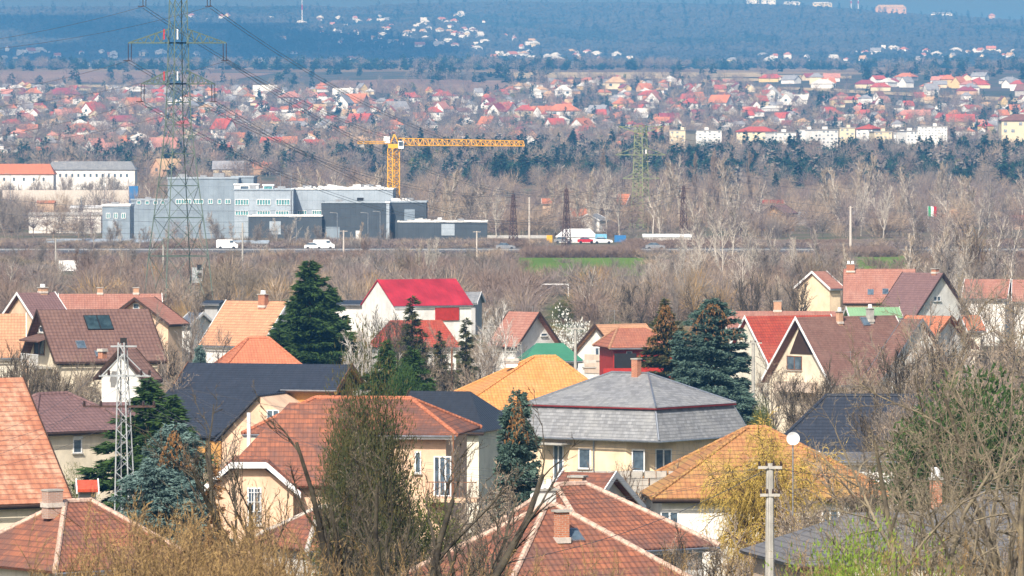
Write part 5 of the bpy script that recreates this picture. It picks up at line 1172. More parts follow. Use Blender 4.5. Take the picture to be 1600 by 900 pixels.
# ---------------------------------------------------------------- far town, woods, hills
ORD = ['first', 'second', 'third', 'fourth', 'fifth', 'sixth', 'seventh', 'eighth', 'ninth', 'tenth', 'eleventh', 'twelfth']
ZONES = [(-60, 'at the left edge'), (75, 'left of the pylon'), (205, 'around the tall pylon'), (340, 'right of the tall pylon'), (450, 'above the dark workshop'), (555, 'above the crane mast'), (650, 'above the crane jib'), (750, 'at the jib tip'),
         (850, 'left of the olive pylon'), (950, 'above the olive pylon'), (1050, 'above the left flats'), (1180, 'above the middle flats'), (1330, 'above the right flats'), (1480, 'near the right edge')]
def zone(px, Z=ZONES):
    r = Z[0][1]
    for x, n in Z:
        if px >= x: r = n
    return r
def rank_labels(items, fmt):
    """items: dicts with px,row,key,obj; the rank in its cell tells look-alikes apart"""
    cells = {}
    for it in items: cells.setdefault((it['key'], it['zone'], it['band']), []).append(it)
    for (k, z, b), L in cells.items():
        L.sort(key=lambda i: i['px'])
        for n, it in enumerate(L): it['obj']['label'] = fmt(it, (ORD[n] + ' from left' if n < 12 else '%dth from left' % (n + 1)) if len(L) > 1 else 'only one', z, b)
ROOFC = {'orange': C(.50, .18, .09), 'red': C(.42, .085, .06), 'maroon': C(.26, .06, .07), 'brown': C(.20, .10, .08), 'grey': C(.27, .27, .29), 'pink': C(.48, .22, .17), 'tan': C(.50, .33, .19), 'pale': C(.62, .60, .56)}
TR = {k: m_plain(k + '_town_roof', v, .85, var=.25, scale=.5) for k, v in ROOFC.items()}
WALLC = {'white': C(.78, .77, .74), 'cream': C(.70, .60, .42), 'yellow': C(.66, .50, .24), 'grey': C(.42, .40, .38), 'peach': C(.62, .38, .24)}
TW = {k: m_plain(k + '_town_wall', v, .9, var=.12, scale=.3) for k, v in WALLC.items()}
def proto_house(kind, L, W, h, r):
    rf, wl, wn = MB(), MB(), []
    w = W / 2 + .5; l = L / 2 + .5; zr = h + r
    if kind == 'gable':
        rf.slab([(-l, -w, h - .3), (l, -w, h - .3), (l, 0, zr), (-l, 0, zr)], .25); rf.slab([(l, w, h - .3), (-l, w, h - .3), (-l, 0, zr), (l, 0, zr)], .25)
        for x, s_ in ((-L / 2, 1), (L / 2, -1)): 
            p = [(x, W / 2, -4), (x, -W / 2, -4), (x, -W / 2, h), (x, 0, zr - .35), (x, W / 2, h)]; wl.poly(p if s_ > 0 else p[::-1])
        for y, s_ in ((-W / 2, 1), (W / 2, -1)):
            p = [(-L / 2, y, -4), (L / 2, y, -4), (L / 2, y, h), (-L / 2, y, h)]; wl.poly(p if s_ > 0 else p[::-1])
    else:
        q = min(L / 2 - .8, W / 2) ; a, b = (-l + q, 0, zr), (l - q, 0, zr)
        rf.slab([(-l, -w, h - .2), (l, -w, h - .2), b, a], .25); rf.slab([(l, w, h - .2), (-l, w, h - .2), a, b], .25); rf.slab([(l, -w, h - .2), (l, w, h - .2), b], .25); rf.slab([(-l, w, h - .2), (-l, -w, h - .2), a], .25)
        wl.box((0, 0, h / 2 - 2), (L, W, h + 3.9))
    rf.box((L * .2, .6, zr - .1), (.7, .6, 1.6), 0, 0)
    ms = []
    for nm_, mb in (('roof', rf), ('wall', wl)):
        o = mb.build(nm_, TR['red']); ms.append(o.data); bpy.data.objects.remove(o)
    for i in range(2):
        m = MB(); x = -L * .25 + i * L * .5; m.box((x, -W / 2 - .02, h - 1.5), (1.5, .1, 1.3)); o = m.build('window', M['glass']); ms.append(o.data); bpy.data.objects.remove(o)
    m = MB(); m.box((-L / 2 - .02, 0, h - 1.2 + (.9 if kind == 'gable' else 0)), (.1, 1.6, 1.3)); o = m.build('window', M['glass']); ms.append(o.data); bpy.data.objects.remove(o)
    return ms
PH = [('gable', proto_house('gable', 11, 8.5, 3.2, 4.2)), ('gable', proto_house('gable', 9, 8, 4.6, 4.6)), ('gable', proto_house('gable', 13, 9, 3.4, 3.4)), ('hip', proto_house('hip', 11, 10, 3.6, 2.9)), ('hip', proto_house('hip', 15, 10, 3.3, 2.8)), ('hip', proto_house('hip', 10, 9, 5.8, 2.8))]
def set_mat(o, m):
    o.material_slots[0].link = 'OBJECT'; o.material_slots[0].material = m
def town_house(x, y, rz, pi, roof, wall, sc_=1.0, windows=True):
    kind, ms = PH[pi]; o = empty('town_house', (x, y, ground(x, y) - .2), rz, None, 'house', 'houses of the far town'); o.scale = (sc_,) * 3
    r_ = link('roof', ms[0], o); set_mat(r_, TR[roof]); w_ = link('wall', ms[1], o); set_mat(w_, TW[wall])
    if windows:
        for m in ms[2:]: link('window', m, o)
    return o
_rs = random.Random(5)
RW = ['orange'] * 6 + ['red'] * 6 + ['pink'] * 4 + ['maroon'] * 2 + ['brown'] * 4 + ['grey'] * 6 + ['tan'] * 2 + ['pale'] * 4
WW = ['white'] * 16 + ['cream'] * 5 + ['yellow'] * 2 + ['grey'] * 2 + ['peach'] * 2
def town_top(px):   # highest row of the town
    return np.interp(px, [-400, 0, 130, 300, 450, 600, 760, 850, 1000, 1180, 1230, 2000], [136, 136, 139, 138, 142, 143, 149, 130, 126, 133, 150, 172])
def town_bot(px):
    return np.interp(px, [-400, 0, 400, 520, 600, 760, 850, 1100, 1500, 2000], [262, 260, 262, 252, 246, 238, 236, 230, 226, 230])
pts = []; grid = {}
def free(x, y, d):
    gx, gy = int(x // d), int(y // d)
    for i in (-1, 0, 1):
        for j in (-1, 0, 1):
            for (a, b) in grid.get((gx + i, gy + j), ()):
                if (a - x) ** 2 + (b - y) ** 2 < d * d: return False
    grid.setdefault((gx, gy), []).append((x, y)); return True
def claim(x, y, d=23): grid.setdefault((int(x // d), int(y // d)), []).append((x, y))
# houses one can pick out, read off the photo: (px, row of its foot, roof, wall, prototype, turn, scale)
PICK = [(52, 160, 'orange', 'white', 5, 10, 1.5), (99, 158, 'maroon', 'peach', 4, 0, 2.0), (15, 161, 'grey', 'cream', 0, 20, 1.1), (30, 162, 'pale', 'cream', 0, 60, 1.0), (40, 195, 'pink', 'white', 0, 40, 1.1), (63, 172, 'red', 'white', 3, 10, .9), (99, 188, 'pink', 'white', 0, 20, 1.2), (146, 181, 'red', 'white', 0, 50, 1.5), (165, 190, 'orange', 'yellow', 3, 0, 1.1), (191, 178, 'grey', 'white', 1, 80, 1.0), (209, 178, 'orange', 'peach', 1, 40, 1.5),
        (195, 199, 'maroon', 'cream', 4, 0, 1.5), (155, 208, 'pale', 'white', 4, 0, 1.4), (128, 213, 'orange', 'white', 4, 0, 1.5), (243, 202, 'red', 'white', 0, -30, 1.2), (350, 216, 'red', 'white', 1, -40, 1.5), (287, 211, 'red', 'cream', 3, 30, 1.6), (414, 151, 'pale', 'white', 2, 0, 1.6), (455, 162, 'pink', 'white', 3, 30, 1.7), (476, 170, 'red', 'white', 3, 0, 1.2), (538, 173, 'grey', 'white', 1, 70, 1.5), (555, 170, 'orange', 'brown' if 0 else 'peach', 0, -20, 1.8), (540, 157, 'pale', 'white', 2, 0, 1.7), (619, 180, 'grey', 'white', 0, 30, 1.6), (690, 181, 'pink', 'white', 1, 60, 1.3), (677, 184, 'red', 'white', 3, 0, 1.4),
        (640, 160, 'red', 'white', 4, 0, 1.5), (693, 157, 'red', 'white', 4, 0, 1.4), (766, 170, 'maroon', 'white', 0, 60, 1.3), (777, 186, 'maroon', 'white', 1, 60, 1.4), (790, 180, 'red', 'white', 0, -40, 1.5), (762, 204, 'orange', 'white', 1, -35, 1.2), (18, 200, 'red', 'white', 4, 0, 1.1), (470, 184, 'red', 'white', 4, 0, .9), (417, 198, 'red', 'cream', 4, 0, 1.5), (563, 201, 'red', 'white', 0, -30, 1.6), (615, 203, 'orange', 'white', 3, 10, 1.2), (665, 196, 'orange', 'white', 3, 10, 1.1),
        (880, 156, 'pale', 'white', 5, 0, 1.6), (857, 156, 'tan', 'peach', 5, 0, 1.0), (915, 140, 'pale', 'yellow', 4, 0, 1.2), (962, 139, 'tan', 'cream', 3, 0, 1.9), (1016, 156, 'red', 'white', 4, -10, 1.5), (1007, 144, 'orange', 'peach', 0, 30, 1.2), (976, 170, 'orange', 'yellow', 4, 0, 1.5), (1021, 169, 'pink', 'white', 1, 75, 1.6), (1057, 180, 'orange', 'yellow', 3, 0, 1.4), (1079, 170, 'red', 'white', 3, -10, 1.4), (1075, 160, 'red', 'cream', 0, -30, 1.1), (1052, 164, 'red', 'peach', 0, 20, .9), (1090, 185, 'maroon', 'cream', 0, 20, 1.0), (1126, 169, 'orange', 'white', 0, -30, 1.6), (1175, 182, 'red', 'white', 4, 0, 1.3),
        (1209, 162, 'pale', 'white', 1, 75, 1.5), (1232, 164, 'pale', 'white', 0, 70, 1.5), (1246, 163, 'pale', 'white', 2, 0, 1.3), (1286, 138, 'pale', 'white', 4, -10, 1.5), (880, 184, 'orange', 'white', 4, 0, 1.9), (850, 183, 'orange', 'white', 0, 40, 1.3), (820, 182, 'red', 'cream', 3, 0, 1.5), (868, 202, 'red', 'white', 0, 30, 1.2), (910, 209, 'orange', 'white', 0, 60, 1.6), (921, 205, 'pale', 'white', 5, 0, 1.0), (935, 183, 'grey', 'white', 0, -30, 1.4), (965, 193, 'orange', 'peach', 3, 20, 1.4), (1045, 192, 'maroon', 'cream', 2, 10, 1.2), (1300, 187, 'red', 'white', 3, 20, 1.4), (1360, 232, 'red', 'white', 4, 10, 1.3), (1352, 138, 'maroon', 'cream', 4, 0, 1.4), (1375, 142, 'red', 'cream', 4, 0, 1.3), (1395, 135, 'maroon', 'white', 3, 0, 1.3), (1416, 137, 'grey', 'white', 1, 40, 1.2), (1481, 137, 'orange', 'yellow', 5, 0, 1.5), (1498, 138, 'orange', 'yellow', 1, 50, 1.3), (1454, 150, 'grey', 'white', 1, 20, 1.3), (1510, 148, 'maroon', 'peach', 4, 0, 1.3), (1532, 138, 'red', 'cream', 4, 0, 1.2),
        (1380, 170, 'pink', 'white', 1, 50, 1.2), (1436, 188, 'pink', 'peach', 2, 0, 1.3), (1415, 188, 'pink', 'cream', 3, 0, 1.3), (1500, 200, 'red', 'cream', 2, 0, 1.6), (490, 240, 'red', 'white', 0, 40, 1.2), (418, 250, 'pale', 'white', 1, 60, .8), (560, 232, 'tan', 'white', 3, 0, 1.2), (573, 232, 'tan', 'white', 3, 0, 1.1), (255, 243, 'pink', 'white', 0, 30, 1.5), (303, 248, 'orange', 'cream', 0, 70, 1.0), (318, 254, 'tan', 'peach', 3, 20, 1.2), (150, 242, 'pink', 'white', 1, 40, 1.1), (172, 246, 'pink', 'white', 0, 30, 1.2), (190, 234, 'orange', 'cream', 3, 0, 1.3), (113, 234, 'pink', 'white', 0, 30, 1.3), (357, 275, 'grey', 'cream', 2, 0, 1.2), (404, 273, 'orange', 'peach', 2, 0, 1.0), (262, 276, 'tan', 'peach', 0, 40, 1.3), (662, 250, 'red', 'peach', 0, 30, .8), (578, 248, 'grey', 'white', 0, 60, .8)]
TI = []
def add_town(x, y, rz, pi, roof, wall, s_):
    TI.append(dict(x=x, y=y, rz=rz, pi=pi, roof=roof, wall=wall, s=s_, size=s_ / y, pick=False)); return TI[-1]
for px, row, roof, wall, pi, turn, s_ in PICK:
    D = D_row(row, px, 1500, 6400); x = (px - 800) / F * D; claim(x, D); t = add_town(x, D, R(turn), pi, roof, wall, s_ * .76); t['pick'] = True
n_ = 0
for _ in range(16000):
    if n_ > 1600: break
    D = 2300 + 3500 * _rs.random() ** 1.1; px = _rs.uniform(-260, 1860); x = (px - 800) / F * D; row = row_of(ground(x, D), D)
    if not (town_top(px) < row < town_bot(px)): continue
    if 1040 < px < 1490 and 205 < row < 240: continue
    if 890 < px < 960 and 140 < row < 178 and _rs.random() < .8: continue
    if row > 205 and _rs.random() < .35: continue
    if not free(x, D, 23): continue
    add_town(x, D, R(_rs.choice([0, 90]) + _rs.gauss(12, 16)), _rs.randrange(6), _rs.choice(RW), _rs.choice(WW), _rs.uniform(.5, .8)); n_ += 1
for _ in range(90):   # houses above the slanting field at right
    px = _rs.uniform(1200, 1800); row = _rs.uniform(125, 130 + (px - 1200) * .06)
    D = D_row(row, px, 2500, 6400); x = (px - 800) / F * D
    if free(x, D, 34): add_town(x, D, R(_rs.gauss(10, 30)), _rs.randrange(6), _rs.choice(RW), _rs.choice(WW), _rs.uniform(.75, 1.05))
TI.sort(key=lambda t: (not t['pick'], -t['size'] if -10 < col_of(t['x'], t['y']) < 1610 else 1))
items = []; rest = []
for k_, t in enumerate(TI):
    px = col_of(t['x'], t['y']); row = row_of(ground(t['x'], t['y']), t['y'])
    if k_ < 230:
        o = town_house(t['x'], t['y'], t['rz'], t['pi'], t['roof'], t['wall'], t['s'], windows=t['s'] / t['y'] > .00028)
        b = 'town top edge' if row < 150 else 'upper town' if row < 175 else 'mid town' if row < 205 else 'lower town' if row < 235 else 'town foot'
        items.append(dict(px=px, row=row, zone=zone(px), band=b, key=(t['roof'], t['wall']), obj=o, t=t))
    else: rest.append(t)
rank_labels(items, lambda it, r_, z, b: '%s-roofed %s house, %s, %s, %s' % (it['t']['roof'], it['t']['wall'], b, z, r_))
def merge_instances(name, protos, inst, mats, kind='stuff', smooth=False):
    """inst rows: (proto, x, y, z, rz, sx, sz, material offset) -> one mesh; protos = [(verts, faces(list of arrays 3 or 4), midx)]"""
    VV, TT, MM = [], [], []; off = 0
    by = {}
    for r_ in inst: by.setdefault(int(r_[0]), []).append(r_)
    for p, rows in by.items():
        v, t, mi = protos[p]; A = np.asarray([r_[1:8] for r_ in rows], np.float64); n = len(A); c, s_ = np.cos(A[:, 3]), np.sin(A[:, 3])
        x = v[None, :, 0] * A[:, 4:5]; y = v[None, :, 1] * A[:, 4:5]; z = v[None, :, 2] * A[:, 5:6]
        V_ = np.stack([x * c[:, None] - y * s_[:, None] + A[:, 0:1], x * s_[:, None] + y * c[:, None] + A[:, 1:2], z + A[:, 2:3]], -1)
        VV.append(V_.reshape(-1, 3)); TT.append((t[None] + (np.arange(n) * len(v))[:, None, None] + off).reshape(-1, 3)); off += n * len(v)
        MM.append((mi[None, :] + A[:, 6:7].astype(int)).ravel())
    me = np_mesh(name, np.concatenate(VV), tris=np.concatenate(TT), mats=mats, midx=np.concatenate(MM), smooth=smooth)
    return tag(link(name, me), kind=kind)
def tri_of(me):
    me.calc_loop_triangles(); v = np.zeros(len(me.vertices) * 3, np.float32); me.vertices.foreach_get('co', v); t = np.zeros(len(me.loop_triangles) * 3, np.int32); me.loop_triangles.foreach_get('vertices', t); return v.reshape(-1, 3), t.reshape(-1, 3)
RN, WN_ = list(TR), list(TW); pr = []
for kind, ms in PH:
    for m_ in ms[:2]: v, t = tri_of(m_); pr.append((v, t, np.zeros(len(t), int)))
inst = []
for t in rest:
    z = ground(t['x'], t['y']) - .2
    inst.append((t['pi'] * 2, t['x'], t['y'], z, t['rz'], t['s'], t['s'], RN.index(t['roof']))); inst.append((t['pi'] * 2 + 1, t['x'], t['y'], z, t['rz'], t['s'], t['s'], len(RN) + WN_.index(t['wall'])))
# the scattered houses on the far hillsides, counted off the photo: (px, row)
HC = [(24, 92), (34, 87), (84, 98), (90, 90), (134, 105), (172, 89), (178, 90), (225, 88), (252, 85), (300, 28), (325, 32), (346, 29), (356, 29), (48, 84), (62, 82), (7, 92), (424, 29), (443, 63), (470, 38), (476, 38), (500, 53), (530, 30), (529, 53), (555, 32), (556, 52), (583, 62), (595, 35), (599, 46), (606, 47), (634, 60), (637, 52), (655, 40), (636, 56), (662, 37), (661, 52), (665, 62), (656, 74), (686, 73), (687, 52), (698, 38), (710, 36), (714, 26), (720, 27), (725, 48), (738, 49), (744, 70), (745, 78), (772, 92), (780, 88), (790, 90), (762, 101), (705, 103), (643, 95), (548, 94), (720, 62), (712, 58), (600, 75), (408, 100), (831, 66), (836, 74), (868, 90), (818, 88), (800, 89), (855, 92), (892, 83), (902, 84), (918, 83), (932, 86), (963, 88), (984, 93), (985, 93), (870, 96), (1008, 104), (1306, 95), (1322, 95), (1348, 98), (1211, 91), (1230, 92), (1302, 92), (1352, 85), (1368, 83), (1398, 80), (1412, 81), (1447, 82), (1442, 88), (1463, 88), (1468, 91), (1488, 90), (1493, 81), (1512, 84), (1523, 82), (1532, 82), (1535, 92), (1548, 80), (1560, 83), (1568, 88), (1583, 81), (1578, 90), (1434, 94), (1392, 78), (1380, 77), (500, 31), (560, 36), (575, 40), (540, 43), (520, 40), (605, 33), (650, 44), (690, 33), (702, 52), (545, 58), (565, 66), (620, 66), (700, 66), (730, 57), (750, 60), (758, 67), (790, 58), (815, 76), (826, 71), (1145, 97), (1192, 88), (1202, 96)]
hillh = []
for px, row in HC:
    D = 7000; x = (px - 800) / F * D; hillh.append((x, D))
def D_row2(row, px): 
    ds = np.arange(6700, 9900, 8.0); r_ = 250 - (zt((px - 800) / F * ds, ds) - CZ) * F / ds; k = np.where(r_ <= row)[0]; return float(ds[k[0]]) if len(k) else 9850.0
for px, row in HC:
    D = D_row2(row, px); x = (px - 800) / F * D; s_ = _rs.uniform(.5, 1.05); pi = _rs.randrange(6); z = ground(x, D); rz = R(_rs.gauss(10, 30)); ro = _rs.choice(['pink', 'grey', 'pale', 'pale', 'orange', 'tan', 'pale']); wa = _rs.choice(['white', 'white', 'white', 'cream'])
    inst.append((pi * 2, x, D, z, rz, s_, s_, RN.index(ro))); inst.append((pi * 2 + 1, x, D, z, rz, s_, s_, len(RN) + WN_.index(wa)))
for _ in range(80):
    px = _rs.gauss(640, 110) if _rs.random() < .5 else _rs.uniform(-100, 1700); row = _rs.uniform(28, 75) if abs(px - 640) < 170 else _rs.uniform(80, 100)
    if px < 400 and row < 80: continue
    D = D_row2(row, px); x = (px - 800) / F * D; s_ = _rs.uniform(.4, .8); z = ground(x, D); pi = _rs.randrange(6); rz = _rs.random() * 3; inst.append((pi * 2, x, D, z, rz, s_, s_, RN.index(_rs.choice(['pink', 'grey', 'pale', 'brown'])))); inst.append((pi * 2 + 1, x, D, z, rz, s_, s_, len(RN) + WN_.index('white')))
merge_instances('distant_housing', pr, inst, [TR[k] for k in RN] + [TW[k] for k in WN_])

# ridge-top buildings and blocks of flats
def flats(label, px0, px1, yt, yb, D, wall='white', n=8, rows=4, depth=11, roof=None, cat='apartment block', name='apartment_block', step_=0, g0=None, group=None, rz=0.0):
    D = D or D_row(yb, (px0 + px1) / 2, 1500, 4000); A, B = at(px0, yt, D), at(px1, yt, D); cx = (A.x + B.x) / 2; zb_ = at(cx, yb, D).z; g = min(ground(cx, D), zb_); r_ = empty(name, (cx, D, g), rz, label, cat, group); W_ = B.x - A.x; H = A.z - g
    m = MB(); m.box((0, depth / 2, H / 2 - 1), (W_, depth, H + 2)); m.build('wall', TW[wall], r_)
    m = MB()
    if roof: m.slab([(-W_ / 2 - .6, -.6, H), (W_ / 2 + .6, -.6, H), (W_ / 2 - depth * .4, depth / 2, H + roof[1]), (-W_ / 2 + depth * .4, depth / 2, H + roof[1])], .3); m.slab([(W_ / 2 + .6, -.6, H), (W_ / 2 + .6, depth + .6, H), (W_ / 2 - depth * .4, depth / 2, H + roof[1])], .3); m.slab([(-W_ / 2 - .6, depth + .6, H), (-W_ / 2 - .6, -.6, H), (-W_ / 2 + depth * .4, depth / 2, H + roof[1])], .3); m.slab([(W_ / 2 + .6, depth + .6, H), (-W_ / 2 - .6, depth + .6, H), (-W_ / 2 + depth * .4, depth / 2, H + roof[1]), (W_ / 2 - depth * .4, depth / 2, H + roof[1])], .3); m.build('roof', TR[roof[0]], r_)
    else:
        m.box((0, depth / 2, H + .15), (W_ + .6, depth + .6, .3))
        m.build('roof', TW['grey'], r_); 
        for k2 in range(max(1, n // 8)): m = MB(); m.box((-W_ / 2 + W_ * (k2 + .6) / max(1, n // 8), depth * .4, H + .9), (1.6, 2, 1.2)); m.build('chimney', TW[wall], r_)
    hb = min(H, (yb - yt) * D / F); fh = hb / rows
    for i in range(n):
        for j in range(rows):
            if (i * 7 + j * 5 + int(px0)) % 3 == 0: continue
            m = MB(); x = -W_ / 2 + W_ * (i + .5) / n; z = H - fh * (j + .5); 
            m.box((x, -.03, z), (W_ / n * .45, .12, fh * .45)); m.build('window', M['glass_flat'], r_)
    return r_
FD = 2560
fl = [(1045, 1072, 204, 222, 'cream'), (1075, 1128, 204, 221, 'white'), (1150, 1205, 205, 224, 'cream'), (1208, 1245, 207, 228, 'white'), (1247, 1274, 203, 222, 'white'), (1275, 1312, 203, 225, 'white'), (1312, 1336, 200, 218, 'cream'), (1337, 1364, 201, 221, 'white'), (1366, 1394, 206, 222, 'cream'), (1396, 1414, 208, 222, 'white'), (1416, 1434, 205, 221, 'white')]
wd = ['leftmost cream', 'second long white', 'wide cream', 'low white', 'narrow bright white', 'long white', 'tall narrow cream', 'white balconied', 'cream stepped', 'small white', 'slim white']
for k_, (a_, b_, t_, u_, w_) in enumerate(fl): flats('%s apartment block, %s from left in the row of flats' % (wd[k_], ORD[k_]), a_, b_, t_, u_, FD + (k_ * 37 % 5) * 30 - 40, w_, max(3, (b_ - a_) // 7), 3 + k_ % 2, rz=R((k_ * 53 % 7 - 3) * 9), roof=('red', 2.2) if k_ in (2, 7) else None)
flats('tall white apartment block with dark loggias ending the row of flats', 1434, 1480, 198, 218, 2540, 'white', 9, 5)
flats('big white building with flat hipped red roof at the right edge', 1565, 1660, 188, 210, 2620, 'cream', 8, 2, 16, ('brown', 3))
for px, row, sc2, pi, ro, wa, tu in ((1108, 232, 1.3, 4, 'pale', 'white', 0), (1340, 236, 1.2, 2, 'red', 'white', 5), (1270, 234, 1.1, 4, 'pale', 'white', 10), (1190, 202, 1.6, 4, 'orange', 'cream', 0), (1460, 232, 1.1, 3, 'red', 'white', 0)): pass
flats('pale teal striped hall half hidden by trees below the flats', 1388, 1442, 227, 240, None, 'grey', 12, 1, 12)
flats('white flat-roofed hall behind the crane jib', 690, 725, 235, 246, None, 'white', 5, 1, 12, None, 'hall', 'hall'); flats('white stepped flats at the left edge', -14, 12, 234, 252, None, 'white', 5, 3)
flats('maroon and pale shop building right of the crane mast', 740, 766, 248, 257, None, 'peach', 4, 1, 12, ('maroon', 1.5), 'shop', 'shop_building')
RD = 9830
flats('tall white hotel block on top of the ridge, upper right', 1167, 1186, -2, 12, RD, 'white', 6, 4, 14, None, 'hotel', 'hotel'); flats('second white block beside the hotel on the ridge', 1190, 1212, 0, 9, RD + 30, 'white', 6, 2, 14)
flats('low white hall left of the hotel on the ridge', 1102, 1123, 9, 13, RD - 150, 'white', 3, 1); flats('long pale block with grey roof on the ridge, upper right', 1368, 1416, 12, 19, RD - 100, 'peach', 8, 1, 14, ('tan', 5), 'building', 'long_building')
flats('low pink walled building on the right end of the ridge', 1545, 1555, 24, 29, RD - 80, 'peach', 3, 1, 10, ('pink', 3)); flats('white row building on the ridge just right of the hotel', 1225, 1250, 4, 8, RD - 40, 'white', 4, 1, 8, ('pale', 2)); flats('white row building on the ridge, farther right of the hotel', 1270, 1300, 5, 9, RD - 60, 'cream', 4, 1, 8, ('pale', 2))
flats('white cottage row on the ridge at upper right', 1455, 1488, 21, 25, RD - 90, 'white', 5, 1, 8, ('grey', 2)); flats('pair of dark red brick towers before the far tree line', 902, 908, 88, 106, 6480, 'peach', 1, 3, 6, None, 'tower block', 'tower_block')
# conifers and bare crowns between the houses: stuff for the mass, own objects for the larger ones
def low_spruce(seed, n=220): 
    (a1, q1), (V_, T_, V2, Q2) = gen_spruce(seed, 9, 2.4, n=n, leaf=1.3, lw=.75, tiers=8, ragged=.35); return V_, T_, np.zeros(len(T_), int)
def low_bare(seed, wd_=.10, n=200, H=8, W=6):
    rg = np.random.default_rng(seed); d = rg.normal(size=(n, 3)); d /= np.linalg.norm(d, axis=1)[:, None]; rad = rg.random(n) ** .45
    P = d * rad[:, None] * np.array([W / 2, W / 2, H * .36]) + np.array([0, 0, H * .58]); Dm = d + rg.normal(size=(n, 3)) * .5 + np.array([0, 0, .5]); Dm /= np.linalg.norm(Dm, axis=1)[:, None]
    V_ = leaf_tris(P, Dm, 1.2 + rg.random(n) * 1.2, np.full(n, wd_) * (.6 + rg.random(n)), seed); T_ = np.arange(len(V_)).reshape(-1, 3)
    V2, Q2 = tubes([(0, 0, -1, 0, 0, H * .7, .16, .05)] + [(0, 0, H * .3, *(P[i]), .07, .02) for i in range(0, 24)], 3); t2 = np.concatenate([Q2[:, [0, 1, 2]], Q2[:, [0, 2, 3]]]) + len(V_)
    return np.concatenate([V_, V2]), np.concatenate([T_, t2]), np.concatenate([np.zeros(len(T_), int), np.zeros(len(t2), int)])
def low_blob(seed, n=150, W=6, H=6):
    (v1, q1), (V_, T_) = gen_leafy(seed, W, W, H, n=n, lump=5, leaf=1.3, lw=.9); return V_, T_, np.zeros(len(T_), int)
vp = [low_spruce(1), low_spruce(2), low_bare(3), low_bare(4), low_bare(5, .12, 240, 9, 8), low_blob(6), low_blob(7, W=8, H=5)]
vm = [M['lf_far'], M['tw_mauve'], M['tw_grey'], M['tw_tan'], M['lf_olive'], M['tw_red']]
inst = []
for _ in range(9000):
    D = 2250 + 3900 * _rs.random() ** 1.2; px = _rs.uniform(-300, 1900); x = (px - 800) / F * D; row = row_of(ground(x, D), D)
    if row < town_top(px) - 4: continue
    if 1180 < px and abs(row - np.interp(px, [1100, 1300, 1750], [136, 142, 170])) < 4: continue
    y = D; r_ = _rs.random(); z = ground(x, y); 
    if 890 < px < 965 and 138 < row < 180: r_ *= .3
    if px > 1180 and 150 < row < 185: r_ *= .5
    if r_ < .14: inst.append((_rs.randrange(2), x, y, z, _rs.random() * 6, _rs.uniform(.6, 1.2), _rs.uniform(.5, 1.15), 0))
    elif r_ < .9: inst.append((2 + _rs.randrange(3), x, y, z, _rs.random() * 6, _rs.uniform(.7, 1.5), _rs.uniform(.6, 1.3), _rs.choice([1, 1, 2, 2, 3, 5])))
    else: inst.append((5 + _rs.randrange(2), x, y, z, _rs.random() * 6, _rs.uniform(.6, 1.2), _rs.uniform(.5, 1), _rs.choice([0, 4])))
for _ in range(2000):   # the dark belt of evergreens at the foot of the town
    px = _rs.uniform(-200, 1850) if _rs.random() < .25 else _rs.uniform(610, 1850); row = _rs.uniform(236, 292) if px > 640 else _rs.uniform(250, 275)
    if px > 1040: row = max(row, 228 + _rs.random() * 20)
    D = D_row(row, px, 1500, 2700); x = (px - 800) / F * D; z = ground(x, D); inst.append((_rs.choice([0, 1, 5, 6, 5, 2]), x, D, z, _rs.random() * 6, _rs.uniform(.8, 1.5), _rs.uniform(.5, 1.15), _rs.choice([0, 0, 0, 1])))
# scrub and tree rows across the fields and at the foot of the hills
for _ in range(1900):
    px = _rs.uniform(-300, 1900); row = _rs.gauss(107, 2.2) if _rs.random() < .75 else _rs.uniform(112, 134)
    if row > 110 and not (px < 470 and row > 128 or 640 < px < 860 or px > 1300 and row < 126 or _rs.random() < .12): continue
    D = D_row(row, px, 4300, 6690); x = (px - 800) / F * D; z = ground(x, D); d_ = _rs.random() < .6
    inst.append((_rs.choice([0, 1, 5, 6]) if d_ else 2 + _rs.randrange(3), x, D, z, _rs.random() * 6, _rs.uniform(1, 2.0), _rs.uniform(.8, 1.5), 0 if d_ else _rs.choice([1, 2])))
merge_instances('distant_trees_and_shrubs', vp, inst, vm)
# woods on the hills: rough crowns so the slope is not smooth
def ico(seed):
    rs = random.Random(seed); t = (1 + 5 ** .5) / 2; v = np.array([(-1, t, 0), (1, t, 0), (-1, -t, 0), (1, -t, 0), (0, -1, t), (0, 1, t), (0, -1, -t), (0, 1, -t), (t, 0, -1), (t, 0, 1), (-t, 0, -1), (-t, 0, 1)]) / 1.9
    f = np.array([(0, 11, 5), (0, 5, 1), (0, 1, 7), (0, 7, 10), (0, 10, 11), (1, 5, 9), (5, 11, 4), (11, 10, 2), (10, 7, 6), (7, 1, 8), (3, 9, 4), (3, 4, 2), (3, 2, 6), (3, 6, 8), (3, 8, 9), (4, 9, 5), (2, 4, 11), (6, 2, 10), (8, 6, 7), (9, 8, 1)])
    v = v * np.array([[rs.uniform(.7, 1.3) for _ in range(3)] for _ in range(12)]); return v, f, np.zeros(20, int)
hp = [ico(k) for k in range(5)] + [low_spruce(9, 90)]
M['wood_grey'] = m_plain('bare_hill_wood', C(.06, .057, .05), .95, var=.25, scale=.004); M['wood_dark'] = m_plain('dark_hill_wood', C(.032, .038, .03), .95, var=.3, scale=.01); M['wood_tan'] = m_plain('tan_hill_wood', C(.075, .068, .06), .95, var=.2, scale=.01)
inst = []; rg = np.random.default_rng(3); n = 30000; u = rg.uniform(-500, 2100, n); d = 6900 + 3050 * rg.random(n) ** .8; x = (u - 800) / F * d; z = zt(x, d); big_ = vnoise(x / 260, d / 480, 7); sm = vnoise(x / 60, d / 120, 8)
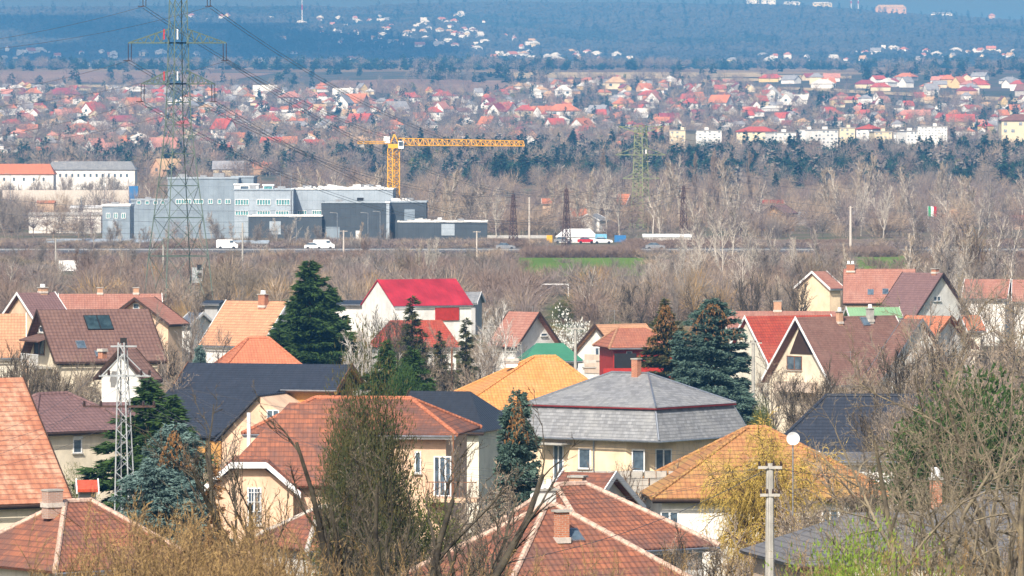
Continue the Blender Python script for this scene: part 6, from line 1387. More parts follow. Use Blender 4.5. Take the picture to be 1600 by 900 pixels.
for i in range(n):
    ev = (big_[i] > .62 and sm[i] > .45) ; con = ev and (7000 < d[i] < 8200) and u[i] < 760
    m_ = 1 if ev else (2 if sm[i] > .6 else 0); s_ = rg.uniform(2.2, 4.2)
    if con or rg.random() < .03: inst.append((5, x[i], d[i], z[i] - 1, rg.random() * 6, rg.uniform(1.2, 1.8), rg.uniform(1.2, 1.9), 1))
    else: inst.append((rg.integers(0, 5), x[i], d[i], z[i] + s_ * .2, rg.random() * 6, s_, s_ * .9, m_))
merge_instances('hill_woods', hp, inst, [M['wood_grey'], M['wood_dark'], M['wood_tan']])
# antenna masts on the ridge
for k_, (px, yt, yb) in enumerate(((472, -5, 22), (1330, -4, 8), (1341, -4, 8))):
    D = 9000 if k_ == 0 else 9850; a = at(px, yb, D); g = min(ground(a.x, D), a.z); H = at(px, yt, D).z - g; m = MB(); m.tube((0, 0, 0), (0, 0, H), 1.0, .5, n=6)
    r_ = empty('antenna_mast', (a.x, D, g), 0, ['white red-banded antenna mast on the hill right of the tall pylon', 'thin mast on the ridge right of the hotel, left one', 'thin mast on the ridge right of the hotel, right one'][k_], 'mast'); m.build('shaft', M['trim_white'], r_)
    m = MB(); m.tube((0, 0, H * .55), (0, 0, H * .72), 1.1, 1.0, n=6); m.build('red_band', M['red'], r_)
# steep conifer belt below the town (own objects)
cp_ = [spruce_meshes('belt_conifer', 40 + k, M['bark_dark'], M['lf_far'], H=11 + k, Rb=2.6 + .3 * k, n=1500, leaf=.9, lw=.45, tiers=12, ragged=.4) for k in range(3)]
bl_ = leafy_meshes('belt_bush', 45, M['bark_dark'], M['lf_far'], W=7, Dp=7, H=8, n=1500, lump=9, leaf=.8, lw=.55)
items = []
EX = [(775, 290, 45), (783, 292, 48), (788, 291, 42), (1212, 315, 40), (820, 288, 52), (815, 290, 40), (845, 285, 30), (870, 280, 40), (912, 272, 34), (895, 276, 28), (760, 285, 24), (50, 285, 20), (70, 284, 18), (365, 275, 24), (508, 262, 18), (440, 255, 20), (430, 252, 18), (245, 255, 22), (570, 268, 26), (585, 270, 26), (550, 262, 20), (1385, 250, 30), (1310, 262, 26), (1500, 262, 40), (1540, 262, 44), (1570, 262, 40)]
for px, yb, hh in EX:
    D = D_row(yb, px, 1500, 2500); x = (px - 800) / F * D; p = _rs.randrange(3); H0 = 11 + p
    o = plant('conifer', cp_[p], (x, D, ground(x, D)), None, 'conifer', 'dark conifers below the town', scale=hh * D / F / H0 * 1.15); items.append(dict(px=px, zone=zone(px), band='before the town', key='c', obj=o))
for _ in range(230):
    px = _rs.uniform(-40, 1640); row = _rs.uniform(238, 275) if px > 640 else _rs.uniform(252, 272)
    if px < 640 and _rs.random() < .45: continue
    D = D_row(row, px, 1500, 2600); x = (px - 800) / F * D; p = _rs.randrange(4); pair = bl_ if p == 3 else cp_[p]
    o = plant('conifer' if p < 3 else 'evergreen_tree', pair, (x, D, ground(x, D)), None, 'conifer' if p < 3 else 'evergreen tree', 'dark conifers below the town', scale=_rs.uniform(.6, 1.05)); items.append(dict(px=px, zone=zone(px), band='before the town', key='c' if p < 3 else 'e', obj=o))
rank_labels(items, lambda it, r_, z, b: 'dark green %s %s, %s, %s' % ('pointed conifer' if it['key'] == 'c' else 'round evergreen', b, z, r_))

# ---------------------------------------------------------------- bare woods of the valley floor
def bm(name, seed, mt, mc, **k): return bare_meshes(name, seed, M[mt], M[mc], **k)
BT = {
 'tall_grey': [bm('bare_tree', 60 + k, 'bark_pale', 'tw_grey', H=16, r=.20, spread=.5, th=.22, lv=3, nk=(20, 12, 10), twig=.06, ang=(.35, .75), up=.14, sf=.95) for k in range(3)],
 'tall_tan': [bm('bare_tree', 70 + k, 'bark_pale', 'tw_tan', H=16, r=.20, spread=.45, th=.12, lv=3, nk=(24, 12, 10), twig=.06, ang=(.3, .65), up=.18, sf=.9) for k in range(3)],
 'poplar': [bm('poplar', 80 + k, 'bark_grey', 'tw_red', H=18, r=.22, spread=.34, th=.05, lv=3, nk=(34, 11, 10), twig=.06, ang=(.25, .45), up=.22, sf=.8) for k in range(2)],
 'round': [bm('bare_tree', 90 + k, 'bark_grey', 'tw_mauve', H=10, r=.16, spread=.75, th=.14, lv=3, nk=(18, 12, 10), twig=.045, ang=(.5, 1.0), up=.10) for k in range(3)],
 'pale': [bm('bare_tree', 100 + k, 'bark_pale', 'tw_pale', H=13, r=.17, spread=.6, th=.15, lv=3, nk=(16, 11, 9), twig=.045, ang=(.4, .85), up=.12) for k in range(2)],
 'shrub': [bm('shrub', 110 + k, 'bark_brown', 'tw_red' if k else 'tw_mauve', H=4.5, r=.05, spread=.8, th=.05, lv=2, nk=(12, 12), twig=.04, ang=(.3, .8), up=.1, stems=6) for k in range(2)],
 'yellow': [bm('willow_shrub', 120, 'bark_brown', 'tw_olive', H=6, r=.07, spread=.8, th=.05, lv=2, nk=(14, 14), twig=.045, ang=(.3, .7), up=.15, stems=6)]}
HT = {'tall_grey': 16, 'tall_tan': 16, 'poplar': 18, 'round': 10, 'pale': 13, 'shrub': 4.5, 'yellow': 6}
DESC = {'tall_grey': 'tall bare grey tree', 'tall_tan': 'tall bare tan-twigged tree', 'poplar': 'slender bare reddish poplar', 'round': 'round bare mauve-grey tree', 'pale': 'pale-branched bare tree', 'shrub': 'bare shrub', 'yellow': 'olive-yellow willow shrub'}
MZ = [(-80, 'at the left edge'), (60, 'left of the long hall'), (150, 'left of the pylon legs'), (225, 'between the pylon legs'), (335, 'right of the pylon legs'), (420, 'before the grey offices'), (500, 'before the dark workshop'), (610, 'below the crane'), (680, 'right of the crane'), (765, 'beside the first rusty mast'), (830, 'beside the white tent'), (910, 'between tent and olive pylon'), (975, 'around the olive pylon'), (1040, 'by the third rusty mast'), (1120, 'right of the rusty masts'), (1220, 'left of the roadside pole'), (1310, 'right of the roadside pole'), (1400, 'above the pink roof'), (1500, 'near the right edge')]
items = []
def mid_tree(px, D, kind, ytop=None, s_=None, cat='bare tree'):
    x = (px - 800) / F * D; g = ground(x, D)
    if ytop is not None: pass
    pair = _rs.choice(BT[kind])
    if ytop is not None: s_ = max(.25, (at(px, ytop, D).z - g) / crown_top(pair))
    else: s_ = min(s_, (at(px, (388 if px < 1010 else 350) + _rs.uniform(0, 40) if D < 1200 else 300, D).z - g) / crown_top(pair))
    o = plant('bare_tree' if kind not in ('poplar', 'shrub', 'yellow') else {'poplar': 'poplar', 'shrub': 'shrub', 'yellow': 'willow_shrub'}[kind], pair, (x, D, g), None, cat, 'bare trees and shrubs of the valley', scale=s_)
    b = 'beyond the road' if D > 1260 else ('on the verge' if D > 1120 else ('in the meadow belt' if D > 950 else 'behind the roofs'))
    items.append(dict(px=px, zone=zone(px, MZ), band=b, key=kind, obj=o))
SP = [(690, 262, 1420, 'tall_tan'), (672, 270, 1440, 'tall_grey'), (708, 275, 1400, 'tall_tan'), (730, 285, 1380, 'round'), (760, 275, 1360, 'tall_grey'), (775, 292, 1330, 'pale'), (885, 272, 1420, 'tall_tan'), (868, 282, 1440, 'tall_tan'), (905, 268, 1450, 'tall_tan'), (922, 262, 1480, 'tall_tan'), (935, 265, 1500, 'tall_grey'), (955, 232, 1560, 'poplar'), (948, 262, 1400, 'pale'), (968, 270, 1380, 'tall_grey'), (1020, 272, 1400, 'tall_grey'), (1030, 285, 1360, 'tall_tan'), (1045, 262, 1500, 'tall_tan'), (1060, 240, 1560, 'tall_grey'), (1075, 250, 1500, 'tall_tan'), (1090, 238, 1560, 'poplar'), (1108, 232, 1600, 'poplar'), (1125, 236, 1560, 'poplar'), (1140, 244, 1540, 'tall_tan'), (1168, 234, 1600, 'poplar'), (1150, 268, 1400, 'tall_grey'), (1185, 280, 1380, 'tall_grey'),
      (1296, 262, 1500, 'tall_tan'), (1312, 262, 1480, 'tall_tan'), (1335, 250, 1520, 'tall_tan'), (1352, 240, 1560, 'tall_tan'), (1370, 262, 1480, 'tall_grey'), (1390, 268, 1460, 'tall_grey'), (1410, 262, 1460, 'tall_tan'), (1430, 272, 1420, 'tall_grey'), (1465, 252, 1520, 'tall_tan'), (1480, 268, 1450, 'tall_grey'), (1500, 272, 1440, 'tall_tan'), (1520, 275, 1430, 'tall_tan'), (1545, 280, 1420, 'tall_grey'), (1595, 262, 1480, 'tall_grey'), (1345, 285, 1380, 'pale'), (1380, 290, 1350, 'pale'), (1430, 300, 1300, 'tall_grey'), (470, 262, 1560, 'tall_tan'), (520, 262, 1600, 'tall_grey'), (500, 265, 1560, 'tall_tan'), (575, 258, 1560, 'tall_tan'), (595, 254, 1560, 'tall_tan'), (560, 265, 1560, 'poplar'), (230, 285, 1400, 'tall_grey'), (215, 300, 1380, 'tall_grey'), (10, 300, 1300, 'round'), (30, 320, 1280, 'round'), (130, 335, 1260, 'round'), (432, 340, 1260, 'pale'), (452, 338, 1250, 'pale'), (500, 350, 1250, 'round'), (405, 345, 1260, 'round'), (340, 340, 1260, 'round'), (290, 345, 1270, 'tall_grey'), (330, 330, 1280, 'tall_grey'), (605, 350, 1250, 'round'), (570, 372, 1180, 'shrub'),
      (1095, 300, 1150, 'tall_grey'), (1120, 295, 1100, 'tall_grey'), (1145, 300, 1120, 'tall_grey'), (1100, 350, 1000, 'pale'), (1130, 340, 980, 'pale'), (1175, 345, 960, 'pale'), (1085, 372, 930, 'pale'), (1210, 352, 1000, 'tall_grey'), (1190, 380, 880, 'round'), (1160, 390, 860, 'pale'), (1240, 370, 930, 'pale'), (1270, 358, 960, 'tall_grey'), (1290, 378, 900, 'round'), (1232, 395, 850, 'round'), (1060, 390, 900, 'pale'), (1030, 392, 950, 'pale'), (1270, 395, 850, 'yellow'), (1425, 335, 1000, 'round'), (1460, 340, 960, 'tall_grey'), (1450, 355, 900, 'tall_tan'), (1495, 330, 1000, 'tall_grey'), (1520, 345, 950, 'yellow'), (1510, 352, 900, 'tall_tan'), (1550, 330, 960, 'tall_grey'), (1580, 350, 900, 'tall_grey'), (1420, 365, 880, 'tall_tan'), (1480, 380, 850, 'round'), (1540, 385, 840, 'round'), (680, 370, 1020, 'pale'), (668, 372, 1000, 'pale'), (720, 385, 980, 'round'), (655, 375, 1020, 'tall_tan'), (640, 392, 960, 'yellow'), (750, 385, 960, 'round'), (775, 395, 950, 'round'), (620, 385, 1000, 'round'), (590, 390, 1000, 'round'), (540, 392, 1000, 'round'), (480, 395, 1000, 'round'), (450, 392, 1020, 'round'), (430, 400, 980, 'round'), (400, 400, 1000, 'round'), (150, 380, 1040, 'round'), (190, 385, 1020, 'tall_tan'), (210, 380, 1020, 'round'), (240, 390, 1000, 'round'), (130, 385, 1000, 'shrub'), (60, 375, 1060, 'round'), (20, 385, 1040, 'round'), (95, 392, 980, 'pale'), (350, 392, 1000, 'shrub'), (370, 395, 980, 'round'), (900, 415, 1000, 'round'), (870, 418, 990, 'round'), (905, 405, 1050, 'shrub'), (960, 400, 1030, 'round'), (1000, 405, 1000, 'round'), (980, 420, 900, 'shrub'), (1020, 425, 880, 'round'), (790, 405, 1000, 'round'), (815, 425, 900, 'pale'), (940, 440, 850, 'round'), (820, 445, 850, 'yellow')]
for px, yt, D, kind in SP: mid_tree(px, D, kind, yt)
for k_ in range(34): mid_tree(150 + k_ * 13.5 + _rs.uniform(-8, 8), _rs.uniform(1222, 1262), _rs.choice(['round', 'tall_grey', 'round', 'pale', 'tall_tan']), _rs.uniform(340, 376))
for k_ in range(22): mid_tree(-12 + k_ * 11 + _rs.uniform(-5, 5), _rs.uniform(1680, 1850), _rs.choice(['round', 'tall_grey', 'round']), _rs.uniform(272, 290))
for k_ in range(16): mid_tree(-5 + k_ * 14 + _rs.uniform(-5, 5), _rs.uniform(1380, 1640), _rs.choice(['round', 'tall_grey', 'tall_tan']), _rs.uniform(300, 330))
for _ in range(84):
    px = _rs.uniform(-40, 1640); D = _rs.choice([_rs.uniform(1320, 1800), _rs.uniform(1320, 1700), _rs.uniform(790, 1100), _rs.uniform(790, 1120), _rs.uniform(790, 950)])
    if D < 1160 and (805 < px < 1010 or 1335 < px < 1425) and D > 940: continue
    if D > 1300 and px < 640: continue
    if D < 1160 and (1330 < px < 1430 or (D < 910 and 830 < px < 903) or (D < 1050 and 84 < px < 130) or (D < 930 and 294 < px < 324)): continue
    k_ = _rs.choice(['round', 'round', 'tall_grey', 'pale', 'shrub', 'yellow', 'tall_tan']) if D < 1200 else _rs.choice(['tall_grey', 'tall_tan', 'round', 'pale', 'tall_tan'])
    mid_tree(px, D, k_, s_=_rs.uniform(.45, .75) if D < 1200 else _rs.uniform(.7, 1.05))
NMAX = len(items)
rank_labels(items, lambda it, r_, z, b: '%s %s, %s, %s' % (DESC[it['key']], b, z, r_))
# undergrowth thicket: one mass
def shrub_proto(seed, n=260, H=3.5, W=4, wd_=.06):
    rg = np.random.default_rng(seed); P = np.stack([rg.normal(size=n) * W / 5, rg.normal(size=n) * W / 5, rg.random(n) * H * .55], 1); Dm = P * np.array([.5, .5, 0]) + np.array([0, 0, 1.2]) + rg.normal(size=(n, 3)) * .45; Dm /= np.linalg.norm(Dm, axis=1)[:, None]
    V_ = leaf_tris(P, Dm, H * (.25 + .3 * rg.random(n)), np.full(n, wd_) * (.6 + rg.random(n)), seed); T_ = np.arange(len(V_)).reshape(-1, 3); return V_, T_, np.zeros(len(T_), int)
sp_ = [shrub_proto(1), shrub_proto(2), shrub_proto(3, 300, 5, 5), low_bare(8, .05, 380, 7, 6)]
sm_ = [M['tw_mauve'], M['tw_grey'], M['tw_tan'], M['tw_red'], M['tw_olive'], M['tw_ochre'], M['lf_olive']]
inst = []
for _ in range(6200):
    px = _rs.uniform(-200, 1800); D = _rs.choice([_rs.uniform(780, 1165), _rs.uniform(780, 1165), _rs.uniform(1225, 1290), _rs.uniform(1340, 2200), _rs.uniform(1340, 2200)]); x = (px - 800) / F * D
    if _rs.random() < .93 and 940 < D < 1150 and (800 < px < 1012 or 1330 < px < 1430): continue
    if 1225 < D < 1300 and 855 < px < 980: continue
    if D < 960 and 1330 < px < 1430 and _rs.random() < .8 or D < 905 and 832 < px < 902 or D < 1050 and 86 < px < 128 or D < 930 and 296 < px < 322: continue
    c_ = float(vnoise(x / 14, D / 60, 21)); mi = 3 if c_ > .68 else (4 if c_ < .22 else _rs.choice([0, 0, 1, 1, 2, 2, 5 if D < 900 else 1]))
    big_ok = D > 1340 or D < 950; pk = _rs.randrange(4) if big_ok else _rs.randrange(2); hs = 1 if pk < 3 else .6
    if D < 1340: hs *= np.interp(D, [780, 950, 1000, 1290], [1.4, 1.15, .85, .5])
    if D > 1340: pk = _rs.choice([2, 3, 3, 3]); mi = _rs.choice([2, 2, 1, 0, 3]); hs = _rs.uniform(.5, 1.35)
    inst.append((pk, x, D, ground(x, D) - .1, _rs.random() * 6, _rs.uniform(.7, 1.4), _rs.uniform(.6, 1.2) * hs, mi))
for _ in range(520):  # brown hedge along the far side of the green field
    px = _rs.uniform(825, 995) if _rs.random() < .7 else _rs.uniform(1285, 1400); D = _rs.uniform(1150, 1175); x = (px - 800) / F * D; inst.append((_rs.randrange(2), x, D, ground(x, D) - .1, _rs.random() * 6, _rs.uniform(.7, 1.0), _rs.uniform(.55, .75), 3))
merge_instances('thicket', sp_, inst, sm_)
# ---------------------------------------------------------------- plants of the village
def place(kind, pair, px, ytop, D, H, label, cat, group=None, sx=1.0, rz=None, base=None):
    x = (px - 800) / F * D; g = ground(x, D); s_ = (at(px, ytop, D).z - g) / crown_top(pair)
    return plant(kind, pair, (x, D, g), label, cat, group, scale=s_, sx=sx, rz=rz)
sp = lambda nm, seed, lf, **k: spruce_meshes(nm, seed, M['bark_dark'], M[lf], **k)
g1 = sp('green_conifer', 201, 'lf_dark', H=15, Rb=6.2, n=80000, leaf=.42, lw=.15, tiers=42, ragged=.34, power=.88, droop=.14)
place('conifer', g1, 484, 418, 520, 15, 'large dense dark green conifer, tallest of the village, left of centre', 'conifer', sx=1.15)
g1b = sp('green_conifer', 207, 'lf_dark', H=12, Rb=4.2, n=36000, leaf=.4, lw=.14, tiers=32, ragged=.35)
place('conifer', g1b, 517, 455, 524, 12, 'second top of dark green conifer just right of the largest one', 'conifer', sx=.9); place('conifer', g1b, 436, 520, 512, 12, 'low dark green conifer at the left foot of the largest one', 'conifer', sx=1.4)
b1 = sp('blue_spruce', 202, 'lf_bluedark', H=14, Rb=5.0, n=90000, leaf=.30, lw=.14, tiers=40, ragged=.22, power=.58, droop=.22, bare=.02)
place('blue_spruce', b1, 1113, 474, 470, 14, 'large blue-green spruce with rusty cones on top, right of centre', 'spruce', sx=1.12)
b2 = sp('brown_topped_spruce', 203, 'lf_brgreen', H=14, Rb=3.8, n=40000, leaf=.34, lw=.12, tiers=28, ragged=.4, power=.8)
place('spruce', b2, 1040, 476, 490, 14, 'olive spruce heavy with rusty cones, left of the blue spruce', 'spruce', sx=1.15)
def cones(px, y0, y1, D, w, n, label_root, seed):
    rg = np.random.default_rng(seed); A = at(px, y0, D); B = at(px, y1, D); h = A.z - B.z; t = rg.random(n); r_ = w * D / F * (.15 + .85 * t)
    a = rg.random(n) * 6.28; P = np.stack([A.x + np.cos(a) * r_ * .5, A.y + np.sin(a) * r_ * .5, A.z - t * h], 1) - np.array(label_root.location); Dm = rg.normal(size=(n, 3)) * .4 + np.array([0, 0, -1.]); Dm /= np.linalg.norm(Dm, axis=1)[:, None]
    V_ = leaf_tris(P, Dm, .16 + .12 * rg.random(n), np.full(n, .09), seed); me = np_mesh('cones', V_, tris=np.arange(len(V_)).reshape(-1, 3), mats=[M['lf_brown']]); o = link('cones', me, label_root); o['kind'] = 'stuff'
    s_ = label_root.scale; o.scale = (1 / s_[0], 1 / s_[1], 1 / s_[2]); o.rotation_euler = (0, 0, -label_root.rotation_euler.z)
def last(name): return [o for o in COL.objects if o.name.startswith(name) and o.parent is None][-1]
cones(1113, 474, 530, 468, 95, 420, last('blue_spruce'), 1); cones(1040, 476, 545, 488, 60, 520, last('spruce'), 2)
b3 = sp('blue_spruce', 204, 'lf_blue', H=10, Rb=4.2, n=70000, leaf=.24, lw=.09, tiers=32, ragged=.3, power=.6)
place('blue_spruce', b3, 272, 672, 285, 10, 'pale blue spruce right of the white lattice pole', 'spruce', sx=.9); cones(272, 672, 735, 283, 60, 260, last('blue_spruce'), 3)
place('blue_spruce', b3, 238, 735, 275, 10, 'low pale blue spruce at the foot of the white lattice pole', 'spruce', sx=1.2)
b4 = sp('blue_spruce', 205, 'lf_bluedark', H=11, Rb=3.6, n=70000, leaf=.23, lw=.09, tiers=34, ragged=.28, power=.7)
place('blue_spruce', b4, 808, 622, 268, 11, 'dark blue spruce in front of the slate-roofed villa', 'spruce', sx=.72); cones(808, 622, 690, 266, 40, 140, last('blue_spruce'), 4)
g2 = leafy_meshes('bushy_conifer', 206, M['bark_dark'], M['lf_dark'], W=5.5, Dp=5, H=8, n=34000, lump=26, leaf=.26, lw=.09, upr=.6, spiky=.4)
place('conifer', g1b, 232, 604, 340, 9, 'bushy dark green conifer behind the white lattice pole', 'conifer', sx=1.5); place('conifer', g1b, 270, 630, 335, 9, 'second bushy dark green conifer beside the pale blue spruce', 'conifer', sx=1.3)
place('conifer', g1b, 604, 542, 420, 9, 'dark green conifer behind the olive-brown tree, centre', 'conifer', sx=1.0); place('conifer', g1b, 645, 552, 425, 9, 'dark green conifer right behind the olive-brown tree', 'conifer', sx=1.0); place('conifer', g2, 630, 575, 418, 9, 'low dark green conifer between its two taller neighbours, centre', 'conifer', sx=.6)
g3 = leafy_meshes('olive_conifer', 208, M['bark_dark'], M['lf_brgreen'], W=4.6, Dp=4.4, H=9, n=52000, lump=40, leaf=.18, lw=.055, upr=.9, spiky=.5)
place('conifer', g3, 575, 545, 225, 12, 'broad olive-brown conifer behind the big bare tree, centre', 'conifer', sx=.50); place('conifer', g3, 545, 640, 215, 12, 'lower olive-brown conifer in the big bare tree', 'conifer', sx=.42)
pn = sp('pine', 209, 'lf_brgreen', H=10, Rb=2.2, n=5200, leaf=.4, lw=.12, tiers=12, ragged=.7, power=.6)
for px, yt, lab in ((644, 466, 'ragged thin pine left of the red tiled roof, tallest of four'), (728, 500, 'ragged leaning pine right of the red tiled roof'), (688, 520, 'short ragged pine just below the red tiled roof'), (660, 520, 'ragged pine behind its tallest neighbour, centre')): place('pine', pn, px, yt, 540, 10, lab, 'pine', 'ragged pines in the centre', sx=.95)
ev = leafy_meshes('evergreen', 210, M['bark_dark'], M['lf_dark'], W=8, Dp=7, H=8, n=26000, lump=22, leaf=.26, lw=.12)
place('evergreen_tree', ev, 1556, 596, 255, 8.6, 'dense dark evergreen tree at the right edge', 'evergreen tree', sx=.8)
ev2 = leafy_meshes('lime_bush', 211, M['bark_brown'], M['lf_lime'], W=5, Dp=4, H=5, n=22000, lump=16, leaf=.11, lw=.045, upr=1.0, spiky=.5)
place('bush', ev2, 1355, 826, 116, 5.2, 'lime green upright bush at the bottom right', 'bush', sx=.75); place('bush', ev2, 1312, 856, 114, 5.2, 'smaller lime green bush left of its taller neighbour, bottom right', 'bush', sx=.9)
hd = leafy_meshes('tall_bush', 212, M['bark_brown'], M['lf_olive'], W=6, Dp=5, H=7, n=16000, lump=20, leaf=.2, lw=.07)
ot = bare_meshes('olive_twig_tree', 215, M['bark_grey'], M['tw_olive'], H=7, r=.10, spread=.7, th=.1, lv=3, nk=(14, 12, 10), twig=.02, ang=(.35, .8), up=.10, stems=4)
for pair, px, yt, D, lab, sx in ((ot, 130, 570, 455, 'olive twiggy tree in front of the steep brown roof, left one', 1.0), (ot, 95, 560, 452, 'olive twiggy tree below the balcony canopy, left', .9), (ot, 168, 575, 448, 'olive twiggy tree just left of the lattice pole top', .9), (ot, 60, 585, 440, 'olive twiggy tree beside the big orange roof', .8), (hd, 880, 464, 800, 'green bushes behind the white gable, centre', 1.2), (hd, 925, 460, 820, 'second green bush mass behind the village, centre', .8), (hd, 1385, 470, 660, 'yellow-green bush at the large pink roof', .5),
        (hd, 1190, 625, 450, 'green shrub at the right foot of the blue spruce', .45), (hd, 655, 750, 235, 'yellow-green bush below the peach balcony', .75), (hd, 605, 765, 230, 'yellow-green bush left of the peach balcony', .8), (ot, 1310, 610, 480, 'olive twiggy tree before the steep brown house', .8), (ot, 1255, 650, 440, 'low olive twiggy tree left of the wide dark roof', .8), (hd, 1408, 595, 470, 'olive bush at the white gable, right', .45), (hd, 128, 730, 345, 'low green hedge left of the lattice pole', .5), (ot, 12, 545, 470, 'dark olive twiggy tree at the left edge', .7)):
    place('bush', pair, px, yt, D, 7, lab, 'bush', sx=sx)
bs = leafy_meshes('blossom', 213, M['bark_brown'], M['lf_blossom'], W=4, Dp=4, H=5, n=1600, lump=10, leaf=.16, lw=.14); place('blossoming_tree', bs, 890, 480, 640, 5.2, 'small white blossoming tree behind the green roof', 'tree', sx=.6)
# small blue conifer and the rusty dead conifer
place('conifer', b3, 312, 545, 450, 10, 'small pale blue conifer above the left end of the dark roof', 'conifer', sx=.5)
rc = sp('rusty_conifer', 214, 'lf_brown', H=8, Rb=1.8, n=5000, leaf=.3, lw=.1, tiers=12, ragged=.6); place('conifer', rc, 335, 730, 255, 8, 'dying rusty brown conifer before the peach house, left', 'conifer', sx=.7)

# bare trees
GT = []; NZ = [(0, 'behind the lattice pole'), (400, 'right of the tallest conifer'), (600, 'below the raspberry red roof'), (720, 'left of the yellow roof'), (1100, 'before the steep brown house'), (1380, 'around the right orange roofs'), (1500, 'near the right edge')]
bmn = lambda nm, seed, mt, mc, **k: bare_meshes(nm, seed, M[mt], M[mc], **k)
T1 = bmn('big_bare', 301, 'bark_dark', 'tw_dark', H=11, r=.22, spread=.55, th=.18, lv=4, nk=(8, 6, 5, 4), twig=.011, ang=(.25, .6), up=.13, stems=7)
place('bare_tree', T1, 575, 610, 140, 11, 'large many-stemmed dark bare tree fanning out, bottom centre left', 'bare tree', sx=1.25)
T1b = bmn('big_bare', 302, 'bark_dark', 'tw_olive', H=9, r=.19, spread=.55, th=.22, lv=4, nk=(8, 6, 5, 4), twig=.011, ang=(.3, .7), up=.12, stems=5)
place('bare_tree', T1b, 470, 690, 142, 9, 'bare fan-shaped tree left of the large dark one, bottom centre left', 'bare tree'); place('bare_tree', T1b, 690, 745, 146, 9, 'bare fan-shaped tree right of the large dark one, bottom centre', 'bare tree', rz=2.2)
T2 = bmn('lichen_tree', 303, 'bark_lichen', 'tw_olive', H=12, r=.20, spread=.72, th=.22, lv=4, nk=(10, 8, 8, 6), twig=.009, ang=(.45, .95), up=.03, wob=.26, lean=(-.25, 0))
place('bare_tree', T2, 1470, 575, 128, 11.4, 'big crooked bare tree with yellow lichen on its limbs, right foreground', 'bare tree', sx=1.0, rz=0.3)
T3 = bmn('lichen_tree', 304, 'bark_lichen', 'tw_olive', H=11, r=.18, spread=.7, th=.2, lv=4, nk=(9, 8, 7, 6), twig=.009, ang=(.45, .95), up=.05, wob=.22, stems=2)
place('bare_tree', T3, 1560, 430, 175, 10.6, 'tall bare tree with forked dark trunk at the right edge', 'bare tree', sx=.8); place('bare_tree', T3, 1350, 665, 160, 10.6, 'crooked bare lichen tree before the wide dark roof', 'bare tree', sx=.9, rz=2.4)
place('bare_tree', T2, 1415, 640, 150, 11, 'crooked bare tree just left of the brick chimney stack', 'bare tree', sx=1.1, rz=2.0); place('bare_tree', T2, 1590, 560, 158, 11, 'crooked bare tree before the evergreen at the right edge', 'bare tree', sx=1.0, rz=1.2)
place('bare_tree', T3, 1500, 610, 190, 10.6, 'bare tangled tree left of the evergreen at right', 'bare tree', sx=.9, rz=4.0)
T4 = bmn('orchard_tree', 305, 'bark_grey', 'tw_tan', H=7, r=.13, spread=.7, th=.2, lv=3, nk=(14, 12, 9), twig=.022, ang=(.4, .9), up=.08, stems=2)
T4b = bmn('orchard_tree', 306, 'bark_dark', 'tw_dark', H=7, r=.12, spread=.65, th=.15, lv=3, nk=(14, 12, 9), twig=.022, ang=(.35, .8), up=.12, stems=3)
T5 = bmn('pale_birch', 307, 'bark_birch', 'tw_pale', H=8, r=.10, spread=.6, th=.12, lv=3, nk=(12, 10, 9), twig=.02, ang=(.35, .8), up=.1, stems=2)
T6 = bmn('upright_tree', 308, 'bark_grey', 'tw_mauve', H=11, r=.16, spread=.5, th=.15, lv=3, nk=(20, 12, 9), twig=.024, ang=(.3, .65), up=.15)
T7 = bmn('bush_bare', 309, 'bark_brown', 'tw_ochre', H=5, r=.05, spread=.75, th=.05, lv=3, nk=(10, 9, 8), twig=.010, ang=(.3, .8), up=.10, stems=7)
T8 = bmn('bush_grey', 310, 'bark_brown', 'tw_mauve', H=4, r=.045, spread=.75, th=.05, lv=3, nk=(10, 9, 7), twig=.016, ang=(.3, .8), up=.08, stems=6)
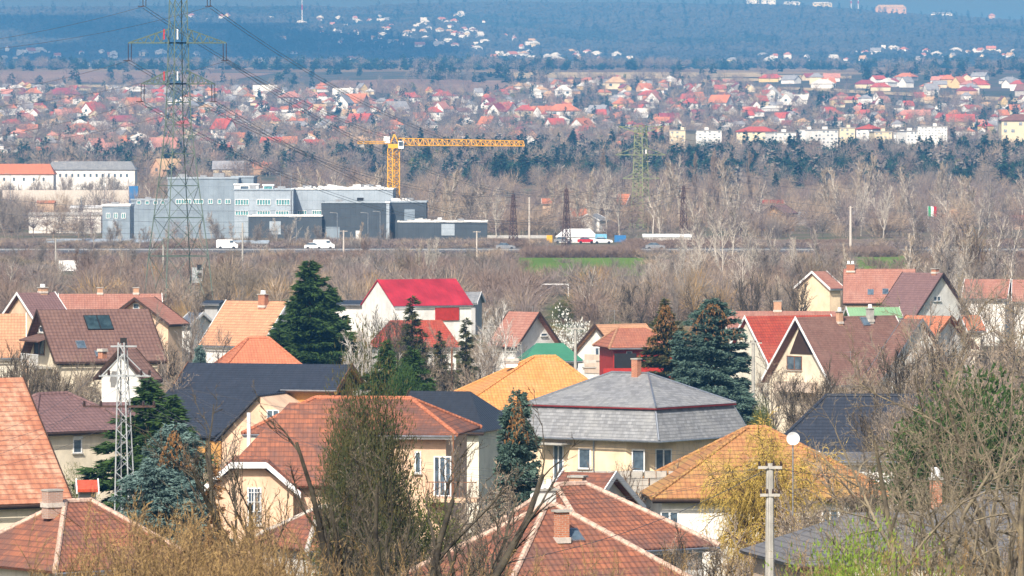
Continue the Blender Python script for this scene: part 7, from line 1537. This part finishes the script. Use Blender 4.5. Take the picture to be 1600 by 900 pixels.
for k_, (pair, px, yt, D, H, lab) in enumerate([
    (T6, 285, 440, 500, 11, 'upright bare mauve tree between the brown roof and tan roof'), (T6, 262, 475, 490, 11, 'upright bare tree at the right end of the steep brown roof'), (T6, 318, 500, 480, 11, 'bare tree just left of the tan tiled house'), (T4, 240, 540, 440, 7, 'bare orchard tree right of the lattice pole top'),
    (T5, 580, 490, 500, 8, 'white-limbed bare tree right of the large conifer'), (T5, 560, 520, 490, 8, 'pale bare tree at the right foot of the large conifer'), (T5, 780, 470, 560, 8, 'pale bare tree left of the white gable, centre'), (T5, 752, 480, 570, 8, 'second pale bare tree left of the white gable, centre'), (T4b, 620, 480, 600, 7, 'dark bare tree in front of the red-roofed barn'), (T4, 760, 540, 500, 7, 'bare orchard tree behind the yellow roof, left'), (T4b, 700, 545, 480, 7, 'dark bare tree right of the dark conifers, centre'), (T4, 672, 560, 470, 7, 'twiggy bare tree among the ragged pines'),
    (T4, 1210, 545, 480, 7, 'bare tree before the dark boarded gable, left one'), (T4b, 1265, 560, 440, 7, 'bare dark tree before the dark boarded gable, right one'), (T4, 1330, 545, 450, 7, 'tan bare tree in front of the steep brown roof, left one'), (T4, 1390, 520, 440, 7, 'tan bare tree in front of the steep brown roof, right one'), (T4b, 1440, 500, 420, 7, 'bare dark tree before the orange roof at right'), (T6, 1475, 470, 450, 11, 'upright bare tree before the white gable at right'), (T4, 1510, 450, 440, 7, 'tan bare tree between the orange roofs at right'), (T6, 1545, 440, 470, 11, 'upright bare tree near the right edge, middle height'), (T4, 1585, 470, 400, 7, 'tan bare tree at the right edge, middle height'), (T4b, 1240, 420, 700, 7, 'dark bare tree behind the long pink ridge roof, left'), (T6, 1285, 400, 740, 11, 'upright bare tree left of the large pink roof'), (T6, 1500, 400, 680, 11, 'upright bare tree right of the mauve roof'), (T4, 1560, 420, 640, 7, 'tan bare tree before the orange roof at the right edge'),
    (T4, 1480, 600, 330, 7, 'tan bare tree above the dark roof right end'), (T8, 1440, 610, 360, 4, 'mauve twiggy shrub over the right end of the dark roof'), (T4, 1520, 560, 350, 7, 'twiggy tan tree above the evergreen, right'),
    (T5, 1148, 715, 262, 8, 'white-trunked birch before the white house, lower right'), (T4, 1130, 805, 240, 7, 'tangled bare shrub tree at the birch foot'), (T4b, 1090, 822, 235, 7, 'dark bare shrub tree left of the birch'), (T4, 1260, 740, 240, 7, 'tan bare tree right of the concrete pole'), (T4, 1310, 700, 250, 7, 'tan bare tree right of the satellite dish'), (T4b, 1400, 720, 240, 7, 'dark bare tree left of the brick chimney stack'), (T4, 1590, 780, 190, 7, 'tan bare tree over the grey roof at the right edge'),
    (T4b, 60, 545, 430, 7, 'dark bare tree below the cream gable, left'), (T4, 120, 590, 420, 7, 'bare tree before the brown bungalow'), (T4b, 22, 540, 440, 7, 'dark bare tree at the left edge above the big roof'), (T4, 350, 665, 330, 7, 'bare tree left of the white flue pipe'), (T4b, 745, 780, 200, 7, 'reddish bare tree left of the bottom-centre cottage'), (T4, 760, 690, 240, 7, 'bare tree below the dark blue spruce'), (T8, 1000, 720, 300, 4, 'small bare climber on the yellow villa wall'), (T8, 965, 725, 330, 4, 'leafless rose bush on the yellow villa wall'), (T4b, 1170, 420, 760, 7, 'dark bare tree behind the blue spruce, right'), (T6, 1060, 420, 780, 11, 'upright bare tree behind the blue spruce, left'), (T4b, 990, 430, 760, 7, 'dark bare tree behind the tan ridge house'), (T4, 960, 450, 720, 7, 'tan bare tree behind the white balcony gable'), (T6, 550, 425, 780, 11, 'upright bare tree right of the largest conifer top'), (T4b, 330, 440, 720, 7, 'dark bare tree behind the upright mauve tree'), (T6, 370, 425, 740, 11, 'upright bare tree behind the tan house roof'), (T4b, 1105, 440, 700, 7, 'bare dark tree right above the blue spruce')]):
    place('bare_tree', pair, px, yt, D, H, lab, 'bare tree', 'bare trees between the houses', sx=.9 if pair is not T8 else .7)
WL = bmn('weeping_willow', 311, 'bark_brown', 'tw_yellow', H=8.2, r=.15, spread=.62, th=.3, lv=3, nk=(19, 22, 19), twig=.017, ang=(.5, 1.1), up=.05, weep=.30, lfac=.75)
place('weeping_willow', WL, 1182, 654, 262, 8.0, 'weeping willow with bright yellow drooping twigs, lower right of centre', 'willow', sx=.78); place('weeping_willow', WL, 1210, 672, 258, 8.0, 'rear yellow weeping willow left of the satellite dish', 'willow', sx=.7, rz=3.0)
for k_ in range(58):
    if k_ < 26: px = _rs.uniform(1385, 1620); D = _rs.uniform(300, 560); yt = _rs.uniform(455, 620)
    elif k_ < 44: px = _rs.uniform(480, 840); D = _rs.uniform(500, 700); yt = _rs.uniform(480, 560)
    elif k_ < 52: px = _rs.uniform(1180, 1400); D = _rs.uniform(430, 470); yt = _rs.uniform(560, 640)
    else: px = _rs.uniform(240, 340); D = _rs.uniform(460, 560); yt = _rs.uniform(480, 560)
    pair = _rs.choice([T4, T4b, T6, T4]); gr = ground((px - 800) / F * D, D); yt = max(yt, row_of(gr + 9.5, D)); o = place('bare_tree', pair, px, yt, D, 7, None, 'bare tree', 'bare trees between the houses', sx=.95)
    GT.append(dict(px=px, zone=zone(px, NZ), band='nearer' if D < 480 else 'farther', key='s', obj=o))
rank_labels(GT, lambda it, r_, z, b: 'small bare garden tree, %s, %s, %s' % (z, b, r_))
# foreground brush, out of focus
items = []
for k_ in range(17):
    px = 190 + (k_ % 9) * 30 + _rs.uniform(-12, 12); D = 88 + (k_ // 13) * 22 + _rs.uniform(-5, 5); yt = 800 + _rs.uniform(-14, 34) + (18 if px < 170 else 0) + abs(px - 300) * .05 + max(0, px - 380) * .5
    o = place('shrub', T7, px, yt, D, 5, None, 'shrub', 'ochre brush in the bottom left foreground', sx=.8); items.append(dict(px=px, zone='bottom left', band='front' if D < 99 else 'second row', key='s', obj=o))
for k_ in range(14):
    px = 520 + k_ * 78 + _rs.uniform(-20, 20); D = 112 + _rs.uniform(-10, 20); yt = 868 + _rs.uniform(-14, 18) - (30 if px > 1150 else 0)
    o = place('shrub', T7, px, yt, D, 5, None, 'shrub', 'brush along the bottom edge', sx=.6); items.append(dict(px=px, zone='bottom edge', band='centre to right', key='s', obj=o))
rank_labels(items, lambda it, r_, z, b: 'ochre twiggy shrub, %s, %s, %s' % (z, b, r_))
# garden undergrowth
inst = []
for _ in range(1500):
    px = _rs.uniform(-150, 1750); D = _rs.uniform(235, 780); x = (px - 800) / F * D; inst.append((_rs.randrange(3), x, D, ground(x, D) - .1, _rs.random() * 6, _rs.uniform(.35, .8), _rs.uniform(.3, .6), _rs.choice([0, 1, 2, 4, 5, 6])))
sp2 = [shrub_proto(11, 420, 3.5, 4, .03), shrub_proto(12, 420, 3.5, 4, .03), shrub_proto(13, 420, 4, 4, .03)]
merge_instances('garden_undergrowth', sp2, inst, sm_)
